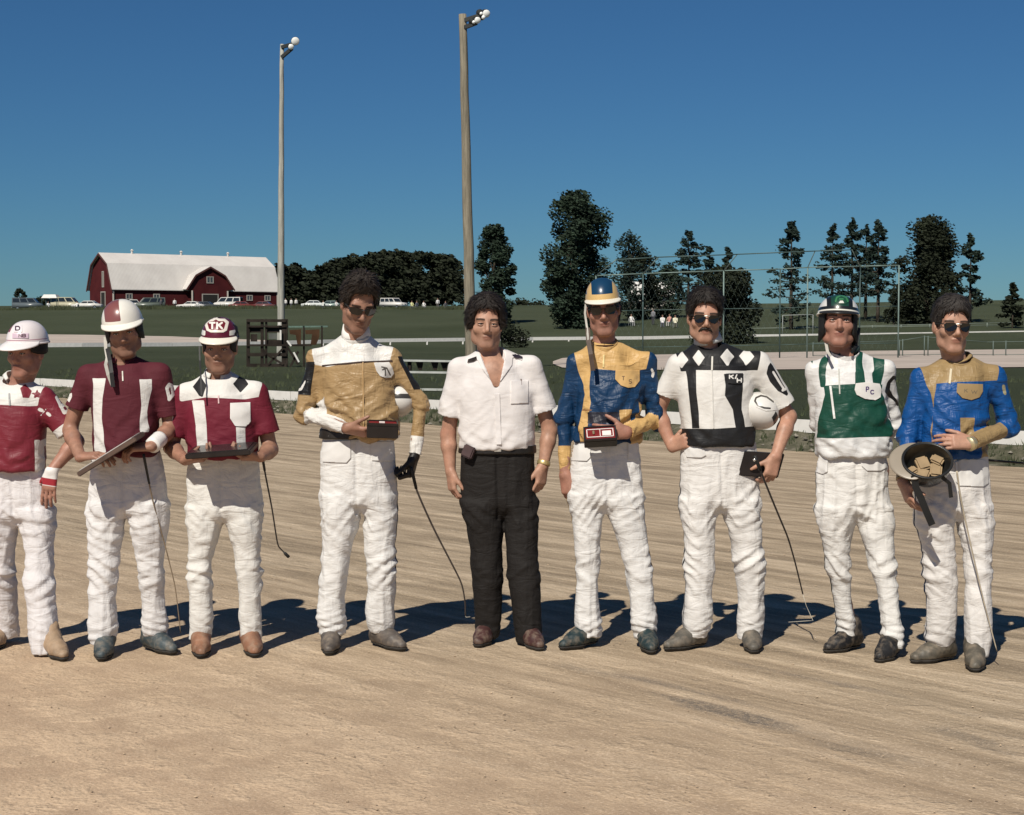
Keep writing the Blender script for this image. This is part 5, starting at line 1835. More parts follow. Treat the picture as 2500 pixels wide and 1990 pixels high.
def helmet(H, base, layers, parent, peak=True, peak_col=None, sx=0.096, sy=0.116, sz=0.100, zb=0.040, rough=0.3, name='helmet', peak_len=0.055, peak_drop=0.012, peak_half=72, pads=True, text=(), inner=None, rim=None, off=(0, -0.012, 0)):
    """shell, peak, lining and strap built in the head frame; layers = [(fn(a,b,c), colour)]"""
    nth, nph = 72, 40
    A, Q = [], []
    z0 = -0.018
    for i in range(nph + 1):
        ph = (i / nph) * (math.pi / 2) * 0.999 if True else 0
        for k in range(nth):
            th = 2 * math.pi * k / nth
            cc, ss = math.cos(ph), math.sin(ph)
            a = sx * cc ** 0.86 * math.sin(th); b = sy * cc ** 0.86 * math.cos(th)
            A.append((a + off[0], b + off[1], zb + sz * ss))
    # short straight skirt below
    nb = len(A)
    for i in range(nph):
        for k in range(nth):
            Q.append((i * nth + k, i * nth + (k + 1) % nth, (i + 1) * nth + (k + 1) % nth, (i + 1) * nth + k))
    Q.append(tuple(nph * nth + k for k in range(nth)))
    # inner surface
    o2 = len(A)
    for i in range(nph + 1):
        for k in range(nth):
            a, b, c = A[i * nth + k]
            A.append((off[0] + (a - off[0]) * 0.93, off[1] + (b - off[1]) * 0.94, zb + (c - zb) * 0.93))
    for i in range(nph):
        for k in range(nth):
            Q.append((o2 + i * nth + (k + 1) % nth, o2 + i * nth + k, o2 + (i + 1) * nth + k, o2 + (i + 1) * nth + (k + 1) % nth))
    for k in range(nth):
        Q.append((k, o2 + k, o2 + (k + 1) % nth, (k + 1) % nth))
    A = np.array(A)
    lay = []
    mname = 'helmet_shell_%d' % len(bpy.data.materials)
    for j, (fn, col) in enumerate(layers): lay.append(('h%d' % j, col))
    if inner is not None: lay.append(('hin', inner))
    m = layered(mname, base, lay, rough, 0.5, 0, 0.0, var=0.06, vscale=14, coat=0.15)
    sh = mesh_obj(name, H.pts(A), Q, m, parent)
    for j, (fn, col) in enumerate(layers): set_attr(sh, 'h%d' % j, fn(A[:, 0], A[:, 1], A[:, 2]))
    if inner is not None:
        q = np.full(len(A), -1.0); q[o2:] = 1.0
        set_attr(sh, 'hin', q)
    par2 = sh if parent is not None else sh
    if peak:
        V, Fc = [], []
        n, mrow = 28, 6
        for lay_ in (0, 1):
            for i in range(n + 1):
                th = R(-peak_half + 2 * peak_half * i / n)
                w_ = math.cos(th * 90 / peak_half) ** 0.55 if abs(th) < R(peak_half) * 0.999 else 0.0
                for j in range(mrow + 1):
                    e = peak_len * w_ * j / mrow
                    V.append((off[0] + (sx * 0.985 + e * 0.75) * math.sin(th), off[1] + (sy * 0.985 + e) * math.cos(th), zb + 0.012 - peak_drop * (j / mrow) ** 1.3 * 1.6 * w_ - (0.005 if lay_ else 0)))
        cnt = (n + 1) * (mrow + 1)
        for i in range(n):
            for j in range(mrow):
                a = i * (mrow + 1) + j
                Fc.append((a, a + 1, a + mrow + 2, a + mrow + 1)); Fc.append((cnt + a + 1, cnt + a, cnt + a + mrow + 1, cnt + a + mrow + 2))
            a = i * (mrow + 1) + mrow
            Fc.append((a, cnt + a, cnt + a + mrow + 1, a + mrow + 1))
        pk = mesh_obj('peak', H.pts(V), Fc, plain('peak_%d_%d_%d' % tuple(int(c * 99) for c in (peak_col or base)), peak_col or base, rough, 0.06, 12, 0.4), sh)
    # rolled rim
    rimc = rim or tuple(c * 0.8 for c in base)
    bm = new_bm()
    P = [H.w(off[0] + sx * 1.008 * math.sin(t), off[1] + sy * 1.008 * math.cos(t), zb + 0.002) for t in np.linspace(0, 2 * math.pi, 49)]
    bm_tube(bm, P, 0.0045, 6, False)
    bm_obj('rim', bm, plain('rim_%d_%d_%d' % tuple(int(c * 99) for c in rimc), rimc, 0.45), sh, True)
    if pads:
        # dark lining band that shows below the shell at the sides and back
        V, Fc = [], []
        n = 44
        for r_ in (0, 1):
            for i in range(n + 1):
                th = R(48 + (360 - 96) * i / n)
                s_ = abs(math.sin(th))
                drop = pads if not isinstance(pads, bool) else 0.045
                dz = drop * (0.45 + 0.75 * s_ ** 2)
                for zz in (zb + 0.004, zb - dz * 0.5, zb - dz):
                    q = 0.95 if zz > zb - 0.01 else 0.93
                    if r_: q -= 0.10
                    V.append((off[0] + sx * q * math.sin(th), off[1] + sy * q * math.cos(th), zz))
        c1 = (n + 1) * 3
        for i in range(n):
            for j in range(2):
                a = i * 3 + j
                Fc.append((a, a + 1, a + 4, a + 3)); Fc.append((c1 + a + 1, c1 + a, c1 + a + 3, c1 + a + 4))
            a = i * 3 + 2
            Fc.append((a, c1 + a, c1 + a + 3, a + 3))
        for i in (0, n):
            a = i * 3
            Fc.append((a, c1 + a, c1 + a + 1, a + 1)); Fc.append((a + 1, c1 + a + 1, c1 + a + 2, a + 2))
        mesh_obj('lining', H.pts(V), Fc, M_BLACKCLOTH, sh)
    return sh

def text_strokes(s, x, y, h, w_=None):
    """block letters as strokes; returns list of polylines in a y-down frame"""
    w_ = w_ or h * 0.7
    G = {'T': [[(0, 0), (1, 0)], [(.5, 0), (.5, 1)]], 'K': [[(0, 0), (0, 1)], [(1, 0), (0, .55)], [(.35, .4), (1, 1)]],
         'P': [[(0, 1), (0, 0), (.8, 0), (1, .15), (1, .4), (.8, .52), (0, .52)]], 'C': [[(1, .15), (.8, 0), (.25, 0), (0, .25), (0, .75), (.25, 1), (.8, 1), (1, .85)]],
         'H': [[(0, 0), (0, 1)], [(1, 0), (1, 1)], [(0, .5), (1, .5)]], 'S': [[(1, .12), (.8, 0), (.2, 0), (0, .15), (0, .38), (.2, .5), (.8, .5), (1, .65), (1, .88), (.8, 1), (.2, 1), (0, .88)]],
         '1': [[(0.2, .2), (.5, 0), (.5, 1)], [(.15, 1), (.85, 1)]], 'D': [[(0, 0), (0, 1), (.7, 1), (1, .75), (1, .25), (.7, 0), (0, 0)]], 'R': [[(0, 1), (0, 0), (.8, 0), (1, .15), (1, .4), (.8, .52), (0, .52)], [(.5, .52), (1, 1)]],
         'B': [[(0, 0), (0, 1), (.8, 1), (1, .85), (1, .62), (.8, .5), (0, .5), (.75, .5), (.95, .38), (.95, .13), (.75, 0), (0, 0)]], '/': [[(1, 0), (0, 1)]], 'M': [[(0, 1), (0, 0), (.5, .6), (1, 0), (1, 1)]], 'N': [[(0, 1), (0, 0), (1, 1), (1, 0)]], 'O': [[(.5, 0), (.9, .15), (1, .5), (.9, .85), (.5, 1), (.1, .85), (0, .5), (.1, .15), (.5, 0)]]}
    out = []
    for ch in s:
        for st in G.get(ch, []):
            out.append([(x + a * w_, y + b * h) for a, b in st])
        x += w_ * 1.35
    return out

def strokes_field(strokes, wd):
    def f(px, py):
        d = np.full(np.shape(px), -1e9)
        for st in strokes: d = np.maximum(d, sd_line(px, py, st, wd))
        return d
    return f

def sunglasses(H, parent, kind='wayfarer', z=-0.004):
    bm = new_bm()
    o_ = bm
    prof = {'wrap': [(0.004, 0.016), (0.035, 0.019), (0.066, 0.015), (0.066, -0.006), (0.052, -0.017), (0.024, -0.018), (0.008, -0.006)],
            'aviator': [(0.007, 0.012), (0.022, 0.017), (0.052, 0.016), (0.062, 0.006), (0.058, -0.015), (0.042, -0.026), (0.022, -0.022), (0.009, -0.008)],
            'wayfarer': [(0.007, 0.012), (0.03, 0.018), (0.062, 0.019), (0.062, 0.0), (0.05, -0.018), (0.02, -0.018), (0.009, -0.004)]}[kind]
    root = None
    for s_ in (-1, 1):
        bm = new_bm()
        def Lp(x, zz, back): return H.w(s_ * x, 0.112 - 0.55 * max(0, x - 0.012) ** 1.35 * 2.2 - back, zz + z)
        pr = prof if s_ > 0 else prof[::-1]
        bm_prism(bm, [Lp(x, q, 0.005) for x, q in pr], [Lp(x, q, 0.0) for x, q in pr])
        if root is None: root = bm_obj('sunglasses', bm, M_LENS, parent)
        else: bm_obj('lens', bm, M_LENS, root)
        bm = new_bm()
        bm_tube(bm, [H.w(s_ * 0.064, 0.085, 0.010 + z), H.w(s_ * 0.074, 0.05, 0.010 + z), H.w(s_ * 0.080, 0.0, 0.008 + z)], 0.003, 6)
        bm_obj('temple', bm, M_STRAPB, root)
    bm = new_bm()
    bm_tube(bm, [H.w(-0.012, 0.113, 0.010 + z), H.w(0, 0.116, 0.012 + z), H.w(0.012, 0.113, 0.010 + z)], 0.0028, 6)
    bm_obj('bridge', bm, M_STRAPB if kind != 'aviator' else M_ZIP, root)
    return root

def hair_mesh(H, parent, col, spec):
    """a mass of displaced locks: grown skull minus the face"""
    f = Fld(H.c - 0.24, H.c + 0.24, 0.0055)
    g = spec.get('grow', 0.018)
    def E(c, r, k=0.012, op='u'):
        wc = H.w(*c); m = max(r)
        f.add(lambda X, Y, Z: d_ell(*H.l(X, Y, Z), c, r), wc - m, wc + m, k, op)
    tp = spec.get('top', 0.0)
    E((0, -0.016, 0.044), (0.0745 + g, 0.096 + g * 0.8, 0.083 + g), 0.01)
    if tp: E((0.0, 0.015, 0.085), (0.072 + g * 0.6, 0.075, 0.052 + tp), 0.03)
    for q in spec.get('extra', []): E(*q)
    # remove the face: front volume below the hairline
    hl = spec.get('line', 0.072)
    wc = H.w(0, 0.13, hl - 0.16)
    def face(X, Y, Z):
        a, b, c = H.l(X, Y, Z)
        d = d_box(a, b, c, (0, 0.15, hl - 0.20), (0.068, 0.115, 0.20), 0.045)
        return d
    f.add(face, H.c - 0.24, H.c + 0.24, 0.015, 's')
    # nothing below the nape, sideburns stop at mid ear
    nap = spec.get('nape', -0.07)
    f.add(lambda X, Y, Z: H.l(X, Y, Z)[2] - nap + 0.35 * np.maximum(H.l(X, Y, Z)[1] - (-0.02), 0) * -1.0 * spec.get('slope', 1.0) - 0.0, H.c - 0.3, H.c + 0.3, 0.01, 's')
    V, Q = f.mesh()
    N = vnormals(V, Q)
    sc = spec.get('curl', 42)
    la, lb, lc = H.l(V[:, 0], V[:, 1], V[:, 2])
    comb = np.stack([la * sc * 1.3 + lb * sc * 0.3, lb * sc * 0.5, lc * sc * 0.75], 1)
    d = (fbm(V * sc * 0.7, 2) - 0.5) * spec.get('amp', 0.020) * 0.8 + (ridge(comb * 1.2) ** 1.5 - 0.5) * spec.get('amp', 0.02) * 0.45 + (ridge(comb * 3.1 + 5) - 0.5) * spec.get('amp', 0.02) * 0.2
    V = V + N * d[:, None]
    # loose locks that break the outline
    rg = np.random.RandomState(int(abs(H.c[0]) * 1000) % 9999)
    N = vnormals(V, Q)
    la, lb, lc = H.l(V[:, 0], V[:, 1], V[:, 2])
    pick = rg.choice(len(V), spec.get('locks', 0)) if spec.get('locks', 0) else []
    LV, LQ = [], []
    for i in pick:
        if lc[i] < -0.02 and lb[i] > 0.03: continue
        n = N[i]
        if n[2] < -0.5: continue
        p = V[i]
        wv = vnoise(np.array([p * 22]))[0] - 0.5; wv2 = vnoise(np.array([p * 22 + 9]))[0] - 0.5
        sw = H.r * (np.sign(la[i]) * 0.5 + wv * 2.2 + spec.get('part', 0.0)) - H.u * 0.9 - H.f * (0.5 + wv2 * 1.6)
        tg = nrm(sw - n * np.dot(sw, n) + n * rg.uniform(-0.05, spec.get('lift', 0.22)))
        L = rg.uniform(0.018, 0.042) * spec.get('ll', 1.0)
        sd = nrm(np.cross(tg, n)); w0 = rg.uniform(0.0010, 0.0026)
        k0 = len(V) + len(LV)
        for q in (0.0, 0.4, 0.75, 1.0):
            c_ = p - n * 0.002 + tg * L * q + n * 0.006 * math.sin(q * 2.6) - n * (L * q) ** 2 / 0.20 + sd * 0.006 * wv * math.sin(q * 4)
            ww = w0 * (1 - 0.75 * q ** 2)
            LV += [c_ - sd * ww, c_ + sd * ww]
        for q in range(3): LQ.append((k0 + 2 * q, k0 + 2 * q + 1, k0 + 2 * q + 3, k0 + 2 * q + 2))
    if LV:
        V = np.concatenate([V, np.array(LV)]); Q = np.concatenate([Q, np.array(LQ)])
    t = NT('hair_%d' % len(bpy.data.materials))
    v = t.coords()
    n = t.noise(v, 55, 5, 0.7)
    g2 = spec.get('grey', 0.0)
    cc = t.ramp(n, [(0.35, tuple(x * 0.5 for x in col)), (0.7, tuple(min(1, x * 1.5 + g2 * 0.06) for x in col))])
    t.color(cc)
    t.bump(t.noise(t.coords('Object', scale=(1, 1, 0.4)), 160, 4, 0.7), 0.8, 0.006)
    return mesh_obj('hair', V, Q, t.set(0.55, 0.3), parent)

def person(S):
    boots = S['boots']
    # place boots first: they fix the depth
    tmp = []
    nb_ = []
    for (tx, ty, an), lg in zip(boots, S['legs']):
        hc = 0.5 * (lg[-1][1] + lg[-1][2])
        nb_.append((tx, ty, math.degrees(math.asin(max(-0.9, min(0.9, (tx - hc) / 98.0))))))
    boots = nb_
    for (tx, ty, an) in boots:
        d = ray(tx, ty); t = CAMZ / -d[2]
        a = R(an) - math.atan2(d[0], d[1])
        tmp.append(np.array([d[0] * t, d[1] * t]) - np.array([math.sin(a), -math.cos(a)]) * 0.2)
    D = S.get('D') or 0.5 * (tmp[0][1] + tmp[1][1])
    base = np.array([0.5 * (tmp[0][0] + tmp[1][0]), D, 0.0])
    root = empty('person', tuple(base), S['label'], 'person', None)
    P = lambda px, py, dy=0.0: at(px, py, D + dy)
    k = D / FPX
    info = dict(D=D, root=root, P=P, k=k)
    tone = S.get('tone', 'fair')
    cols = {'fair': (0.40, 0.225, 0.155), 'tan': (0.31, 0.168, 0.115), 'ruddy': (0.345, 0.175, 0.125)}
    sm = skin_mat(tone, cols[tone])
    ank = []
    for (tx, ty, an), col in zip(boots, S['boot_cols']):
        ank.append(boot(P, tx, ty, an, col, root, name=S.get('shoe', 'boot'), scale=S.get('bscale', 1.0)))
    # ---------------- trousers
    hips = [(P(0, py)[2], P(xl, py)[0], P(xr, py)[0]) for py, xl, xr in S['hips']]
    hrow = [(z, (a + b) / 2, D, (b - a) / 2, min(0.116, max(0.10, (b - a) / 2 * 0.6))) for z, a, b in hips]
    l_ = hrow[-1]
    hrow[-1] = (l_[0], l_[1], l_[2], l_[3] * 0.985, l_[4] * 0.93)
    hrow += [(l_[0] - 0.03, l_[1], l_[2], l_[3] * 0.80, l_[4] * 0.72), (l_[0] - 0.05, l_[1], l_[2], l_[3] * 0.45, l_[4] * 0.4)]
    stk = Stack(hrow, 0.02, 2.3)
    legs = []
    for li, rows in enumerate(S['legs']):
        R_ = []
        ztop = P(0, rows[0][0])[2]; zbot = P(0, rows[-1][0])[2]
        for (py, xl, xr) in rows:
            z = P(0, py)[2]
            f = np.clip((ztop - z) / (ztop - zbot), 0, 1)
            cy = D + (ank[li][1] - D) * f ** 1.2 - 0.015 * math.sin(math.pi * f)
            a, b = P(xl, py)[0], P(xr, py)[0]
            R_.append((z, (a + b) / 2, cy, (b - a) / 2, max(0.062, min(0.108, (b - a) / 2 * 1.06))))
        legs.append(Stack(R_, 0.016, 2.15))
    bb = [s_.bbox() for s_ in [stk] + legs]
    lo = np.min([b[0] for b in bb], 0) - 0.03; hi = np.max([b[1] for b in bb], 0) + 0.03
    f = Fld(lo, hi, 0.0074)
    kz = stk.z0 + 0.12
    b0 = bb[0]; f.add(stk, b0[0], b0[1], 0.0)
    fl2 = Fld(lo, hi, 0.0074)
    for s_, b in zip(legs, bb[1:]): fl2.add(s_, b[0], b[1], 0.004)
    f.f = smin(f.f, fl2.f, 0.02)
    V, Q = f.mesh()
    V = relax(V, Q, 2)
    N = vnormals(V, Q)
    zk = P(0, S.get('knee', 1385))[2]
    V = wrinkle(V, N, 'trousers', S['seed'], dict(knee=zk, hem=min(s_.z0 for s_ in legs), crotch=P(0, S.get('crotch', 1240))[2], cx=base[0], fly=(lambda z_: np.interp(z_, stk.zz, stk.T[0])), amp=S.get('tamp', 1.0)))
    V = relax(V, Q, 1, 0.5)
    px, py = project(V)
    tl = []
    if S.get('piping'):
        side = np.full(len(V), -1.0)
        for s_, sg in zip(legs, (-1, 1)):
            cx, cy, a, b = [np.interp(V[:, 2], s_.zz, t_) for t_ in s_.T]
            on = np.where(sg * (V[:, 0] - cx) > 0, 0.009 - np.abs(V[:, 1] - cy - 0.0), -1)
            nearest = np.abs(V[:, 0] - cx) < a * 1.35
            side = np.maximum(side, np.where(nearest & (V[:, 2] < hips[0][0] - 0.0), on, -1))
        tl.append(('pipe', S['piping'], side))
    mt = layered('trousers_%d' % S['seed'], S['tcol'], [(a, c) for a, c, _ in tl], S.get('trough', 0.8), 0.2, 0.0, 0.55, 12, 0.016, var=0.05, vscale=5)
    tr = mesh_obj('trousers', V, Q, mt, root)
    for a, c, arr in tl: set_attr(tr, a, arr)
    bv_t = BVHTree.FromPolygons(V.tolist(), Q.tolist())
    for nm, poly, col in S.get('tpatch', []):
        project_patch(nm, bv_t, poly, D, plain('tp_%d_%d_%d' % tuple(int(c * 99) for c in col), col, 0.75, 0.05, 8, 0.2), tr, 2.0, 0.006, thick=0.003)
    if S.get('belt'):
        p0, p1, bc = S['belt']
        z1, z0 = P(0, p0)[2], P(0, p1)[2]
        cc = [np.interp(np.linspace(z0, z1, 6), stk.zz, t_) for t_ in stk.T]
        bs = Stack([(z, cx_, cy_, a_ + 0.009, b_ + 0.009) for z, cx_, cy_, a_, b_ in zip(np.linspace(z0, z1, 6), *cc)], 0.0, 2.3)
        q0, q1 = bs.bbox()
        fb = Fld(np.array(q0) - 0.02, np.array(q1) + 0.02, 0.006); fb.add(bs, q0, q1, 0.0)
        Vb, Qb = fb.mesh()
        bl = mesh_obj('belt', Vb, Qb, plain('belt_%d' % S['seed'], bc, 0.45, 0.2, 20, 0.4), tr)
        if S.get('buckle'):
            bx, by = S['buckle']
            q = P(bx, by, -0.5); fr = P(bx, by, -(np.interp(q[2], stk.zz, stk.T[3]) + 0.013))
            bm = new_bm(); bm_box(bm, fr, (0.035, 0.006, 0.026), bevel=0.002)
            bm_obj('buckle', bm, M_ZIP, bl)
    # ---------------- jacket or shirt
    rows = S['torso']
    T = []
    dd = S.get('depth', 0.128)
    for r_ in rows:
        py, xl, xr = r_[:3]
        dp = r_[3] if len(r_) > 3 else dd
        z = P(0, py)[2]; a, b = P(xl, py)[0], P(xr, py)[0]
        T.append((z, (a + b) / 2, D + S.get('tdy', 0.0), (b - a) / 2, dp))
    shz = min(P(*a_['sh'])[2] for a_ in S['arms'])
    T = [r_ for r_ in T if r_[0] < shz - 0.02] + [(shz + 0.004, T[-1][1], T[-1][2], T[-1][3] * 0.86, T[-1][4] * 0.86)]
    tor = Stack(T, 0.02, 2.35)
    nb = P(*S['neck'], 0.012)
    sh = [P(*a['sh']) for a in S['arms']]
    def torso_d(X, Y, Z):
        d = tor(X, Y, Z)
        for p in sh:
            d = smin(d, d_cap(X, Y, Z, nb + np.array([-0.045, -0.035, -0.055]), nb + np.array([0.045, -0.035, -0.055]), 0.056, 0.056), 0.04)
            d = smin(d, d_cap(X, Y, Z, nb + np.array([np.sign(p[0] - nb[0]) * 0.036, 0.020, 0.004]), p + np.array([np.sign(nb[0] - p[0]) * 0.012, 0, -0.010]), 0.046, S.get('shr', 0.050)), 0.05)
        return d
    chains = []
    for a in S['arms']:
        pts = [P(*a['sh']), P(*a['el']), P(*a['wr'])]
        chains.append(pts)
    def sleeve_d(i):
        a = S['arms'][i]; pts = chains[i]
        r = a.get('r', (0.056, 0.049, 0.038))
        if a.get('short'):
            fr = a['short']
            e = pts[0] + (pts[1] - pts[0]) * fr
            re = a.get('re', 0.068)
            return (lambda X, Y, Z: d_cap(X, Y, Z, pts[0], e, r[0], re, True)), np.minimum(pts[0], e) - 0.08, np.maximum(pts[0], e) + 0.08
        def g(X, Y, Z):
            d1 = d_cap(X, Y, Z, pts[0], pts[1], r[0], r[1])
            d2 = d_cap(X, Y, Z, pts[1], pts[2], r[1], r[2], True)
            return smin(d1, d2, 0.02)
        return g, np.min(pts, 0) - 0.075, np.max(pts, 0) + 0.075
    sl = [sleeve_d(i) for i in range(len(chains))]
    tb = tor.bbox()
    lo = np.min([tb[0]] + [s_[1] for s_ in sl], 0) - 0.02
    hi = np.max([tb[1], (nb + 0.08).tolist()] + [s_[2] for s_ in sl], 0) + 0.03
    lo[1] = min(lo[1], D - 0.17); hi[1] = max(hi[1], D + 0.17)
    f = Fld(lo, hi, 0.0070)
    f.add(torso_d, np.minimum(tb[0], np.min(sh, 0) - 0.08), np.maximum(tb[1], np.max(sh, 0) + 0.1), 0.0)
    for (g, l_, h_), pts in zip(sl, chains):
        s0 = pts[0]
        kf = lambda X, Y, Z, s0=s0: np.clip(0.05 - 0.28 * np.maximum(np.sqrt((X - s0[0]) ** 2 + (Y - s0[1]) ** 2 + (Z - s0[2]) ** 2) - 0.05, 0), 0.004, 0.05)
        f.add(g, l_, h_, kf)
    if S.get('vneck'):
        a, b, c = [P(*q, -0.12) for q in S['vneck']]
        # wedge opening at the throat
        X, Y, Z = f.xyz((slice(None),) * 3)
        zt, zb_ = a[2], c[2]
        cx = a[0] + (b[0] - a[0]) * 0.5
        hw = (b[0] - a[0]) / 2
        w_ = hw * np.clip((Z - zb_) / (zt - zb_), 0, 2)
        cxz = c[0] + (cx - c[0]) * np.clip((Z - zb_) / (zt - zb_), 0, 2)
        dv = np.maximum(np.abs(X - cxz) - w_, Y - D + 0.02)
        f.f = np.maximum(f.f, -dv)
    # neck hole
    f.add(lambda X, Y, Z: d_cap(X, Y, Z, nb + np.array([0, -0.008, -0.022]), nb + np.array([0, -0.018, 0.12]), 0.046, 0.058), nb - 0.12, nb + 0.2, 0.008, 's')
    V, Q = f.mesh()
    V = relax(V, Q, 2)
    N = vnormals(V, Q)
    V0 = V
    damp = np.ones(len(V))
    for pts in chains:
        for j_, fac in ((0, 0.7), (1, 0.25)):
            ab = pts[j_ + 1] - pts[j_]
            t_ = np.clip(((V0 - pts[j_]) @ ab) / (ab @ ab), 0, 1)
            dist_ = np.linalg.norm(V0 - pts[j_] - t_[:, None] * ab, axis=1)
            damp = np.where((dist_ < 0.066) & (t_ > 0.12), fac, damp)
    V = wrinkle(V, N, 'jacket', S['seed'] + 5, dict(damp=damp, D=D, ztop=max(p[2] for p in sh), cx=nb[0], crinkle=S.get('crinkle', 0.4), amp=S.get('jamp', 1.0)))
    V = relax(V, Q, 2, 0.5)
    px, py = project(V0)
    X, Y, Z = V0[:, 0], V0[:, 1], V0[:, 2]
    dt = tor(X, Y, Z)
    seamx = S.get('seam')
    arm = np.full(len(V), -1.0); armi = []
    dto = torso_d(X, Y, Z)
    for i, (g, l_, h_) in enumerate(sl):
        ds = g(X, Y, Z)
        q = dto - ds
        # sleeve starts outside the shoulder seam
        sgn = 1 if chains[i][0][0] > nb[0] else -1
        out = sgn * (X - chains[i][0][0]) + S.get('seam_in', 0.006) - 0.22 * (Z - chains[i][0][2])
        ab_ = chains[i][1] - chains[i][0]
        al_ = ((V0 - chains[i][0]) @ ab_) / (ab_ @ ab_)
        low = np.minimum(q, (al_ - 0.38) * 0.15)
        q2 = np.maximum(np.minimum(out, q + 0.07), low)
        armi.append(q2); arm = np.maximum(arm, q2)
    # position along each arm 0..2 (shoulder, elbow, wrist)
    def along(i):
        pts = chains[i]
        out = np.zeros(len(V)); best = np.full(len(V), 1e9)
        for j in range(2):
            a, b = pts[j], pts[j + 1]
            ab = b - a
            t_ = np.clip(((V0 - a) @ ab) / (ab @ ab), 0, 1)
            d_ = np.linalg.norm(V0 - a - t_[:, None] * ab, axis=1)
            m = d_ < best
            out = np.where(m, j + t_, out); best = np.minimum(best, d_)
        return out
    ctx = dict(px=px, py=py, k=k, arm=arm / k, armi=[q_ / k for q_ in armi], along=along, X=X, Y=Y, Z=Z, V=V0, front=(D - Y), D=D, P=P)
    lay = S['paint'](ctx) if S.get('paint') else []
    mj = layered('%s_%d' % (S.get('top', 'jacket'), S['seed']), S['jcol'], [('p%d' % i, c) for i, (c, _) in enumerate(lay)],
                 S.get('jrough', 0.5), 0.3, 0.0, S.get('jbump', 0.5) * 0.75, S.get('jbs', 14), 0.014, var=0.06, vscale=7)
    jk = mesh_obj(S.get('top', 'jacket'), V, Q, mj, root)
    for i, (c, arr) in enumerate(lay): set_attr(jk, 'p%d' % i, np.asarray(arr) * (k if S.get('pxunits', True) else 1))
    bv = BVHTree.FromPolygons(V.tolist(), Q.tolist())
    info.update(jacket=jk, bvh=bv, trousers=tr, bvt=bv_t)
    # ---------------- body: one skin under the clothes
    hs = S['head']
    eye = P(hs['eye'][0], hs['eye'][1], hs.get('dy', -0.10))
    H = Frame((0, 0, 0), hs.get('yaw', 0), hs.get('pitch', 0), hs.get('roll', 0))
    H.c = eye - H.f * 0.092
    parts = []
    hlo = np.minimum(H.c - 0.13, nb - (0.16 if S.get('vneck') else 0.11)); hhi = np.maximum(H.c + 0.16, nb + 0.1)
    fl = Fld(hlo, hhi, 0.0042)
    head_field(fl, H, hs)
    skb = H.w(0, -0.028, -0.05)
    fl.cap(nb + np.array([0, 0.0, -0.05]), skb, 0.058, hs.get('neck', 0.053), 0.03)
    fl.cap(nb + np.array([-0.07, 0.02, -0.10]), nb + np.array([0.07, 0.02, -0.10]), 0.04, 0.04, 0.05)
    if S.get('vneck'):
        fl.add(lambda X, Y, Z: d_ell(X, Y, Z, nb + np.array([0, -0.045, -0.11]), (0.10, 0.068, 0.10)), nb - 0.25, nb + 0.1, 0.04)
    Vh, Qh = fl.mesh()
    Vh = relax(Vh, Qh, 1, 0.3)
    parts.append((Vh, Qh))
    gl = np.full(len(Vh), -1.0)
    gls = [gl]; glb = [gl.copy()]; glk = [gl.copy()]
    for i, a in enumerate(S['arms']):
        if 'hand' not in a: continue
        h_ = a['hand']
        pts = chains[i]
        d = h_['d'] if not (len(h_['d']) == 2) else P(*h_['d'], 0) - pts[2]
        W_ = pts[2]
        r = a.get('ra', (0.042, 0.036, 0.026))
        el_ = pts[1]
        up = el_ + (pts[0] - el_) * 0.75
        allp = np.array([up, el_, W_, W_ + nrm(d) * 0.20])
        fl = Fld(allp.min(0) - 0.075, allp.max(0) + 0.075, 0.0052)
        if a.get('short'):
            fl.cap(up, el_, r[0], r[1], 0.01)
            fa = el_ + (W_ - el_) * 0.3
            fl.cap(el_, fa, r[1], r[1] * 1.03, 0.02); fl.cap(fa, W_, r[1] * 1.02, r[2], 0.02)
        else:      # inside a long sleeve the arm stays well clear of the cloth
            fl.cap(up, el_, 0.024, 0.024, 0.01); fl.cap(el_, el_ + (W_ - el_) * 0.7, 0.024, 0.026, 0.01)
            fl.cap(el_ + (W_ - el_) * 0.7, W_, 0.026, r[2], 0.01)
        hand_field(fl, W_, d, h_['n'], h_['t'], h_.get('curl', (0.45, 0.55, 0.35)), h_.get('thumb', (0.9, 0.25)), h_.get('sp', 0.05), h_.get('sc', 1.0))
        Va, Qa = fl.mesh()
        parts.append((Va, Qa))
        along_ = (Va - W_) @ nrm(d)
        q = np.full(len(Va), -1.0); q2 = q.copy()
        if h_.get('glove') == 'white': q = np.minimum(along_ + 0.02, 0.075 - along_); q2 = np.minimum(along_ - 0.035, 0.072 - along_)
        kq = np.full(len(Va), -1.0)
        if h_.get('glove') == 'black': kq = along_ + 0.03
        glk.append(kq)
        gls.append(q); glb.append(q2)
    # core of the body under the clothes, coarse
    cr = Fld(np.min([stk.bbox()[0], legs[0].bbox()[0], legs[1].bbox()[0], tor.bbox()[0]], 0) - 0.03, np.max([tor.bbox()[1], (nb + 0.05).tolist(), legs[1].bbox()[1], legs[0].bbox()[1]], 0) + 0.03, 0.02)
    cr.cap((base[0], D + 0.01, stk.z1 - 0.12), nb + np.array([0, 0.01, -0.12]), 0.085, 0.085, 0.03)
    for s_, an in zip(legs, ank):
        q = [np.interp(s_.z1 - 0.04, s_.zz, t_) for t_ in s_.T]
        m = [np.interp(zk, s_.zz, t_) for t_ in s_.T]
        cr.cap((q[0], q[1], s_.z1 - 0.02), (m[0], m[1], zk), 0.045, 0.038, 0.03)
        cr.cap((m[0], m[1], zk), an + np.array([0, 0, 0.02]), 0.038, 0.028, 0.02)
    Vc, Qc = cr.mesh()
    parts.append((Vc, Qc)); gls.append(np.full(len(Vc), -1.0)); glb.append(np.full(len(Vc), -1.0)); glk.append(np.full(len(Vc), -1.0))
    VV, QQ = join_vq(parts)
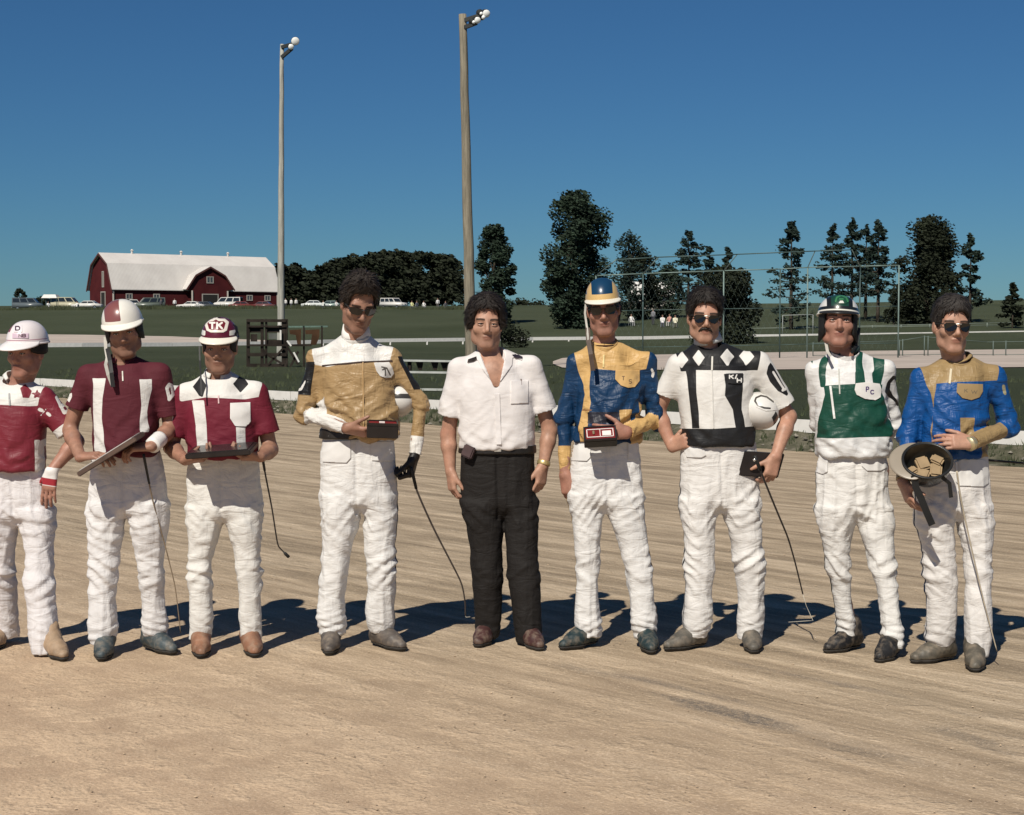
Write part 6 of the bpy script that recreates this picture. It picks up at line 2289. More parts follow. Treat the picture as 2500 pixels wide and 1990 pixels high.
    body = mesh_obj('body', VV, QQ, sm, root)
    a, b, c = H.l(VV[:, 0], VV[:, 1], VV[:, 2])
    isH = np.zeros(len(VV), bool); isH[:len(Vh)] = True
    lips = np.where(isH & (b > 0.07), 1 - np.sqrt((a / 0.025) ** 2 + ((c + 0.0715) / 0.0125) ** 2), -1) * 0.01
    set_attr(body, 'lips', lips)
    brow = np.maximum(0.0068 - np.abs(c - 0.0205 + 0.10 * (np.abs(np.abs(a) - 0.036))), -1)
    brow = np.where(isH & (b > 0.06) & (np.abs(a) > 0.012) & (np.abs(a) < 0.056), brow, -0.01)
    set_attr(body, 'brow', brow)
    stb = np.where(isH & (b > -0.01) & (c < -0.035) & (c > -0.15), 0.0035 * np.clip((-0.035 - c) / 0.02, 0, 1) * hs.get('stubble', 0.6), -0.01)
    set_attr(body, 'stubble', stb)
    set_attr(body, 'glove', np.concatenate(gls)); set_attr(body, 'gloveb', np.concatenate(glb)); set_attr(body, 'glovek', np.concatenate(glk))
    # eyes
    if not hs.get('glasses'):
        for s_ in (-1, 1):
            bm = new_bm()
            bmesh.ops.create_uvsphere(bm, u_segments=16, v_segments=10, radius=0.0122)
            cx = H.w(s_ * 0.0315, 0.0795, -0.0045)
            for v in bm.verts: v.co = Vector(cx) + v.co
            e = bm_obj('eye', bm, M_EYE, body, True)
            bm = new_bm()
            bmesh.ops.create_uvsphere(bm, u_segments=12, v_segments=8, radius=0.0062)
            cx = H.w(s_ * 0.0315, 0.0862, -0.0045)
            for v in bm.verts: v.co = Vector(cx) + v.co
            bm_obj('iris', bm, M_IRIS, e, True)
            # lids
            bm = new_bm()
            for sg, zz in ((1, 0.0036), (-1, -0.0098)):
                bm_tube(bm, [H.w(s_ * 0.0315 + q * 0.0155, 0.0895 - abs(q) ** 2 * 0.008, zz - 0.004 * q * q * sg) for q in np.linspace(-1, 1, 7)], 0.0034, 6)
            bm_obj('eyelid', bm, sm, body, True)
            bm = new_bm()
            bm_tube(bm, [H.w(s_ * 0.0315 + q * 0.0165, 0.0925 - abs(q) ** 2 * 0.009, 0.0004 - 0.003 * q * q) for q in np.linspace(-1, 1, 7)], [0.0008, 0.0016, 0.002, 0.002, 0.002, 0.0016, 0.0008], 6)
            bm_obj('eyelash', bm, M_IRIS, body, True)
    else:
        sunglasses(H, root, hs['glasses'], hs.get('gz', -0.004))
    if hs.get('hair'):
        hair_mesh(H, root, hs.get('hcol', (0.018, 0.012, 0.009)), hs['hair'])
    if hs.get('moustache'):
        f = Fld(H.w(0, 0.09, -0.055) - 0.06, H.w(0, 0.09, -0.055) + 0.06, 0.0028)
        for s_ in (-1, 1):
            f.cap(H.w(0, 0.0985, -0.0545), H.w(s_ * 0.020, 0.092, -0.0585), 0.0075, 0.0068, 0.004)
            f.cap(H.w(s_ * 0.020, 0.092, -0.0585), H.w(s_ * 0.033, 0.080, -0.070), 0.0068, 0.004, 0.004)
        V, Q = f.mesh()
        V = V + vnormals(V, Q) * ((fbm(V * 160, 2) - 0.5) * 0.004)[:, None]
        mesh_obj('moustache', V, Q, plain('moustache_hair', (0.016, 0.011, 0.008), 0.6, 0.5, 90), root)
    info['H'] = H; info['chains'] = chains; info['body'] = body; info['nb'] = nb
    for (ai, t0, t1, rr, col, nm) in S.get('bands', []):
        a_, b_ = chains[ai][1], chains[ai][2]
        p0, p1 = a_ + (b_ - a_) * t0, a_ + (b_ - a_) * t1
        bm = new_bm(); bm_tube(bm, [p0, p0 + (p1 - p0) * 0.15, p0 + (p1 - p0) * 0.85, p1], [rr * 0.96, rr, rr, rr * 0.96], 18)
        bm_obj(nm, bm, plain('band_%d_%d_%d' % tuple(int(c * 99) for c in col), col, 0.4, 0.1, 20, 0.5, 0.7 if nm == 'wrist_watch' else 0.0), root, True)
    # ---------------- collar
    if S.get('collar'):
        c_ = S['collar']
        ax = nrm(skb - nb + np.array([0, -0.02, 0.0]))
        s1 = nrm(np.cross(ax, (0, 1, 0))); s2 = np.cross(s1, ax)      # s2 points away from the viewer
        if s2[1] < 0: s1, s2 = -s1, -s2
        hb, hf = c_.get('hb', 0.052), c_.get('hf', 0.030)
        op = c_.get('op', 0.10)
        n = 40
        V, Fc = [], []
        prof = ((-0.03, c_.get('r0', 0.071)), (0.35, c_.get('r0', 0.071) * 0.97), (1.0, c_.get('r1', 0.064)), (1.0, c_.get('r1', 0.064) - 0.006), (0.35, c_.get('r0', 0.071) * 0.97 - 0.007), (-0.03, c_.get('r0', 0.071) - 0.008))
        for i in range(n + 1):
            th = op + (2 * math.pi - 2 * op) * i / n            # 0 = front
            fr_ = 0.5 + 0.5 * math.cos(th)
            hh = hb + (hf - hb) * fr_ ** 1.3
            for (q, rr) in prof:
                wv = 1 + 0.03 * math.sin(5 * th + S['seed'])
                V.append(nb + np.array([0, 0.006, c_.get('dz', 0.004)]) + ax * hh * q - s2 * math.cos(th) * rr * wv * 1.02 + s1 * math.sin(th) * rr * wv)
        m_ = len(prof)
        for i in range(n):
            for j in range(m_):
                j2 = (j + 1) % m_
                Fc.append((i * m_ + j, (i + 1) * m_ + j, (i + 1) * m_ + j2, i * m_ + j2))
        Fc.append(tuple(range(m_))); Fc.append(tuple(n * m_ + j for j in range(m_))[::-1])
        mesh_obj('collar', V, Fc, plain('collar_%d' % S['seed'], c_['col'], 0.6, 0.06, 10, 0.25), jk)
    for (nm, a, b, r_, col) in S.get('zips', []):
        def onj(pxy):
            d = Vector(ray(*pxy)).normalized()
            h = bv.ray_cast(Vector((0, 0, CAMZ)) + d * (D - 1.2), d, 2.4)
            return np.array(h[0]) - np.array(d) * 0.003 if h[0] is not None else P(*pxy, -0.13)
        pts = [onj((a[0] + (b[0] - a[0]) * q, a[1] + (b[1] - a[1]) * q)) for q in np.linspace(0, 1, 9)]
        ribbon(nm, pts, r_ * k, plain('zip_%d_%d_%d' % tuple(int(c * 99) for c in col), col, 0.5, 0.1, 30, 0.4), jk, 0.002)
    for spec in S.get('jpatch', []):
        nm, poly, col = spec[:3]
        flds = spec[3] if len(spec) > 3 else []
        m = layered('jp_%d_%s' % (S['seed'], nm), col, [(a, c) for a, c, _ in flds], 0.6, 0.3, 0.1, 0.2, 60, 0.003) if flds else plain('jp_%d_%d_%d' % tuple(int(c * 99) for c in col), col, 0.6, 0.06, 10, 0.25)
        st_ = spec[4] if len(spec) > 4 else 2.0
        project_patch(nm, bv, poly, D, m, jk, st_, 0.012 if nm == 'collar_band' else 0.006, [(a, fn) for a, c, fn in flds], 0.004)
    return info
# ------------------------------------------------------------ the nine men, left to right
WHT = (0.655, 0.635, 0.60); BLK = (0.012, 0.012, 0.013)
TW = (0.645, 0.63, 0.61)
def rc(c, x0, y0, x1, y1): return sd_poly(c['px'], c['py'], [(x0, y0), (x1, y0), (x1, y1), (x0, y1)])
def pl(c, *pts): return sd_poly(c['px'], c['py'], pts)
def fr(c, f): return np.minimum(np.minimum(f, -c['arm']), (c['front'] + 0.02) / c['k'])
def ft(c, f): return np.minimum(f, (c['front'] + 0.03) / c['k'])
def onarm(c, i, f): return np.minimum(f, c['armi'][i])
def arms(c): return c['arm']
def yl(c, *pts):
    """above a line given as (px, py) points"""
    return np.interp(c['px'], [p[0] for p in pts], [p[1] for p in pts]) - c['py']
def stk_f(c, strokes, wd): return strokes_field(strokes, wd)(c['px'], c['py'])

CAST = {}
DOWN = (0.05, -0.06, -1)

# 1 ------------------------------------------------------------------------------
MAR1 = (0.17, 0.018, 0.03)
def paint1(c):
    yoke = np.minimum(yl(c, (-100, 984), (110, 992), (200, 992)), -c['arm'])
    star = pl(c, *[(90 + (17 if i % 2 == 0 else 6.5) * math.sin(i * math.pi / 5), 962 - (17 if i % 2 == 0 else 6.5) * math.cos(i * math.pi / 5)) for i in range(10)])
    L = c['along'](1)
    cuff = onarm(c, 1, (L - 0.62) * 120)
    R0 = c['along'](0)
    return [(WHT, yoke), (MAR1, ft(c, np.minimum(star, yoke))), (MAR1, ft(c, np.minimum(pl(c, (48, 945), (62, 932), (78, 952), (72, 972), (56, 970)), yoke))),
            (WHT, fr(c, rc(c, 84, 1074, 108, 1150))), (WHT, cuff), (WHT, onarm(c, 0, (R0 - 0.62) * 120)),
            (WHT, onarm(c, 1, np.minimum(stk_f(c, [[(142, 968), (158, 1006), (172, 1000)], [(150, 990), (163, 984)]], 4.5), (0.6 - L) * 120))),
            (WHT, ft(c, stk_f(c, [[(96, 1000), (102, 1003)], [(115, 1010), (120, 1014)]], 4.0))), (WHT, ft(c, stk_f(c, [[(100, 1015), (113, 997)]], 1.2)))]
CAST[1] = dict(seed=1, label='leftmost man in red and white jacket and white helmet, cut by the frame', boots=[(-20, 1592, -25), (160, 1617, 35)], boot_cols=[(0.34, 0.235, 0.15)] * 2,
    hips=[(1125, -32, 108), (1160, -36, 116), (1210, -40, 128), (1260, -44, 136)],
    legs=[[(1240, -44, 44), (1300, -44, 40), (1390, -40, 32), (1470, -36, 30), (1570, -34, 30)], [(1240, 38, 136), (1300, 56, 137), (1390, 72, 140), (1440, 76, 148), (1500, 82, 158), (1545, 88, 160), (1584, 96, 158)]],
    knee=1410, crotch=1265, tcol=(0.634, 0.607, 0.607),
    torso=[(1146, -34, 108), (1080, -32, 110), (1010, -34, 114), (965, -34, 112), (945, -15, 92)], neck=(38, 936),
    arms=[dict(sh=(-30, 970, 0), el=(-64, 1085, 0.02), wr=(-52, 1165, -0.02), short=0.8, hand=dict(d=DOWN, n=(1, 0, 0), t=(0, -1, 0))),
          dict(sh=(108, 972, 0), el=(186, 1078, 0.0), wr=(126, 1150, -0.08), short=0.80, re=0.070, r=(0.064, 0.05, 0.04), hand=dict(d=(-0.14, -0.05, -1), n=(0.15, 1, 0), t=(-1, 0.1, 0), curl=(0.12, 0.2, 0.15), thumb=(1.0, 0.2), glove='white'))],
    head=dict(jaw=1.04, nose=0.95, eye=(38, 862), yaw=-18, pitch=4, hair=dict(grow=0.006, line=0.10, amp=0.008, nape=-0.065)), tone='ruddy',
    jcol=MAR1, paint=paint1, jrough=0.5, jamp=0.8, collar=dict(col=WHT, hb=0.035, hf=0.012, op=0.5),
    zips=[('zip', (22, 960), (24, 990), 4, (0.3, 0.3, 0.3))])

# 2 ------------------------------------------------------------------------------
MAR2 = (0.085, 0.012, 0.02)
def paint2(c):
    return [(WHT, fr(c, pl(c, (224, 922), (256, 922), (248, 975), (248, 1020), (258, 1105), (234, 1105), (226, 1010), (224, 965)))),
            (WHT, fr(c, pl(c, (341, 924), (371, 924), (374, 965), (366, 1010), (362, 1030), (366, 1055), (342, 1055), (341, 1030), (346, 990), (344, 960)))),
            (WHT, onarm(c, 0, pl(c, (147, 952), (156, 949), (161, 962), (172, 958), (173, 968), (166, 982), (158, 974)))),
            (WHT, onarm(c, 1, stk_f(c, [[(414, 970), (409, 948), (416, 939), (424, 942)], [(424, 948), (426, 962), (414, 975)]], 4.5)))]
CAST[2] = dict(bands=[(1, 0.55, 0.97, 0.040, (0.72, 0.70, 0.67), 'wrist_band')], seed=2, label='man in a dark maroon jersey with white stripes holding a tilted silver plaque', boots=[(246, 1618, -4), (430, 1601, 42)], boot_cols=[(0.05, 0.068, 0.075)] * 2,
    hips=[(1080, 232, 386), (1120, 222, 398), (1180, 215, 408), (1240, 214, 411)],
    legs=[[(1225, 214, 314), (1290, 217, 304), (1370, 222, 297), (1400, 222, 292), (1470, 220, 290), (1530, 218, 294), (1568, 226, 288)], [(1225, 312, 411), (1290, 316, 409), (1360, 330, 400), (1420, 338, 402), (1480, 340, 404), (1525, 342, 410), (1556, 346, 402)]],
    knee=1392, crotch=1255, tcol=(0.625, 0.607, 0.598),
    torso=[(1112, 232, 388), (1050, 228, 388), (980, 222, 390), (930, 220, 394), (905, 232, 382)], neck=(300, 888),
    arms=[dict(sh=(214, 915, 0), el=(170, 1048, 0.03), wr=(196, 1116, -0.15), short=0.62, re=0.064, hand=dict(d=(1, -0.25, 0.12), n=(0.1, 0.25, -1), t=(0.2, 1, 0), curl=(0.3, 0.5, 0.3), thumb=(1.2, 0.2))),
          dict(sh=(392, 912, 0), el=(418, 1045, 0.02), wr=(370, 1090, -0.16), short=0.8, re=0.062, hand=dict(d=(-1, -0.2, -0.05), n=(0, 0.3, -1), t=(-0.1, 1, 0.2), curl=(0.5, 0.7, 0.5)))],
    head=dict(nose=1.05, eye=(299, 812), yaw=10, pitch=10, roll=-9, jaw=1.05, hair=dict(grow=0.008, line=0.10, amp=0.010, nape=-0.09), stubble=1.0), tone='tan',
    jcol=MAR2, paint=paint2, top='jersey', jrough=0.8, jamp=0.55, collar=dict(col=MAR2, hb=0.045, hf=0.02, op=0.35),
    zips=[('zip', (299, 906), (300, 930), 3, (0.6, 0.57, 0.5))])

# 3 ------------------------------------------------------------------------------
MAR3 = (0.14, 0.010, 0.024)
def paint3(c):
    yoke = np.minimum(yl(c, (400, 978), (445, 980), (500, 970), (600, 974), (660, 965)), (-c['arm']) + 14)
    yoke = np.minimum(yoke, np.minimum(c['px'] - 437, 641 - c['px']))
    return [(WHT, yoke), (BLK, ft(c, pl(c, (469, 943), (488, 915), (504, 940), (493, 970), (484, 966)))), (BLK, ft(c, pl(c, (570, 936), (591, 908), (606, 936), (587, 958)))),
            (WHT, fr(c, pl(c, (467, 977), (497, 977), (503, 1030), (507, 1105), (482, 1105), (477, 1040)))), (WHT, fr(c, pl(c, (576, 1040), (599, 1040), (600, 1090), (578, 1090)))),
            (WHT, onarm(c, 0, stk_f(c, [[(411, 1008), (424, 1008)], [(420, 1008), (409, 1055)]], 4)))]
CAST[3] = dict(seed=3, label='short man in maroon and white with black diamonds, holding a dark plaque flat', boots=[(490, 1610, -4), (624, 1608, 10)], boot_cols=[(0.235, 0.115, 0.068)] * 2,
    hips=[(1100, 460, 632), (1140, 455, 636), (1200, 453, 639), (1250, 454, 641)],
    legs=[[(1235, 453, 546), (1300, 456, 536), (1370, 458, 522), (1430, 458, 520), (1500, 460, 522), (1562, 461, 520)], [(1235, 546, 641), (1300, 560, 640), (1370, 572, 640), (1430, 578, 641), (1500, 582, 640), (1562, 583, 640)]],
    knee=1400, crotch=1270, tcol=(0.634, 0.616, 0.581),
    torso=[(1118, 458, 630), (1050, 456, 632), (1000, 452, 634), (970, 450, 634), (948, 466, 612)], neck=(530, 925),
    arms=[dict(sh=(452, 962, 0), el=(418, 1092, 0.02), wr=(452, 1124, -0.16), short=0.78, re=0.068, hand=dict(d=(1, -0.3, 0.12), n=(0.1, 0.2, 1), t=(0, -1, 0.3), curl=(0.4, 0.7, 0.5), thumb=(1.1, 0.3))),
          dict(sh=(628, 958, 0), el=(660, 1098, 0.02), wr=(636, 1116, -0.15), short=0.72, re=0.070, hand=dict(d=(-1, -0.3, -0.02), n=(0, 0.2, 1), t=(0, -1, 0.3), curl=(0.5, 0.8, 0.5), thumb=(1.1, 0.3)))],
    head=dict(jaw=0.96, nose=0.9, long=0.97, eye=(530, 852), yaw=2, pitch=7, hair=dict(grow=0.014, line=0.10, amp=0.014, nape=-0.085, slope=1.0), stubble=0.9), tone='tan',
    jcol=MAR3, paint=paint3, jrough=0.7, jamp=0.6, collar=dict(col=WHT, hb=0.045, hf=0.022, op=0.4),
    zips=[('zip', (533, 965), (534, 985), 3, (0.6, 0.4, 0.4))], jpatch=[('pocket', [(562, 984), (611, 982), (612, 1030), (600, 1042), (574, 1040), (562, 1022)], (0.70, 0.68, 0.65))])

# 4 ------------------------------------------------------------------------------
GOLD = (0.345, 0.230, 0.112)
def paint4(c):
    yoke = np.minimum(yl(c, (740, 893), (785, 893), (830, 888), (900, 880), (1000, 880)), -c['arm'] + 3)
    A0, A1 = c['along'](0), c['along'](1)
    return [(WHT, yoke), (BLK, onarm(c, 0, pl(c, (716, 884), (766, 884), (760, 966), (708, 962)))), (BLK, onarm(c, 1, pl(c, (974, 868), (988, 868), (1034, 948), (1012, 952)))),
            (WHT, onarm(c, 0, (A0 - 1.12) * 110)), (WHT, onarm(c, 1, (A1 - 1.62) * 120)),
            (WHT, onarm(c, 0, stk_f(c, [[(731, 898), (720, 935), (717, 952)], [(716, 954), (731, 950), (738, 932)]], 3.2)))]
CAST[4] = dict(seed=4, label='tall bareheaded man in gold and white satin jacket looking down at a case', boots=[(802, 1603, -6), (990, 1593, 42)], boot_cols=[(0.095, 0.08, 0.07)] * 2,
    hips=[(1045, 786, 962), (1100, 779, 968), (1160, 778, 972), (1225, 778, 972)],
    legs=[[(1205, 778, 886), (1260, 781, 880), (1320, 784, 868), (1385, 782, 854), (1450, 776, 846), (1500, 772, 846), (1530, 776, 846), (1553, 780, 838)], [(1205, 884, 972), (1260, 888, 970), (1330, 888, 968), (1390, 892, 966), (1440, 896, 972), (1480, 890, 966), (1520, 896, 964), (1548, 900, 960)]],
    knee=1385, crotch=1240, tcol=TW, piping=(0.02, 0.018, 0.018),
    torso=[(1064, 782, 966), (1010, 776, 974), (940, 776, 964), (885, 778, 958), (855, 800, 935)], neck=(868, 826),
    arms=[dict(sh=(766, 872, 0), el=(744, 1012, 0.02), wr=(848, 1046, -0.18), r=(0.058, 0.052, 0.042), hand=dict(d=(1, -0.15, -0.22), n=(0.15, 0.5, 0.6), t=(0.1, 0.2, 1), curl=(0.4, 0.5, 0.4), thumb=(0.9, 0.2))),
          dict(sh=(957, 870, 0), el=(1026, 985, 0.03), wr=(1012, 1114, 0.0), r=(0.058, 0.050, 0.047), hand=dict(d=(-0.22, -0.1, -1), n=(-1, 0.2, 0.1), t=(-0.2, -1, 0), curl=(1.0, 1.2, 0.7), sc=1.1, glove='black'))],
    head=dict(jaw=1.0, nose=1.1, long=1.05, eye=(886, 758), yaw=20, pitch=23, roll=4, dy=-0.14, hair=dict(grow=0.014, top=0.030, line=0.080, amp=0.011, curl=48, ll=1.3, lift=0.35, locks=2240, nape=-0.07, extra=[((-0.02, 0.03, 0.13), (0.055, 0.055, 0.045), 0.03)]), hcol=(0.022, 0.015, 0.011), glasses='wrap', stubble=0.8), tone='tan',
    jcol=GOLD, paint=paint4, jrough=0.42, jamp=2.0, jbump=0.9, crinkle=0.6, collar=dict(col=WHT, hb=0.062, hf=0.03, op=0.10, dz=0.012, r0=0.073), belt=(1046, 1070, (0.02, 0.016, 0.013)),
    zips=[('zip', (886, 884), (888, 1055), 2.5, (0.42, 0.27, 0.12)), ('seam', (786, 893), (880, 884), 3.5, (0.05, 0.03, 0.025)), ('seam', (880, 884), (958, 881), 3.5, (0.05, 0.03, 0.025))],
    jpatch=[('pocket_flap', [(913, 886), (950, 884), (958, 898), (962, 912), (955, 922), (942, 923), (928, 918), (919, 906)], WHT, [('t0', (0.1, 0.09, 0.08), strokes_field([[(932, 896), (945, 899), (934, 903)], [(946, 902), (953, 916)], [(941, 904), (941, 917)]], 1.8))], 1.5)],
    tpatch=[('pocket_flap', [(783, 1078), (856, 1075), (856, 1118), (846, 1130), (788, 1128), (783, 1118)], TW), ('pocket_flap', [(905, 1078), (964, 1078), (964, 1118), (955, 1126), (908, 1124)], TW)])

# 5 ------------------------------------------------------------------------------
SHIRT = (0.66, 0.625, 0.61)
CAST[5] = dict(bands=[(1, 0.86, 0.98, 0.034, (0.62, 0.48, 0.22), 'wrist_watch')], seed=5, label='dark haired man in white short sleeved shirt and dark trousers', boots=[(1164, 1585, -14), (1322, 1593, 28)], boot_cols=[(0.055, 0.022, 0.02)] * 2, shoe='shoe', bscale=0.98,
    hips=[(1078, 1126, 1304), (1110, 1122, 1306), (1170, 1120, 1310), (1235, 1124, 1311)],
    legs=[[(1220, 1122, 1229), (1280, 1136, 1229), (1350, 1146, 1229), (1420, 1152, 1229), (1490, 1156, 1228), (1545, 1158, 1224), (1560, 1160, 1220)], [(1220, 1228, 1311), (1280, 1230, 1312), (1350, 1234, 1315), (1420, 1240, 1320), (1490, 1246, 1324), (1545, 1254, 1324), (1566, 1258, 1316)]],
    knee=1390, crotch=1250, tcol=(0.015, 0.013, 0.012), tamp=0.75, trough=0.75, belt=(1086, 1106, (0.012, 0.010, 0.009)), buckle=(1215, 1097),
    torso=[(1094, 1124, 1306), (1060, 1120, 1308), (1010, 1118, 1306), (950, 1112, 1306), (905, 1112, 1302), (880, 1130, 1275)], neck=(1200, 866),
    arms=[dict(sh=(1118, 898, 0), el=(1094, 1062, 0.03), wr=(1100, 1152, -0.01), short=0.72, re=0.075, r=(0.060, 0.05, 0.04), ra=(0.043, 0.037, 0.026), hand=dict(d=(0.10, -0.10, -1), n=(0.9, 0.45, 0), t=(0.3, -1, 0), curl=(0.45, 0.6, 0.4), thumb=(1.15, 0.2))),
          dict(sh=(1298, 892, 0), el=(1342, 1052, 0.03), wr=(1326, 1138, -0.02), short=0.70, re=0.075, r=(0.060, 0.05, 0.04), ra=(0.043, 0.037, 0.026), hand=dict(d=(-0.14, -0.12, -1), n=(-0.75, 0.65, 0), t=(-0.7, -0.8, 0), curl=(0.4, 0.55, 0.35), thumb=(1.15, 0.2)))],
    head=dict(jaw=1.03, nose=1.0, eye=(1190, 790), yaw=6, pitch=2, roll=2, hair=dict(grow=0.017, top=0.018, line=0.074, amp=0.010, curl=50, ll=1.1, lift=0.3, locks=2560, nape=-0.075, extra=[((-0.075, -0.01, 0.02), (0.024, 0.05, 0.055), 0.03), ((0.075, -0.01, 0.02), (0.024, 0.05, 0.055), 0.03)]), hcol=(0.016, 0.011, 0.009), stubble=0.7), tone='fair',
    jcol=SHIRT, top='shirt', jrough=0.85, jamp=0.75, jbump=0.3, vneck=[(1172, 850), (1232, 850), (1212, 950)],
    jpatch=[('collar_flap', [(1168, 830), (1180, 850), (1194, 900), (1204, 935), (1180, 905), (1165, 878), (1141, 885), (1140, 872)], SHIRT), ('collar_flap', [(1230, 832), (1244, 846), (1276, 872), (1274, 879), (1252, 872), (1250, 892), (1214, 942), (1222, 905), (1230, 870)], SHIRT),
            ('collar_band', [(1141, 884), (1143, 877), (1163, 870), (1164, 877), (1155, 882)], (0.02, 0.015, 0.014)), ('collar_band', [(1250, 866), (1262, 864), (1276, 871), (1274, 875), (1258, 874)], (0.02, 0.015, 0.025)),
            ('pocket', [(1248, 930), (1290, 929), (1290, 984), (1247, 986)], SHIRT)],
    zips=[('placket', (1213, 945), (1218, 1085), 12, SHIRT), ('pen', (1272, 925), (1273, 940), 3, (0.1, 0.06, 0.05))])

# 6 ------------------------------------------------------------------------------
YEL = (0.53, 0.335, 0.132); BLU6 = (0.005, 0.032, 0.088)
def paint6(c):
    yoke = np.minimum(yl(c, (1380, 900), (1433, 897), (1500, 903), (1620, 905)), -c['arm'])
    A0, A1 = c['along'](0), c['along'](1)
    return [(YEL, yoke), (YEL, fr(c, pl(c, (1404, 890), (1434, 890), (1436, 950), (1441, 985), (1440, 998), (1436, 1030), (1440, 1080), (1400, 1080), (1410, 1030), (1414, 990), (1408, 930)))),
            (YEL, fr(c, pl(c, (1512, 1001), (1542, 999), (1542, 1070), (1514, 1070)))), ((0.25, 0.12, 0.05), fr(c, pl(c, (1404, 999), (1445, 999), (1445, 1003), (1404, 1003)))),
            ((0.02, 0.02, 0.03), fr(c, pl(c, (1434, 1006), (1512, 1006), (1512, 1034), (1434, 1034)))),
            (YEL, onarm(c, 0, (A0 - 1.50) * 140)), (YEL, onarm(c, 1, (A1 - 1.12) * 90)), (WHT, onarm(c, 1, stk_f(c, [[(1596, 905), (1601, 912), (1597, 920)]], 4)))]
CAST[6] = dict(seed=6, label='man in yellow and dark blue jacket and helmet holding a red lined case', boots=[(1366, 1590, -52), (1592, 1600, 14)], boot_cols=[(0.013, 0.03, 0.034)] * 2,
    hips=[(1068, 1402, 1560), (1120, 1392, 1567), (1180, 1390, 1570), (1225, 1391, 1572)],
    legs=[[(1205, 1390, 1474), (1260, 1394, 1472), (1320, 1397, 1469), (1390, 1400, 1464), (1450, 1400, 1464), (1510, 1399, 1468), (1555, 1401, 1468)], [(1205, 1474, 1572), (1260, 1487, 1577), (1320, 1506, 1582), (1390, 1524, 1592), (1450, 1530, 1600), (1510, 1536, 1606), (1560, 1548, 1604)]],
    knee=1385, crotch=1225, tcol=TW, piping=(0.30, 0.17, 0.03),
    torso=[(1078, 1402, 1560), (1035, 1404, 1562), (1000, 1406, 1568), (940, 1402, 1580), (890, 1402, 1584), (866, 1418, 1565)], neck=(1475, 842),
    arms=[dict(sh=(1402, 884, 0), el=(1378, 1018, 0.02), wr=(1379, 1160, -0.01), r=(0.055, 0.049, 0.040), hand=dict(d=(0.16, -0.08, -1), n=(0.65, 0.75, 0), t=(0.75, -0.65, 0), curl=(0.45, 0.55, 0.35), thumb=(1.1, 0.2))),
          dict(sh=(1584, 880, 0), el=(1600, 1024, 0.03), wr=(1530, 1056, -0.17), r=(0.056, 0.050, 0.044), hand=dict(d=(-1, -0.35, 0.02), n=(-0.35, 0.75, 0.0), t=(0, 0.2, 1), curl=((0.3, 0.4, 0.3), (0.45, 0.6, 0.4), (0.5, 0.6, 0.4), (0.5, 0.6, 0.4)), thumb=(0.8, 0.2)))],
    head=dict(nose=1.05, long=1.04, eye=(1473, 757), yaw=-3, pitch=5, roll=-4, jaw=0.94, hair=dict(grow=0.006, line=0.10, amp=0.008, nape=-0.07), glasses='wayfarer', stubble=0.6), tone='ruddy',
    jcol=BLU6, paint=paint6, jrough=0.46, jamp=1.45, jbump=0.9, crinkle=0.8, collar=dict(col=YEL, hb=0.028, hf=0.006, op=0.0, r0=0.073),
    zips=[('zip', (1474, 866), (1473, 897), 4, (0.66, 0.52, 0.24))],
    jpatch=[('pocket_flap', [(1503, 904), (1562, 904), (1562, 930), (1550, 945), (1534, 947), (1516, 941), (1502, 926)], YEL, [('t0', (0.16, 0.10, 0.05), strokes_field(text_strokes('T', 1519, 919, 9, 6) + text_strokes('S', 1536, 927, 9, 6), 1.1))], 1.5)],
    tpatch=[('pocket_flap', [(1392, 1078), (1440, 1078), (1443, 1115), (1432, 1126), (1392, 1124)], TW), ('pocket_flap', [(1533, 1078), (1564, 1078), (1566, 1112), (1554, 1124), (1534, 1122)], TW)])

# 7 ------------------------------------------------------------------------------
def paint7(c):
    na = -c['arm']
    yoke = np.minimum(yl(c, (1640, 911), (1700, 903), (1840, 905), (1900, 906)), na)
    lay = [(BLK, yoke)]
    for x, y, w_, h in ((1664, 877, 16, 24), (1705, 872, 16, 22), (1777, 870, 18, 22), (1823, 868, 18, 24)):
        lay.append((WHT, ft(c, np.minimum(pl(c, (x - w_, y), (x, y - h), (x + w_, y), (x, y + h)), yoke + 3))))
    lay += [(BLK, fr(c, pl(c, (1673, 900), (1698, 900), (1700, 960), (1706, 1010), (1708, 1046), (1690, 1046), (1684, 990), (1680, 960)))),
            (BLK, fr(c, pl(c, (1768, 912), (1818, 912), (1814, 960), (1812, 1000), (1820, 1046), (1796, 1046), (1790, 1000), (1770, 966), (1772, 940)))),
            (BLK, np.minimum(-yl(c, (1640, 1046), (1740, 1047), (1860, 1040)), na)),
            (BLK, onarm(c, 1, pl(c, (1877, 894), (1884, 884), (1890, 892), (1906, 922), (1928, 960), (1924, 966), (1900, 955), (1880, 932), (1872, 912)))),
            (WHT, onarm(c, 1, stk_f(c, [[(1890, 908), (1901, 926), (1915, 948)], [(1912, 953), (1920, 949)]], 3.0)))]
    return lay
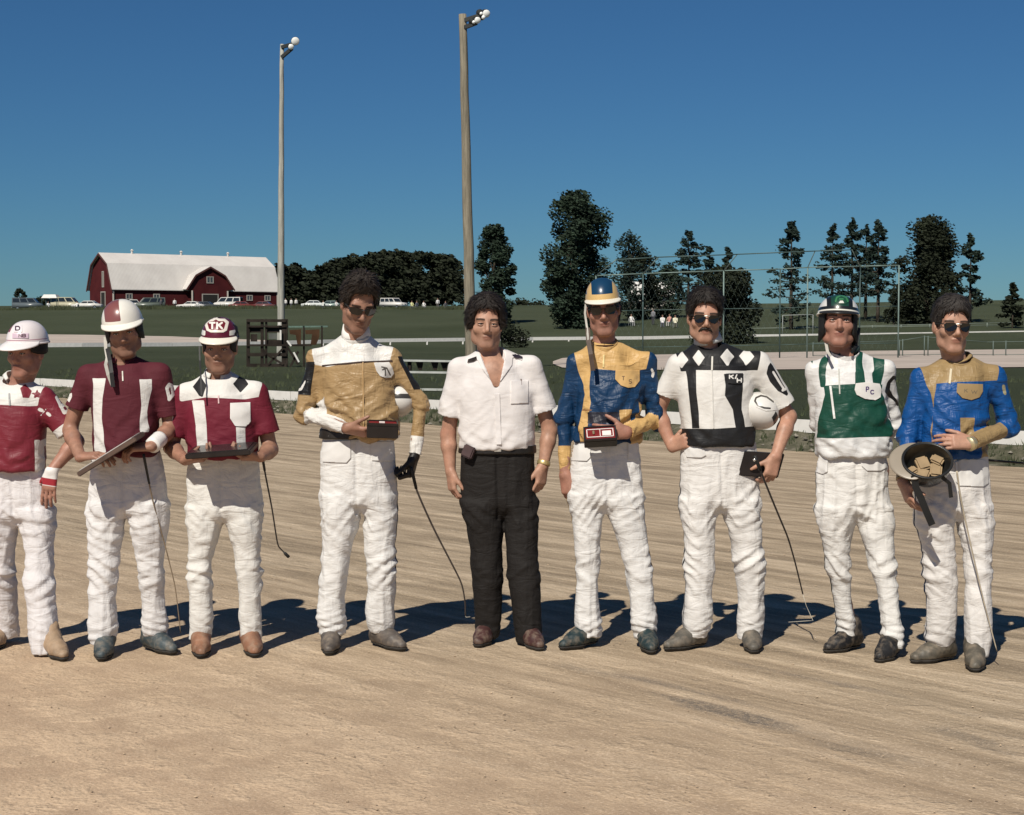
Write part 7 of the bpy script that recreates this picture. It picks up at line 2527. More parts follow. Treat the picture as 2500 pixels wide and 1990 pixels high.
CAST[7] = dict(seed=7, label='moustached man in white and black diamond jacket, hand on his hip', boots=[(1620, 1592, -58), (1842, 1600, 0)], boot_cols=[(0.10, 0.09, 0.075)] * 2,
    hips=[(1075, 1660, 1848), (1120, 1656, 1852), (1180, 1658, 1855), (1230, 1659, 1857)],
    legs=[[(1215, 1658, 1752), (1270, 1661, 1750), (1330, 1668, 1748), (1390, 1668, 1746), (1450, 1669, 1738), (1510, 1664, 1738), (1556, 1664, 1728)], [(1215, 1752, 1857), (1270, 1768, 1858), (1330, 1782, 1862), (1390, 1794, 1866), (1450, 1798, 1866), (1510, 1796, 1868), (1560, 1800, 1862)]],
    knee=1370, crotch=1235, tcol=(0.642, 0.620, 0.594), piping=(0.015, 0.015, 0.017),
    torso=[(1086, 1664, 1842), (1045, 1664, 1842), (990, 1654, 1838), (940, 1648, 1842), (895, 1644, 1850), (872, 1662, 1836)], neck=(1730, 850),
    arms=[dict(sh=(1652, 890, 0), el=(1606, 1004, 0.06), wr=(1640, 1090, 0.0), short=0.66, re=0.064, hand=dict(d=(0.85, -0.75, 0.42), n=(0.65, 0.75, 0), t=(0.2, 0.6, 0.9), curl=(0.25, 0.3, 0.2), sp=0.12)),
          dict(sh=(1852, 886, 0), el=(1926, 1018, 0.02), wr=(1893, 1116, -0.10), short=0.82, re=0.072, r=(0.066, 0.05, 0.04), ra=(0.043, 0.037, 0.026), hand=dict(d=(-0.28, -0.12, -1), n=(-0.35, 0.95, 0), t=(-1, -0.2, -0.1), curl=(0.55, 0.7, 0.5), thumb=(0.75, 0.15)))],
    head=dict(jaw=0.98, nose=1.0, eye=(1725, 775), yaw=-1, pitch=2, roll=3, hair=dict(grow=0.016, top=0.012, line=0.070, amp=0.010, curl=50, locks=1920, nape=-0.06), hcol=(0.014, 0.010, 0.008), glasses='aviator', moustache=True, stubble=0.4), tone='fair',
    jcol=WHT, paint=paint7, jrough=0.55, jamp=0.65, jbump=0.35, collar=dict(col=(0.50, 0.52, 0.52), hb=0.058, hf=0.036, op=0.20, dz=0.026, r0=0.072),
    zips=[('zip', (1739, 870), (1738, 904), 4, (0.6, 0.58, 0.52)), ('zip', (1738, 904), (1742, 1046), 2, (0.62, 0.6, 0.56))],
    jpatch=[('pocket_flap', [(1773, 912), (1814, 911), (1815, 930), (1808, 938), (1778, 936)], BLK, [('t0', (0.7, 0.68, 0.64), strokes_field(text_strokes('K', 1781, 916, 8, 9) + text_strokes('H', 1800, 924, 9, 10) + [[(1795, 924), (1799, 915)]], 1.5))], 1.5)],
    tpatch=[('pocket_flap', [(1668, 1096), (1718, 1094), (1724, 1112), (1712, 1118), (1676, 1116)], TW)])

# 8 ------------------------------------------------------------------------------
GRN = (0.008, 0.056, 0.036)
def paint8(c):
    na = -c['arm']
    return [(GRN, np.minimum(np.minimum(yl(c, (1900, 1068), (2050, 1070), (2100, 1068), (2250, 1064)), -yl(c, (1900, 945), (2010, 940), (2090, 936), (2260, 934))), na)),
            (GRN, ft(c, np.minimum(pl(c, (1960, 885), (1982, 868), (1981, 945), (1972, 950), (1962, 930)), na + 8))), (GRN, ft(c, pl(c, (2003, 855), (2018, 868), (2009, 945), (1996, 945)))),
            (GRN, ft(c, pl(c, (2092, 835), (2110, 842), (2118, 945), (2090, 945)))), (GRN, ft(c, np.minimum(pl(c, (2134, 848), (2160, 860), (2160, 945), (2138, 945)), na + 8))),
            (BLK, onarm(c, 1, stk_f(c, [[(2203, 940), (2200, 924), (2190, 924), (2178, 936), (2175, 955), (2182, 972), (2200, 988)]], 4.6))),
            (BLK, onarm(c, 0, stk_f(c, [[(1952, 940), (1957, 957)]], 4.6))), (BLK, onarm(c, 0, stk_f(c, [[(1963, 988), (1955, 1000)]], 4.6)))]
CAST[8] = dict(seed=8, label='smiling man in green and white jacket and helmet, hands behind his back', boots=[(2012, 1598, -58), (2142, 1622, -22)], boot_cols=[(0.012, 0.012, 0.013)] * 2,
    hips=[(1090, 1996, 2166), (1140, 1988, 2173), (1200, 1988, 2176), (1250, 1992, 2177)],
    legs=[[(1235, 1990, 2088), (1300, 2000, 2082), (1360, 2012, 2078), (1400, 2022, 2078), (1460, 2034, 2084), (1520, 2044, 2098), (1558, 2048, 2102)], [(1235, 2088, 2177), (1300, 2098, 2176), (1360, 2110, 2180), (1400, 2120, 2184), (1460, 2130, 2190), (1520, 2138, 2196), (1574, 2148, 2198)]],
    knee=1395, crotch=1262, tcol=(0.642, 0.625, 0.598), tamp=1.15, piping=(0.012, 0.02, 0.018),
    torso=[(1112, 1996, 2172), (1068, 1990, 2174), (1000, 1986, 2172), (940, 1978, 2172), (895, 1974, 2172), (872, 1990, 2150)], neck=(2062, 864),
    arms=[dict(sh=(1986, 902, 0), el=(1996, 1035, 0.08), wr=(2030, 1112, 0.18), r=(0.056, 0.046, 0.040), hand=dict(d=(1, 0.1, -0.4), n=(0, 1, 0), t=(0, 0, 1), curl=(0.6, 0.8, 0.5))),
          dict(sh=(2166, 900, 0), el=(2184, 1035, 0.08), wr=(2150, 1112, 0.19), r=(0.058, 0.048, 0.040), hand=dict(d=(-1, 0.1, -0.4), n=(0, 1, 0), t=(0, 0, 1), curl=(0.6, 0.8, 0.5)))],
    head=dict(nose=1.12, eye=(2050, 780), yaw=-7, pitch=-7, roll=2, jaw=1.1, smile=True, hair=dict(grow=0.006, line=0.10, amp=0.008, nape=-0.08), stubble=0.5), tone='ruddy',
    jcol=(0.645, 0.635, 0.62), paint=paint8, jrough=0.45, jamp=1.5, collar=dict(col=(0.03, 0.05, 0.045), hb=0.05, hf=0.02, op=0.5, r0=0.076),
    zips=[('zip', (2048, 900), (2050, 962), 3, (0.5, 0.5, 0.45)), ('drawstring', (2027, 942), (2037, 1022), 5, (0.70, 0.69, 0.66))],
    jpatch=[('pocket_flap', [(2090, 936), (2118, 933), (2148, 937), (2153, 952), (2150, 970), (2138, 977), (2112, 974), (2092, 964), (2087, 952)], WHT, [('t0', (0.05, 0.02, 0.12), strokes_field(text_strokes('P', 2115, 945, 11, 6) + text_strokes('C', 2126, 953, 9, 7), 1.3))], 1.5)],
    tpatch=[('pocket_flap', [(2096, 1108), (2166, 1106), (2168, 1140), (2150, 1150), (2118, 1150), (2104, 1138)], TW), ('pocket_flap', [(1990, 1112), (2022, 1112), (2020, 1152), (2008, 1158), (1992, 1152)], TW)])

# 9 ------------------------------------------------------------------------------
TAN9 = (0.29, 0.198, 0.092); BLU9 = (0.004, 0.062, 0.225)
def paint9(c):
    yoke = np.minimum(yl(c, (2200, 936), (2285, 932), (2340, 930), (2480, 930)), -c['arm'])
    A0, A1 = c['along'](0), c['along'](1)
    return [(TAN9, yoke), (TAN9, fr(c, pl(c, (2246, 925), (2284, 925), (2278, 980), (2276, 1075), (2252, 1075), (2254, 1000), (2250, 960)))),
            (TAN9, fr(c, pl(c, (2344, 1020), (2380, 1020), (2380, 1062), (2344, 1062)))), (TAN9, onarm(c, 1, (A1 - 1.22) * 110)), (TAN9, onarm(c, 0, (A0 - 1.6) * 110)),
            ((0.30, 0.27, 0.16), onarm(c, 1, stk_f(c, [[(2455, 945), (2457, 960)]], 5)))]
CAST[9] = dict(bands=[(1, 0.985, 1.08, 0.034, (0.60, 0.50, 0.30), 'wrist_watch')], seed=9, label='rightmost man in a tan and bright blue jacket holding an upturned helmet', boots=[(2222, 1622, -58), (2380, 1645, 0)], boot_cols=[(0.085, 0.075, 0.058)] * 2,
    hips=[(1090, 2238, 2412), (1130, 2234, 2414), (1190, 2230, 2418), (1245, 2232, 2420)],
    legs=[[(1230, 2232, 2330), (1290, 2240, 2330), (1350, 2250, 2332), (1420, 2258, 2338), (1500, 2262, 2342), (1550, 2264, 2338), (1585, 2266, 2328)], [(1230, 2328, 2420), (1290, 2336, 2420), (1350, 2346, 2418), (1420, 2350, 2418), (1500, 2344, 2418), (1550, 2344, 2416), (1598, 2350, 2408)]],
    knee=1400, crotch=1255, tcol=(0.634, 0.607, 0.581), piping=(0.012, 0.02, 0.045),
    torso=[(1118, 2244, 2410), (1060, 2244, 2410), (1000, 2242, 2412), (950, 2240, 2416), (915, 2240, 2426), (892, 2262, 2408)], neck=(2338, 882),
    arms=[dict(sh=(2246, 920, 0), el=(2218, 1062, 0.01), wr=(2204, 1178, -0.14), r=(0.056, 0.050, 0.044), hand=dict(d=(0.25, -0.35, -0.85), n=(1, 0.2, 0.15), t=(0.2, -1, 0.3), curl=(0.35, 0.45, 0.3), thumb=(0.9, 0.2))),
          dict(sh=(2432, 918, 0), el=(2462, 1044, 0.02), wr=(2372, 1082, -0.18), r=(0.058, 0.052, 0.046), hand=dict(d=(-1, -0.12, 0.08), n=(0.05, 0.95, -0.35), t=(0, 0.3, 1), curl=(0.3, 0.45, 0.3), thumb=(1.0, 0.2)))],
    head=dict(jaw=0.93, nose=1.05, eye=(2337, 795), yaw=3, pitch=1, roll=2, long=1.04, hair=dict(grow=0.013, top=0.012, line=0.064, amp=0.006, curl=50, part=0.5, lift=0.1, locks=832, ll=1.3, nape=-0.07, grey=0.3), hcol=(0.018, 0.013, 0.010), glasses='aviator', stubble=0.5), tone='fair',
    jcol=BLU9, paint=paint9, jrough=0.46, jamp=1.45, jbump=0.9, crinkle=0.8, collar=dict(col=TAN9, hb=0.028, hf=0.006, op=0.0, r0=0.073),
    zips=[('zip', (2322, 900), (2318, 936), 5, (0.66, 0.58, 0.42))],
    jpatch=[('pocket_flap', [(2338, 936), (2400, 938), (2400, 956), (2392, 970), (2372, 977), (2350, 972), (2336, 958)], TAN9, [('t0', (0.16, 0.12, 0.07), strokes_field(text_strokes('K', 2355, 950, 8, 7) + text_strokes('W', 2372, 952, 8, 8) + [[(2372, 953), (2375, 961), (2379, 954), (2382, 961), (2386, 953)]], 1.0))], 1.5)],
    tpatch=[('pocket_flap', [(2332, 1128), (2350, 1121), (2400, 1122), (2413, 1130), (2414, 1180), (2402, 1188), (2342, 1186), (2334, 1176)], TW)])

INFO = {}
for _i in sorted(CAST):
    if ONLY and ONLY != 'all' and str(_i) not in ONLY.split(','): continue
    INFO[_i] = person(CAST[_i])
# ------------------------------------------------------------ helmets worn
def bvh_of(o):
    M = o.matrix_world
    off = np.array(parent_world(o.parent)) if o.parent else np.array(o.location)
    V = np.array([v.co for v in o.data.vertices]) + off
    return BVHTree.FromPolygons(V.tolist(), [list(p.vertices) for p in o.data.polygons])

def inset(poly, d):
    return lambda px, py: sd_poly(px, py, poly) - d

def hang_strap(I, pts, wd, mat, name='chin_strap', parent=None):
    P = I['P']
    ribbon(name, [P(*p) for p in pts], wd, mat, parent or I['root'], 0.0015)

if 1 in INFO:
    I = INFO[1]
    h = helmet(I['H'], (0.72, 0.66, 0.66), [(lambda a, b, c: np.minimum(np.minimum(-0.035 - a, c - 0.10), b + 0.1), (0.22, 0.05, 0.06)), (lambda a, b, c: 0.002 - np.abs(c - 0.062), (0.35, 0.15, 0.2))], I['root'], sz=0.112, zb=0.040, peak_col=(0.72, 0.68, 0.67), peak_len=0.062, peak_drop=0.02)
    bv = bvh_of(h)
    m = layered('emblem1', (0.70, 0.64, 0.66), [('e0', (0.06, 0.03, 0.05))], 0.4, 0.4, 0, 0)
    project_patch('emblem', bv, [(33, 794), (54, 794), (54, 811), (33, 811)], I['D'], m, h, 1.0, 0.003, [('e0', strokes_field(text_strokes('D', 38, 797, 9, 10), 1.6))], 0.002)
    m = layered('emblem1b', (0.55, 0.42, 0.50), [('e0', (0.10, 0.05, 0.07))], 0.4, 0.4, 0, 0)
    project_patch('emblem', bv, [(30, 814), (70, 814), (70, 826), (30, 826)], I['D'], m, h, 1.0, 0.003, [('e0', strokes_field(text_strokes('NB', 46, 816, 7, 7), 1.2))], 0.002)
if 2 in INFO:
    I = INFO[2]
    h = helmet(I['H'], (0.74, 0.71, 0.64), [(lambda a, b, c: np.minimum(np.minimum(a + 0.074, 0.004 - a), np.minimum(b + 0.02, np.minimum(c - 0.058, 0.150 - c))), (0.20, 0.07, 0.065))], I['root'], sx=0.099, zb=0.030, sz=0.115, peak_col=(0.72, 0.69, 0.62), peak_len=0.045, pads=0.075)
    hang_strap(I, [(257, 822, -0.02), (258, 850, -0.05), (262, 872, -0.10), (258, 890, -0.13), (264, 915, -0.15), (274, 940, -0.15)], 0.016, plain('pale_strap', (0.40, 0.38, 0.34), 0.7))
    hang_strap(I, [(262, 850, -0.06), (268, 880, -0.12), (272, 910, -0.155), (276, 945, -0.155)], 0.020, M_STRAPB)
if 3 in INFO:
    I = INFO[3]
    h = helmet(I['H'], (0.10, 0.010, 0.022), [(lambda a, b, c: np.minimum(np.abs(a) - 0.058, np.minimum(0.085 - c, c - 0.062)), (0.70, 0.68, 0.62))], I['root'], sx=0.090, zb=0.042, sz=0.100, peak_col=(0.74, 0.70, 0.60), peak_len=0.052, peak_drop=0.014, pads=0.06)
    bv = bvh_of(h)
    bp = [(498, 787), (507, 780), (518, 779), (527, 773), (536, 778), (549, 778), (559, 786), (554, 807), (545, 812), (515, 812), (504, 807)]
    ip = [(506, 789), (511, 785), (520, 784), (527, 780), (534, 784), (546, 784), (551, 789), (547, 803), (541, 806), (517, 806), (510, 803)]
    m = layered('badge3', (0.72, 0.66, 0.58), [('e0', (0.14, 0.012, 0.02)), ('e1', (0.74, 0.70, 0.64))], 0.4, 0.4, 0, 0)
    project_patch('badge', bv, bp, I['D'], m, h, 1.0, 0.003, [('e0', lambda px, py: sd_poly(px, py, ip)), ('e1', strokes_field(text_strokes('T', 512, 788, 14, 12) + text_strokes('K', 530, 788, 14, 12), 2.3))], 0.002)
    hang_strap(I, [(487, 845, -0.02), (488, 880, -0.05), (490, 915, -0.13), (492, 965, -0.16)], 0.008, M_STRAPB)
if 6 in INFO:
    I = INFO[6]
    h = helmet(I['H'], (0.008, 0.04, 0.09), [(lambda a, b, c: np.minimum(0.012 - np.abs(np.abs(a) - 0.064), b + 0.2), (0.60, 0.40, 0.16)), (lambda a, b, c: 0.078 - c, (0.60, 0.40, 0.16))], I['root'], sx=0.086, sz=0.112, zb=0.040, peak_col=(0.74, 0.70, 0.60), peak_len=0.050, peak_drop=0.010, rim=(0.6, 0.42, 0.2))
    hang_strap(I, [(1430, 742, 0.0), (1428, 765, -0.03), (1433, 800, -0.07), (1436, 830, -0.12)], 0.010, plain('pale_strap', (0.40, 0.38, 0.34), 0.7))
    hang_strap(I, [(1435, 800, -0.07), (1436, 830, -0.12), (1442, 865, -0.165), (1448, 905, -0.165)], 0.022, M_STRAP)
    hang_strap(I, [(1512, 735, 0.0), (1516, 755, -0.01), (1510, 785, -0.02), (1490, 815, -0.05)], 0.010, M_STRAPB)
if 8 in INFO:
    I = INFO[8]
    h = helmet(I['H'], (0.010, 0.045, 0.03), [(lambda a, b, c: np.minimum(np.abs(a) - 0.058, c - 0.06), (0.62, 0.61, 0.58)), (lambda a, b, c: np.minimum(0.010 - np.abs(np.abs(a) - 0.052), c - 0.06), (0.01, 0.012, 0.012)), (lambda a, b, c: 0.066 - c, (0.012, 0.014, 0.014)), (lambda a, b, c: 0.050 - c, (0.72, 0.70, 0.62))], I['root'], sx=0.100, sz=0.100, zb=0.032, peak_col=(0.02, 0.02, 0.02), peak_len=0.022, peak_drop=0.010, pads=0.11, rim=(0.72, 0.7, 0.62))
    bv = bvh_of(h)
    m = layered('badge8', (0.012, 0.06, 0.035), [('e0', (0.04, 0.17, 0.07)), ('e1', (0.6, 0.6, 0.55))], 0.4, 0.4, 0, 0)
    project_patch('badge', bv, [(2036, 735), (2040, 722), (2054, 717), (2070, 722), (2074, 735), (2066, 742), (2044, 742)], I['D'], m, h, 1.0, 0.003,
                  [('e0', strokes_field([[(2040, 736), (2043, 726), (2054, 721), (2066, 726), (2070, 736)], [(2050, 730), (2058, 730)]], 1.8)), ('e1', lambda px, py: sd_poly(px, py, [(2047, 740), (2051, 734), (2058, 734), (2061, 740)]))], 0.002)
    hang_strap(I, [(2012, 800, 0.0), (2016, 835, -0.03), (2020, 858, -0.08), (2028, 870, -0.12)], 0.014, plain('pale_strap', (0.40, 0.38, 0.34), 0.7))
    hang_strap(I, [(2098, 800, 0.0), (2090, 845, -0.03), (2078, 862, -0.09)], 0.014, M_STRAPB)

# ------------------------------------------------------------ things held
def axes_frame(c, u, f):
    H = Frame((0, 0, 0), 0, 0, 0)
    u = nrm(u); f = nrm(np.asarray(f) - u * np.dot(f, u))
    H.u, H.f, H.r, H.c = u, f, np.cross(f, u), np.asarray(c, float)
    return H

def whip(I, pts, r0, r1, label, col=(0.02, 0.016, 0.014), handle=True, lash=None, tip=False):
    P = I['P']
    W = [P(*p) for p in pts]
    root = empty('driving_whip', tuple(W[0]), label, 'whip')
    # smooth the run of points
    A = np.array(W)
    t = np.linspace(0, len(A) - 1, 40)
    S = np.stack([np.interp(t, np.arange(len(A)), A[:, i]) for i in range(3)], 1)
    for _ in range(6): S[1:-1] = 0.25 * S[:-2] + 0.5 * S[1:-1] + 0.25 * S[2:]
    bm = new_bm()
    bm_tube(bm, S, [r0 + (r1 - r0) * q for q in np.linspace(0, 1, 40)], 7)
    bm_obj('shaft', bm, plain('whip_%d_%d_%d' % tuple(int(c * 99) for c in col), col, 0.5, 0.3, 20), root, True)
    if handle:
        bm = new_bm(); d = nrm(S[1] - S[0])
        bm_tube(bm, [S[0] - d * 0.02, S[0], S[6]], [r0 * 1.7, r0 * 1.7, r0 * 1.4], 8)
        bm_obj('handle', bm, M_STRAPB, root, True)
    if lash:
        bm = new_bm(); bm_tube(bm, [S[-1]] + [P(*p) for p in lash], r1 * 0.45, 5)
        bm_obj('lash', bm, plain('lash', (0.5, 0.47, 0.4), 0.8), root, True)
    if tip:
        bm = new_bm(); d = nrm(S[-1] - S[-2]); bm_tube(bm, [S[-1] - d * 0.01, S[-1] + d * 0.005, S[-1] + d * 0.03], [r1, r1 * 3, r1 * 3], 6)
        bm_obj('popper', bm, M_STRAPB, root, True)
    return root

def slab(name, c, ax, ay, az, sz, mats, label, cat, bevel=0.004):
    """a plaque: body with a face plate"""
    M = Matrix((Vector(nrm(ax)), Vector(nrm(ay)), Vector(nrm(az)))).transposed()
    root = empty(name, tuple(c), label, cat)
    bm = new_bm(); bm_box(bm, c, sz, M, bevel)
    b = bm_obj('backing', bm, mats[0], root)
    if len(mats) > 1:
        bm = new_bm()
        cc = Vector(c) + M @ Vector((0, 0, sz[2] / 2 + 0.002))
        bm_box(bm, cc, (sz[0] * 0.9, sz[1] * 0.88, 0.004), M, 0.001)
        bm_obj('plate', bm, mats[1], root)
    return root

def case(I, px, py, dy, n, yaw, sz, label, white):
    """small open presentation case"""
    P = I['P']
    c = P(px, py, dy)
    n = nrm(n); ax = nrm(np.array([math.cos(yaw), math.sin(yaw), 0.0])); ax = nrm(ax - n * np.dot(ax, n)); ay = np.cross(n, ax)
    M = Matrix((Vector(ax), Vector(ay), Vector(n))).transposed()
    root = empty('presentation_case', tuple(c), label, 'case')
    mb = plain('case_black', (0.012, 0.010, 0.010), 0.35, 0.3, 20, 0.5)
    mr = plain('case_red', (0.16, 0.012, 0.014), 0.8, 0.2, 20, 0.2)
    mw = plain('case_white', (0.70, 0.62, 0.58), 0.6, 0.05, 20, 0.3)
    def part(nm, off, s_, m, par=root, bv=0.003):
        bm = new_bm(); bm_box(bm, Vector(c) + M @ Vector(off), s_, M, bv); return bm_obj(nm, bm, m, par)
    x, y, z = sz
    t = 0.008
    tray = part('tray', (0, 0, -z / 2), (x, y, z), mb)
    for o_, s_ in (((-x / 2 + t / 2, 0, 0.006), (t, y, 0.014)), ((x / 2 - t / 2, 0, 0.006), (t, y, 0.014)), ((0, -y / 2 + t / 2, 0.006), (x - 2 * t, t, 0.014)), ((0, y / 2 - t / 2, 0.006), (x - 2 * t, t, 0.014))):
        part('edge', o_, s_, mb, tray, 0.002)
    lining = part('lining', (0, 0, 0.003), (x - 2 * t, y - 2 * t, 0.008), mr, tray, 0.001)
    if white:
        for o_, s_ in (((0, y / 2 - 0.020, 0.0085), (x * 0.80, 0.004, 0.004)), ((-x * 0.40, 0, 0.0085), (0.004, y * 0.55, 0.004)), ((x * 0.40, 0, 0.0085), (0.004, y * 0.55, 0.004)), ((0, 0, 0.0085), (0.003, y * 0.55, 0.004)), ((0, -y / 2 + 0.020, 0.0085), (x * 0.80, 0.004, 0.004))):
            part('trim', o_, s_, mw, tray, 0.0)
        part('card', (x * 0.2, -0.004, 0.010), (x * 0.27, y * 0.34, 0.005), mw, tray, 0.001)
        part('pin', (-x * 0.2, 0.002, 0.012), (x * 0.06, y * 0.25, 0.008), plain('pin_gold', (0.6, 0.5, 0.3), 0.3, 0.1, 20, 0.5, 0.8), tray, 0.002)
    else:
        part('card', (-x * 0.02, 0, 0.010), (x * 0.18, y * 0.3, 0.005), mw, tray, 0.001)
    lc = Vector((0, y / 2 + 0.004, z * 0.25))
    return root

if 2 in INFO:
    I = INFO[2]; P = I['P']
    slab('award_plaque', P(272, 1108, -0.215), (0.62, 0.0, 0.385), (0.0, -1, -0.085), (-0.385, -0.05, 0.62), (0.325, 0.19, 0.024),
         [plain('plaque_wood', (0.10, 0.065, 0.05), 0.5, 0.3, 10), plain('plaque_silver', (0.50, 0.47, 0.44), 0.5, 0.08, 6, 0.4)], 'tilted silver faced plaque in the hands of the man in the maroon jersey', 'plaque')
    whip(I, [(352, 1118, -0.17), (372, 1220, -0.10), (400, 1320, -0.05), (428, 1430, 0.0), (441, 1545, 0.03)], 0.004, 0.0022, 'thin tan whip hanging beside the man in the maroon jersey', (0.20, 0.15, 0.10))
if 3 in INFO:
    I = INFO[3]; P = I['P']
    slab('award_plaque', P(542, 1100, -0.215), (1, 0, 0.07), (0, 1, 0.10), np.cross((1, 0, 0.07), (0, 1, 0.10)), (0.31, 0.23, 0.024),
         [plain('plaque_dark', (0.018, 0.014, 0.013), 0.4, 0.3, 10, 0.4), plain('plaque_black', (0.02, 0.018, 0.018), 0.25, 0.2, 6, 0.5)], 'dark plaque held flat by the short man in maroon and white', 'plaque')
    whip(I, [(640, 1112, -0.13), (648, 1160, -0.12), (664, 1240, -0.10), (676, 1320, -0.08), (680, 1335, -0.07), (695, 1350, -0.06)], 0.0045, 0.0030, 'short black whip hanging from the hand of the short man in maroon and white', tip=True)
if 4 in INFO:
    I = INFO[4]; P = I['P']
    case(I, 934, 1036, -0.255, (0.05, -0.12, 0.98), R(6), (0.150, 0.095, 0.060), 'small black case held by the man in the gold jacket', False)
    H = axes_frame(P(980, 974, 0.03), (0.45, -0.85, 0.1), (0.1, -0.1, 1))
    hr = empty('racing_helmet', tuple(P(980, 974, 0.03)), 'white dark banded helmet tucked under the arm of the gold jacketed man', 'helmet')
    helmet(H, WHT, [(lambda a, b, c: 0.012 - np.abs(b - 0.01), (0.05, 0.045, 0.04))], hr, name='shell', peak_col=WHT, zb=-0.05, sz=0.11, sx=0.085, sy=0.085, peak=False, off=(0, 0, 0))
    whip(I, [(1006, 1150, -0.06), (1014, 1192, -0.05), (1058, 1290, -0.02), (1106, 1382, 0.02), (1128, 1425, 0.04), (1136, 1470, 0.05), (1136, 1503, 0.06)], 0.0055, 0.0035, 'long dark whip slanting down from the black gloved hand', (0.045, 0.035, 0.03), lash=[(1138, 1507, 0.06), (1148, 1506, 0.06)])
if 5 in INFO:
    I = INFO[5]; P = I['P']
    bm = new_bm(); bm_box(bm, P(1144, 1103, -0.108), (0.062, 0.03, 0.062), Matrix.Rotation(R(22), 3, 'Y') @ Matrix.Rotation(R(-28), 3, 'Z'), 0.006)
    bm_obj('belt_pouch', bm, plain('pouch_leather', (0.06, 0.035, 0.035), 0.5, 0.2, 20), I['root'])
if 6 in INFO:
    I = INFO[6]; P = I['P']
    case(I, 1465, 1060, -0.245, (-0.05, -0.72, 0.70), R(3), (0.158, 0.088, 0.048), 'black case with red lining and white card held by the man in yellow and blue', True)
if 7 in INFO:
    I = INFO[7]; P = I['P']
    slab('award_plaque', P(1857, 1134, -0.07), (1, 0.15, -0.08), (0.28, 0.02, 1), -np.cross((1, 0.15, -0.08), (0.28, 0.02, 1)), (0.205, 0.125, 0.03),
         [plain('plaque_dark', (0.018, 0.014, 0.013)), plain('plaque_black', (0.02, 0.018, 0.018))], 'black plaque pressed against the hip of the moustached man', 'plaque')
    c = P(1866, 1008, -0.045)
    H = axes_frame(c, (0.42, -0.88, -0.12), (-0.75, -0.2, 0.62))
    hr = empty('racing_helmet', tuple(c), 'white helmet with black stripe and ring under the arm of the moustached man', 'helmet')
    hh = helmet(H, WHT, [(lambda a, b, c: np.minimum(0.020 - np.abs(a - 0.015 - 0.25 * b), -0.012 - b), BLK)], hr, name='shell', zb=-0.055, sz=0.115, sx=0.088, sy=0.098, peak=False, off=(0, 0, 0), pads=True)
    bv = bvh_of(hh)
    m = layered('ring7', WHT, [('e0', (0.045, 0.04, 0.035))], 0.35, 0.5, 0, 0)
    project_patch('ring_decal', bv, [(1838, 962), (1880, 957), (1898, 975), (1896, 1002), (1870, 1004), (1846, 994), (1838, 978)], I['D'], m, hh, 1.2, 0.002, [('e0', strokes_field([[(1888, 981), (1872, 969), (1858, 966), (1846, 971), (1843, 979), (1850, 990), (1866, 996), (1880, 997)]], 2.2))], 0.001)
    whip(I, [(1846, 1122, -0.19), (1857, 1150, -0.19), (1872, 1188, -0.17), (1905, 1268, -0.12), (1924, 1312, -0.09), (1942, 1375, -0.06), (1960, 1450, -0.02)], 0.0058, 0.0036, 'long black whip slanting down from the hand of the moustached man', (0.02, 0.016, 0.014), lash=[(1968, 1478, 0.0), (1985, 1515, 0.02), (1970, 1516, 0.02), (1925, 1519, 0.03)])
    bm = new_bm(); bmesh.ops.create_uvsphere(bm, u_segments=12, v_segments=8, radius=0.008)
    q = P(1842, 1123, -0.20)
    for v in bm.verts: v.co = v.co + Vector(q)
    k_ = bm_obj('knob', bm, plain('silver_knob', (0.75, 0.73, 0.7), 0.2, 0.05, 10, 0.6, 0.9), [o for o in bpy.data.objects if o.name.startswith('driving_whip') and o.get('label', '').endswith('moustached man')][0], True)
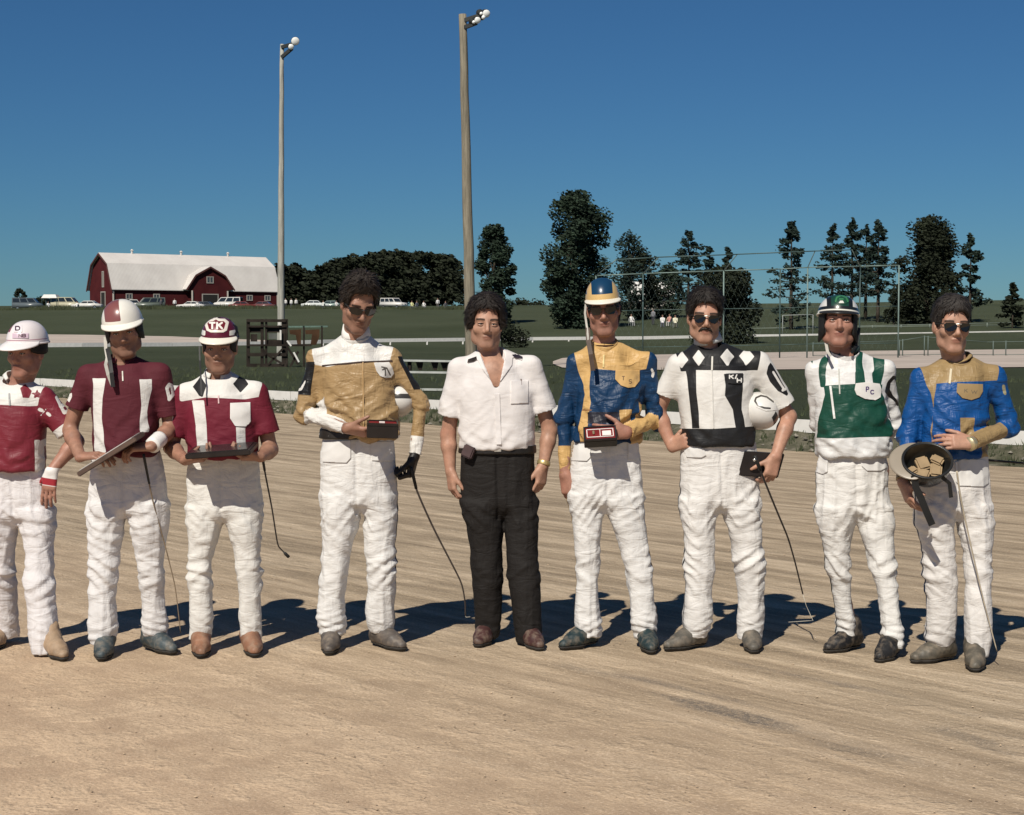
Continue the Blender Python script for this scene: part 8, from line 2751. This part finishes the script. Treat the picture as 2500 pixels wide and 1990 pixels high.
if 9 in INFO:
    I = INFO[9]; P = I['P']
    c = P(2262, 1138, -0.21)
    u = nrm((0.10, 0.72, -0.68)); fz = (-1, -0.25, 0.42)
    H = axes_frame(c, u, fz)
    hr = empty('racing_helmet', tuple(c), 'black helmet with tan pads held upside down by the rightmost man', 'helmet')
    hh = helmet(H, (0.014, 0.014, 0.014), [], hr, name='shell', zb=-0.045, sz=0.150, sx=0.104, sy=0.112, peak_col=(0.27, 0.23, 0.18), peak_len=0.062, peak_drop=-0.006, pads=False, inner=(0.02, 0.02, 0.018), off=(0, 0, 0))
    mp = plain('pad_tan', (0.30, 0.215, 0.125), 0.85, 0.12, 20, 0.1)
    for (a, b, cc, s_, tw) in ((0.03, 0.02, 0.045, (0.06, 0.05, 0.02), 0.3), (-0.035, 0.015, 0.04, (0.05, 0.045, 0.02), -0.4), (0.0, -0.045, 0.04, (0.06, 0.04, 0.02), 0.1), (0.02, 0.065, 0.03, (0.04, 0.03, 0.02), 0.8), (-0.045, -0.05, 0.02, (0.03, 0.045, 0.02), 0.5)):
        bm = new_bm()
        M = Matrix((Vector(H.r), Vector(H.f), Vector(H.u))).transposed() @ Matrix.Rotation(tw, 3, 'Z') @ Matrix.Rotation(a * 6, 3, 'Y')
        bm_box(bm, H.w(a, b, cc - 0.01), (s_[0] * 1.35, s_[1] * 1.35, s_[2] * 1.6), M, 0.008)
        bm_obj('pad', bm, mp, hh)
    hr_s = [((2232, 1160), (2236, 1190), (2250, 1220), (2262, 1250), (2276, 1282)), ((2300, 1165), (2318, 1180), (2322, 1215))]
    for s_ in hr_s:
        ribbon('chin_strap', [P(x, y, -0.29 + 0.04 * i / len(s_)) for i, (x, y) in enumerate(s_)], 0.032 if len(s_) > 3 else 0.018, M_STRAPB, hh, 0.002)
    whip(I, [(2336, 1150, -0.20), (2345, 1215, -0.18), (2372, 1340, -0.16), (2402, 1470, -0.14), (2434, 1590, -0.12)], 0.0045, 0.0028, 'pale thin whip slanting down in front of the rightmost man', (0.42, 0.36, 0.27), False)
    whip(I, [(2405, 1123, 0.14), (2440, 1126, 0.16), (2500, 1131, 0.19), (2560, 1137, 0.22)], 0.006, 0.005, 'dark whip sticking out behind the hip of the rightmost man', (0.02, 0.018, 0.016), False)
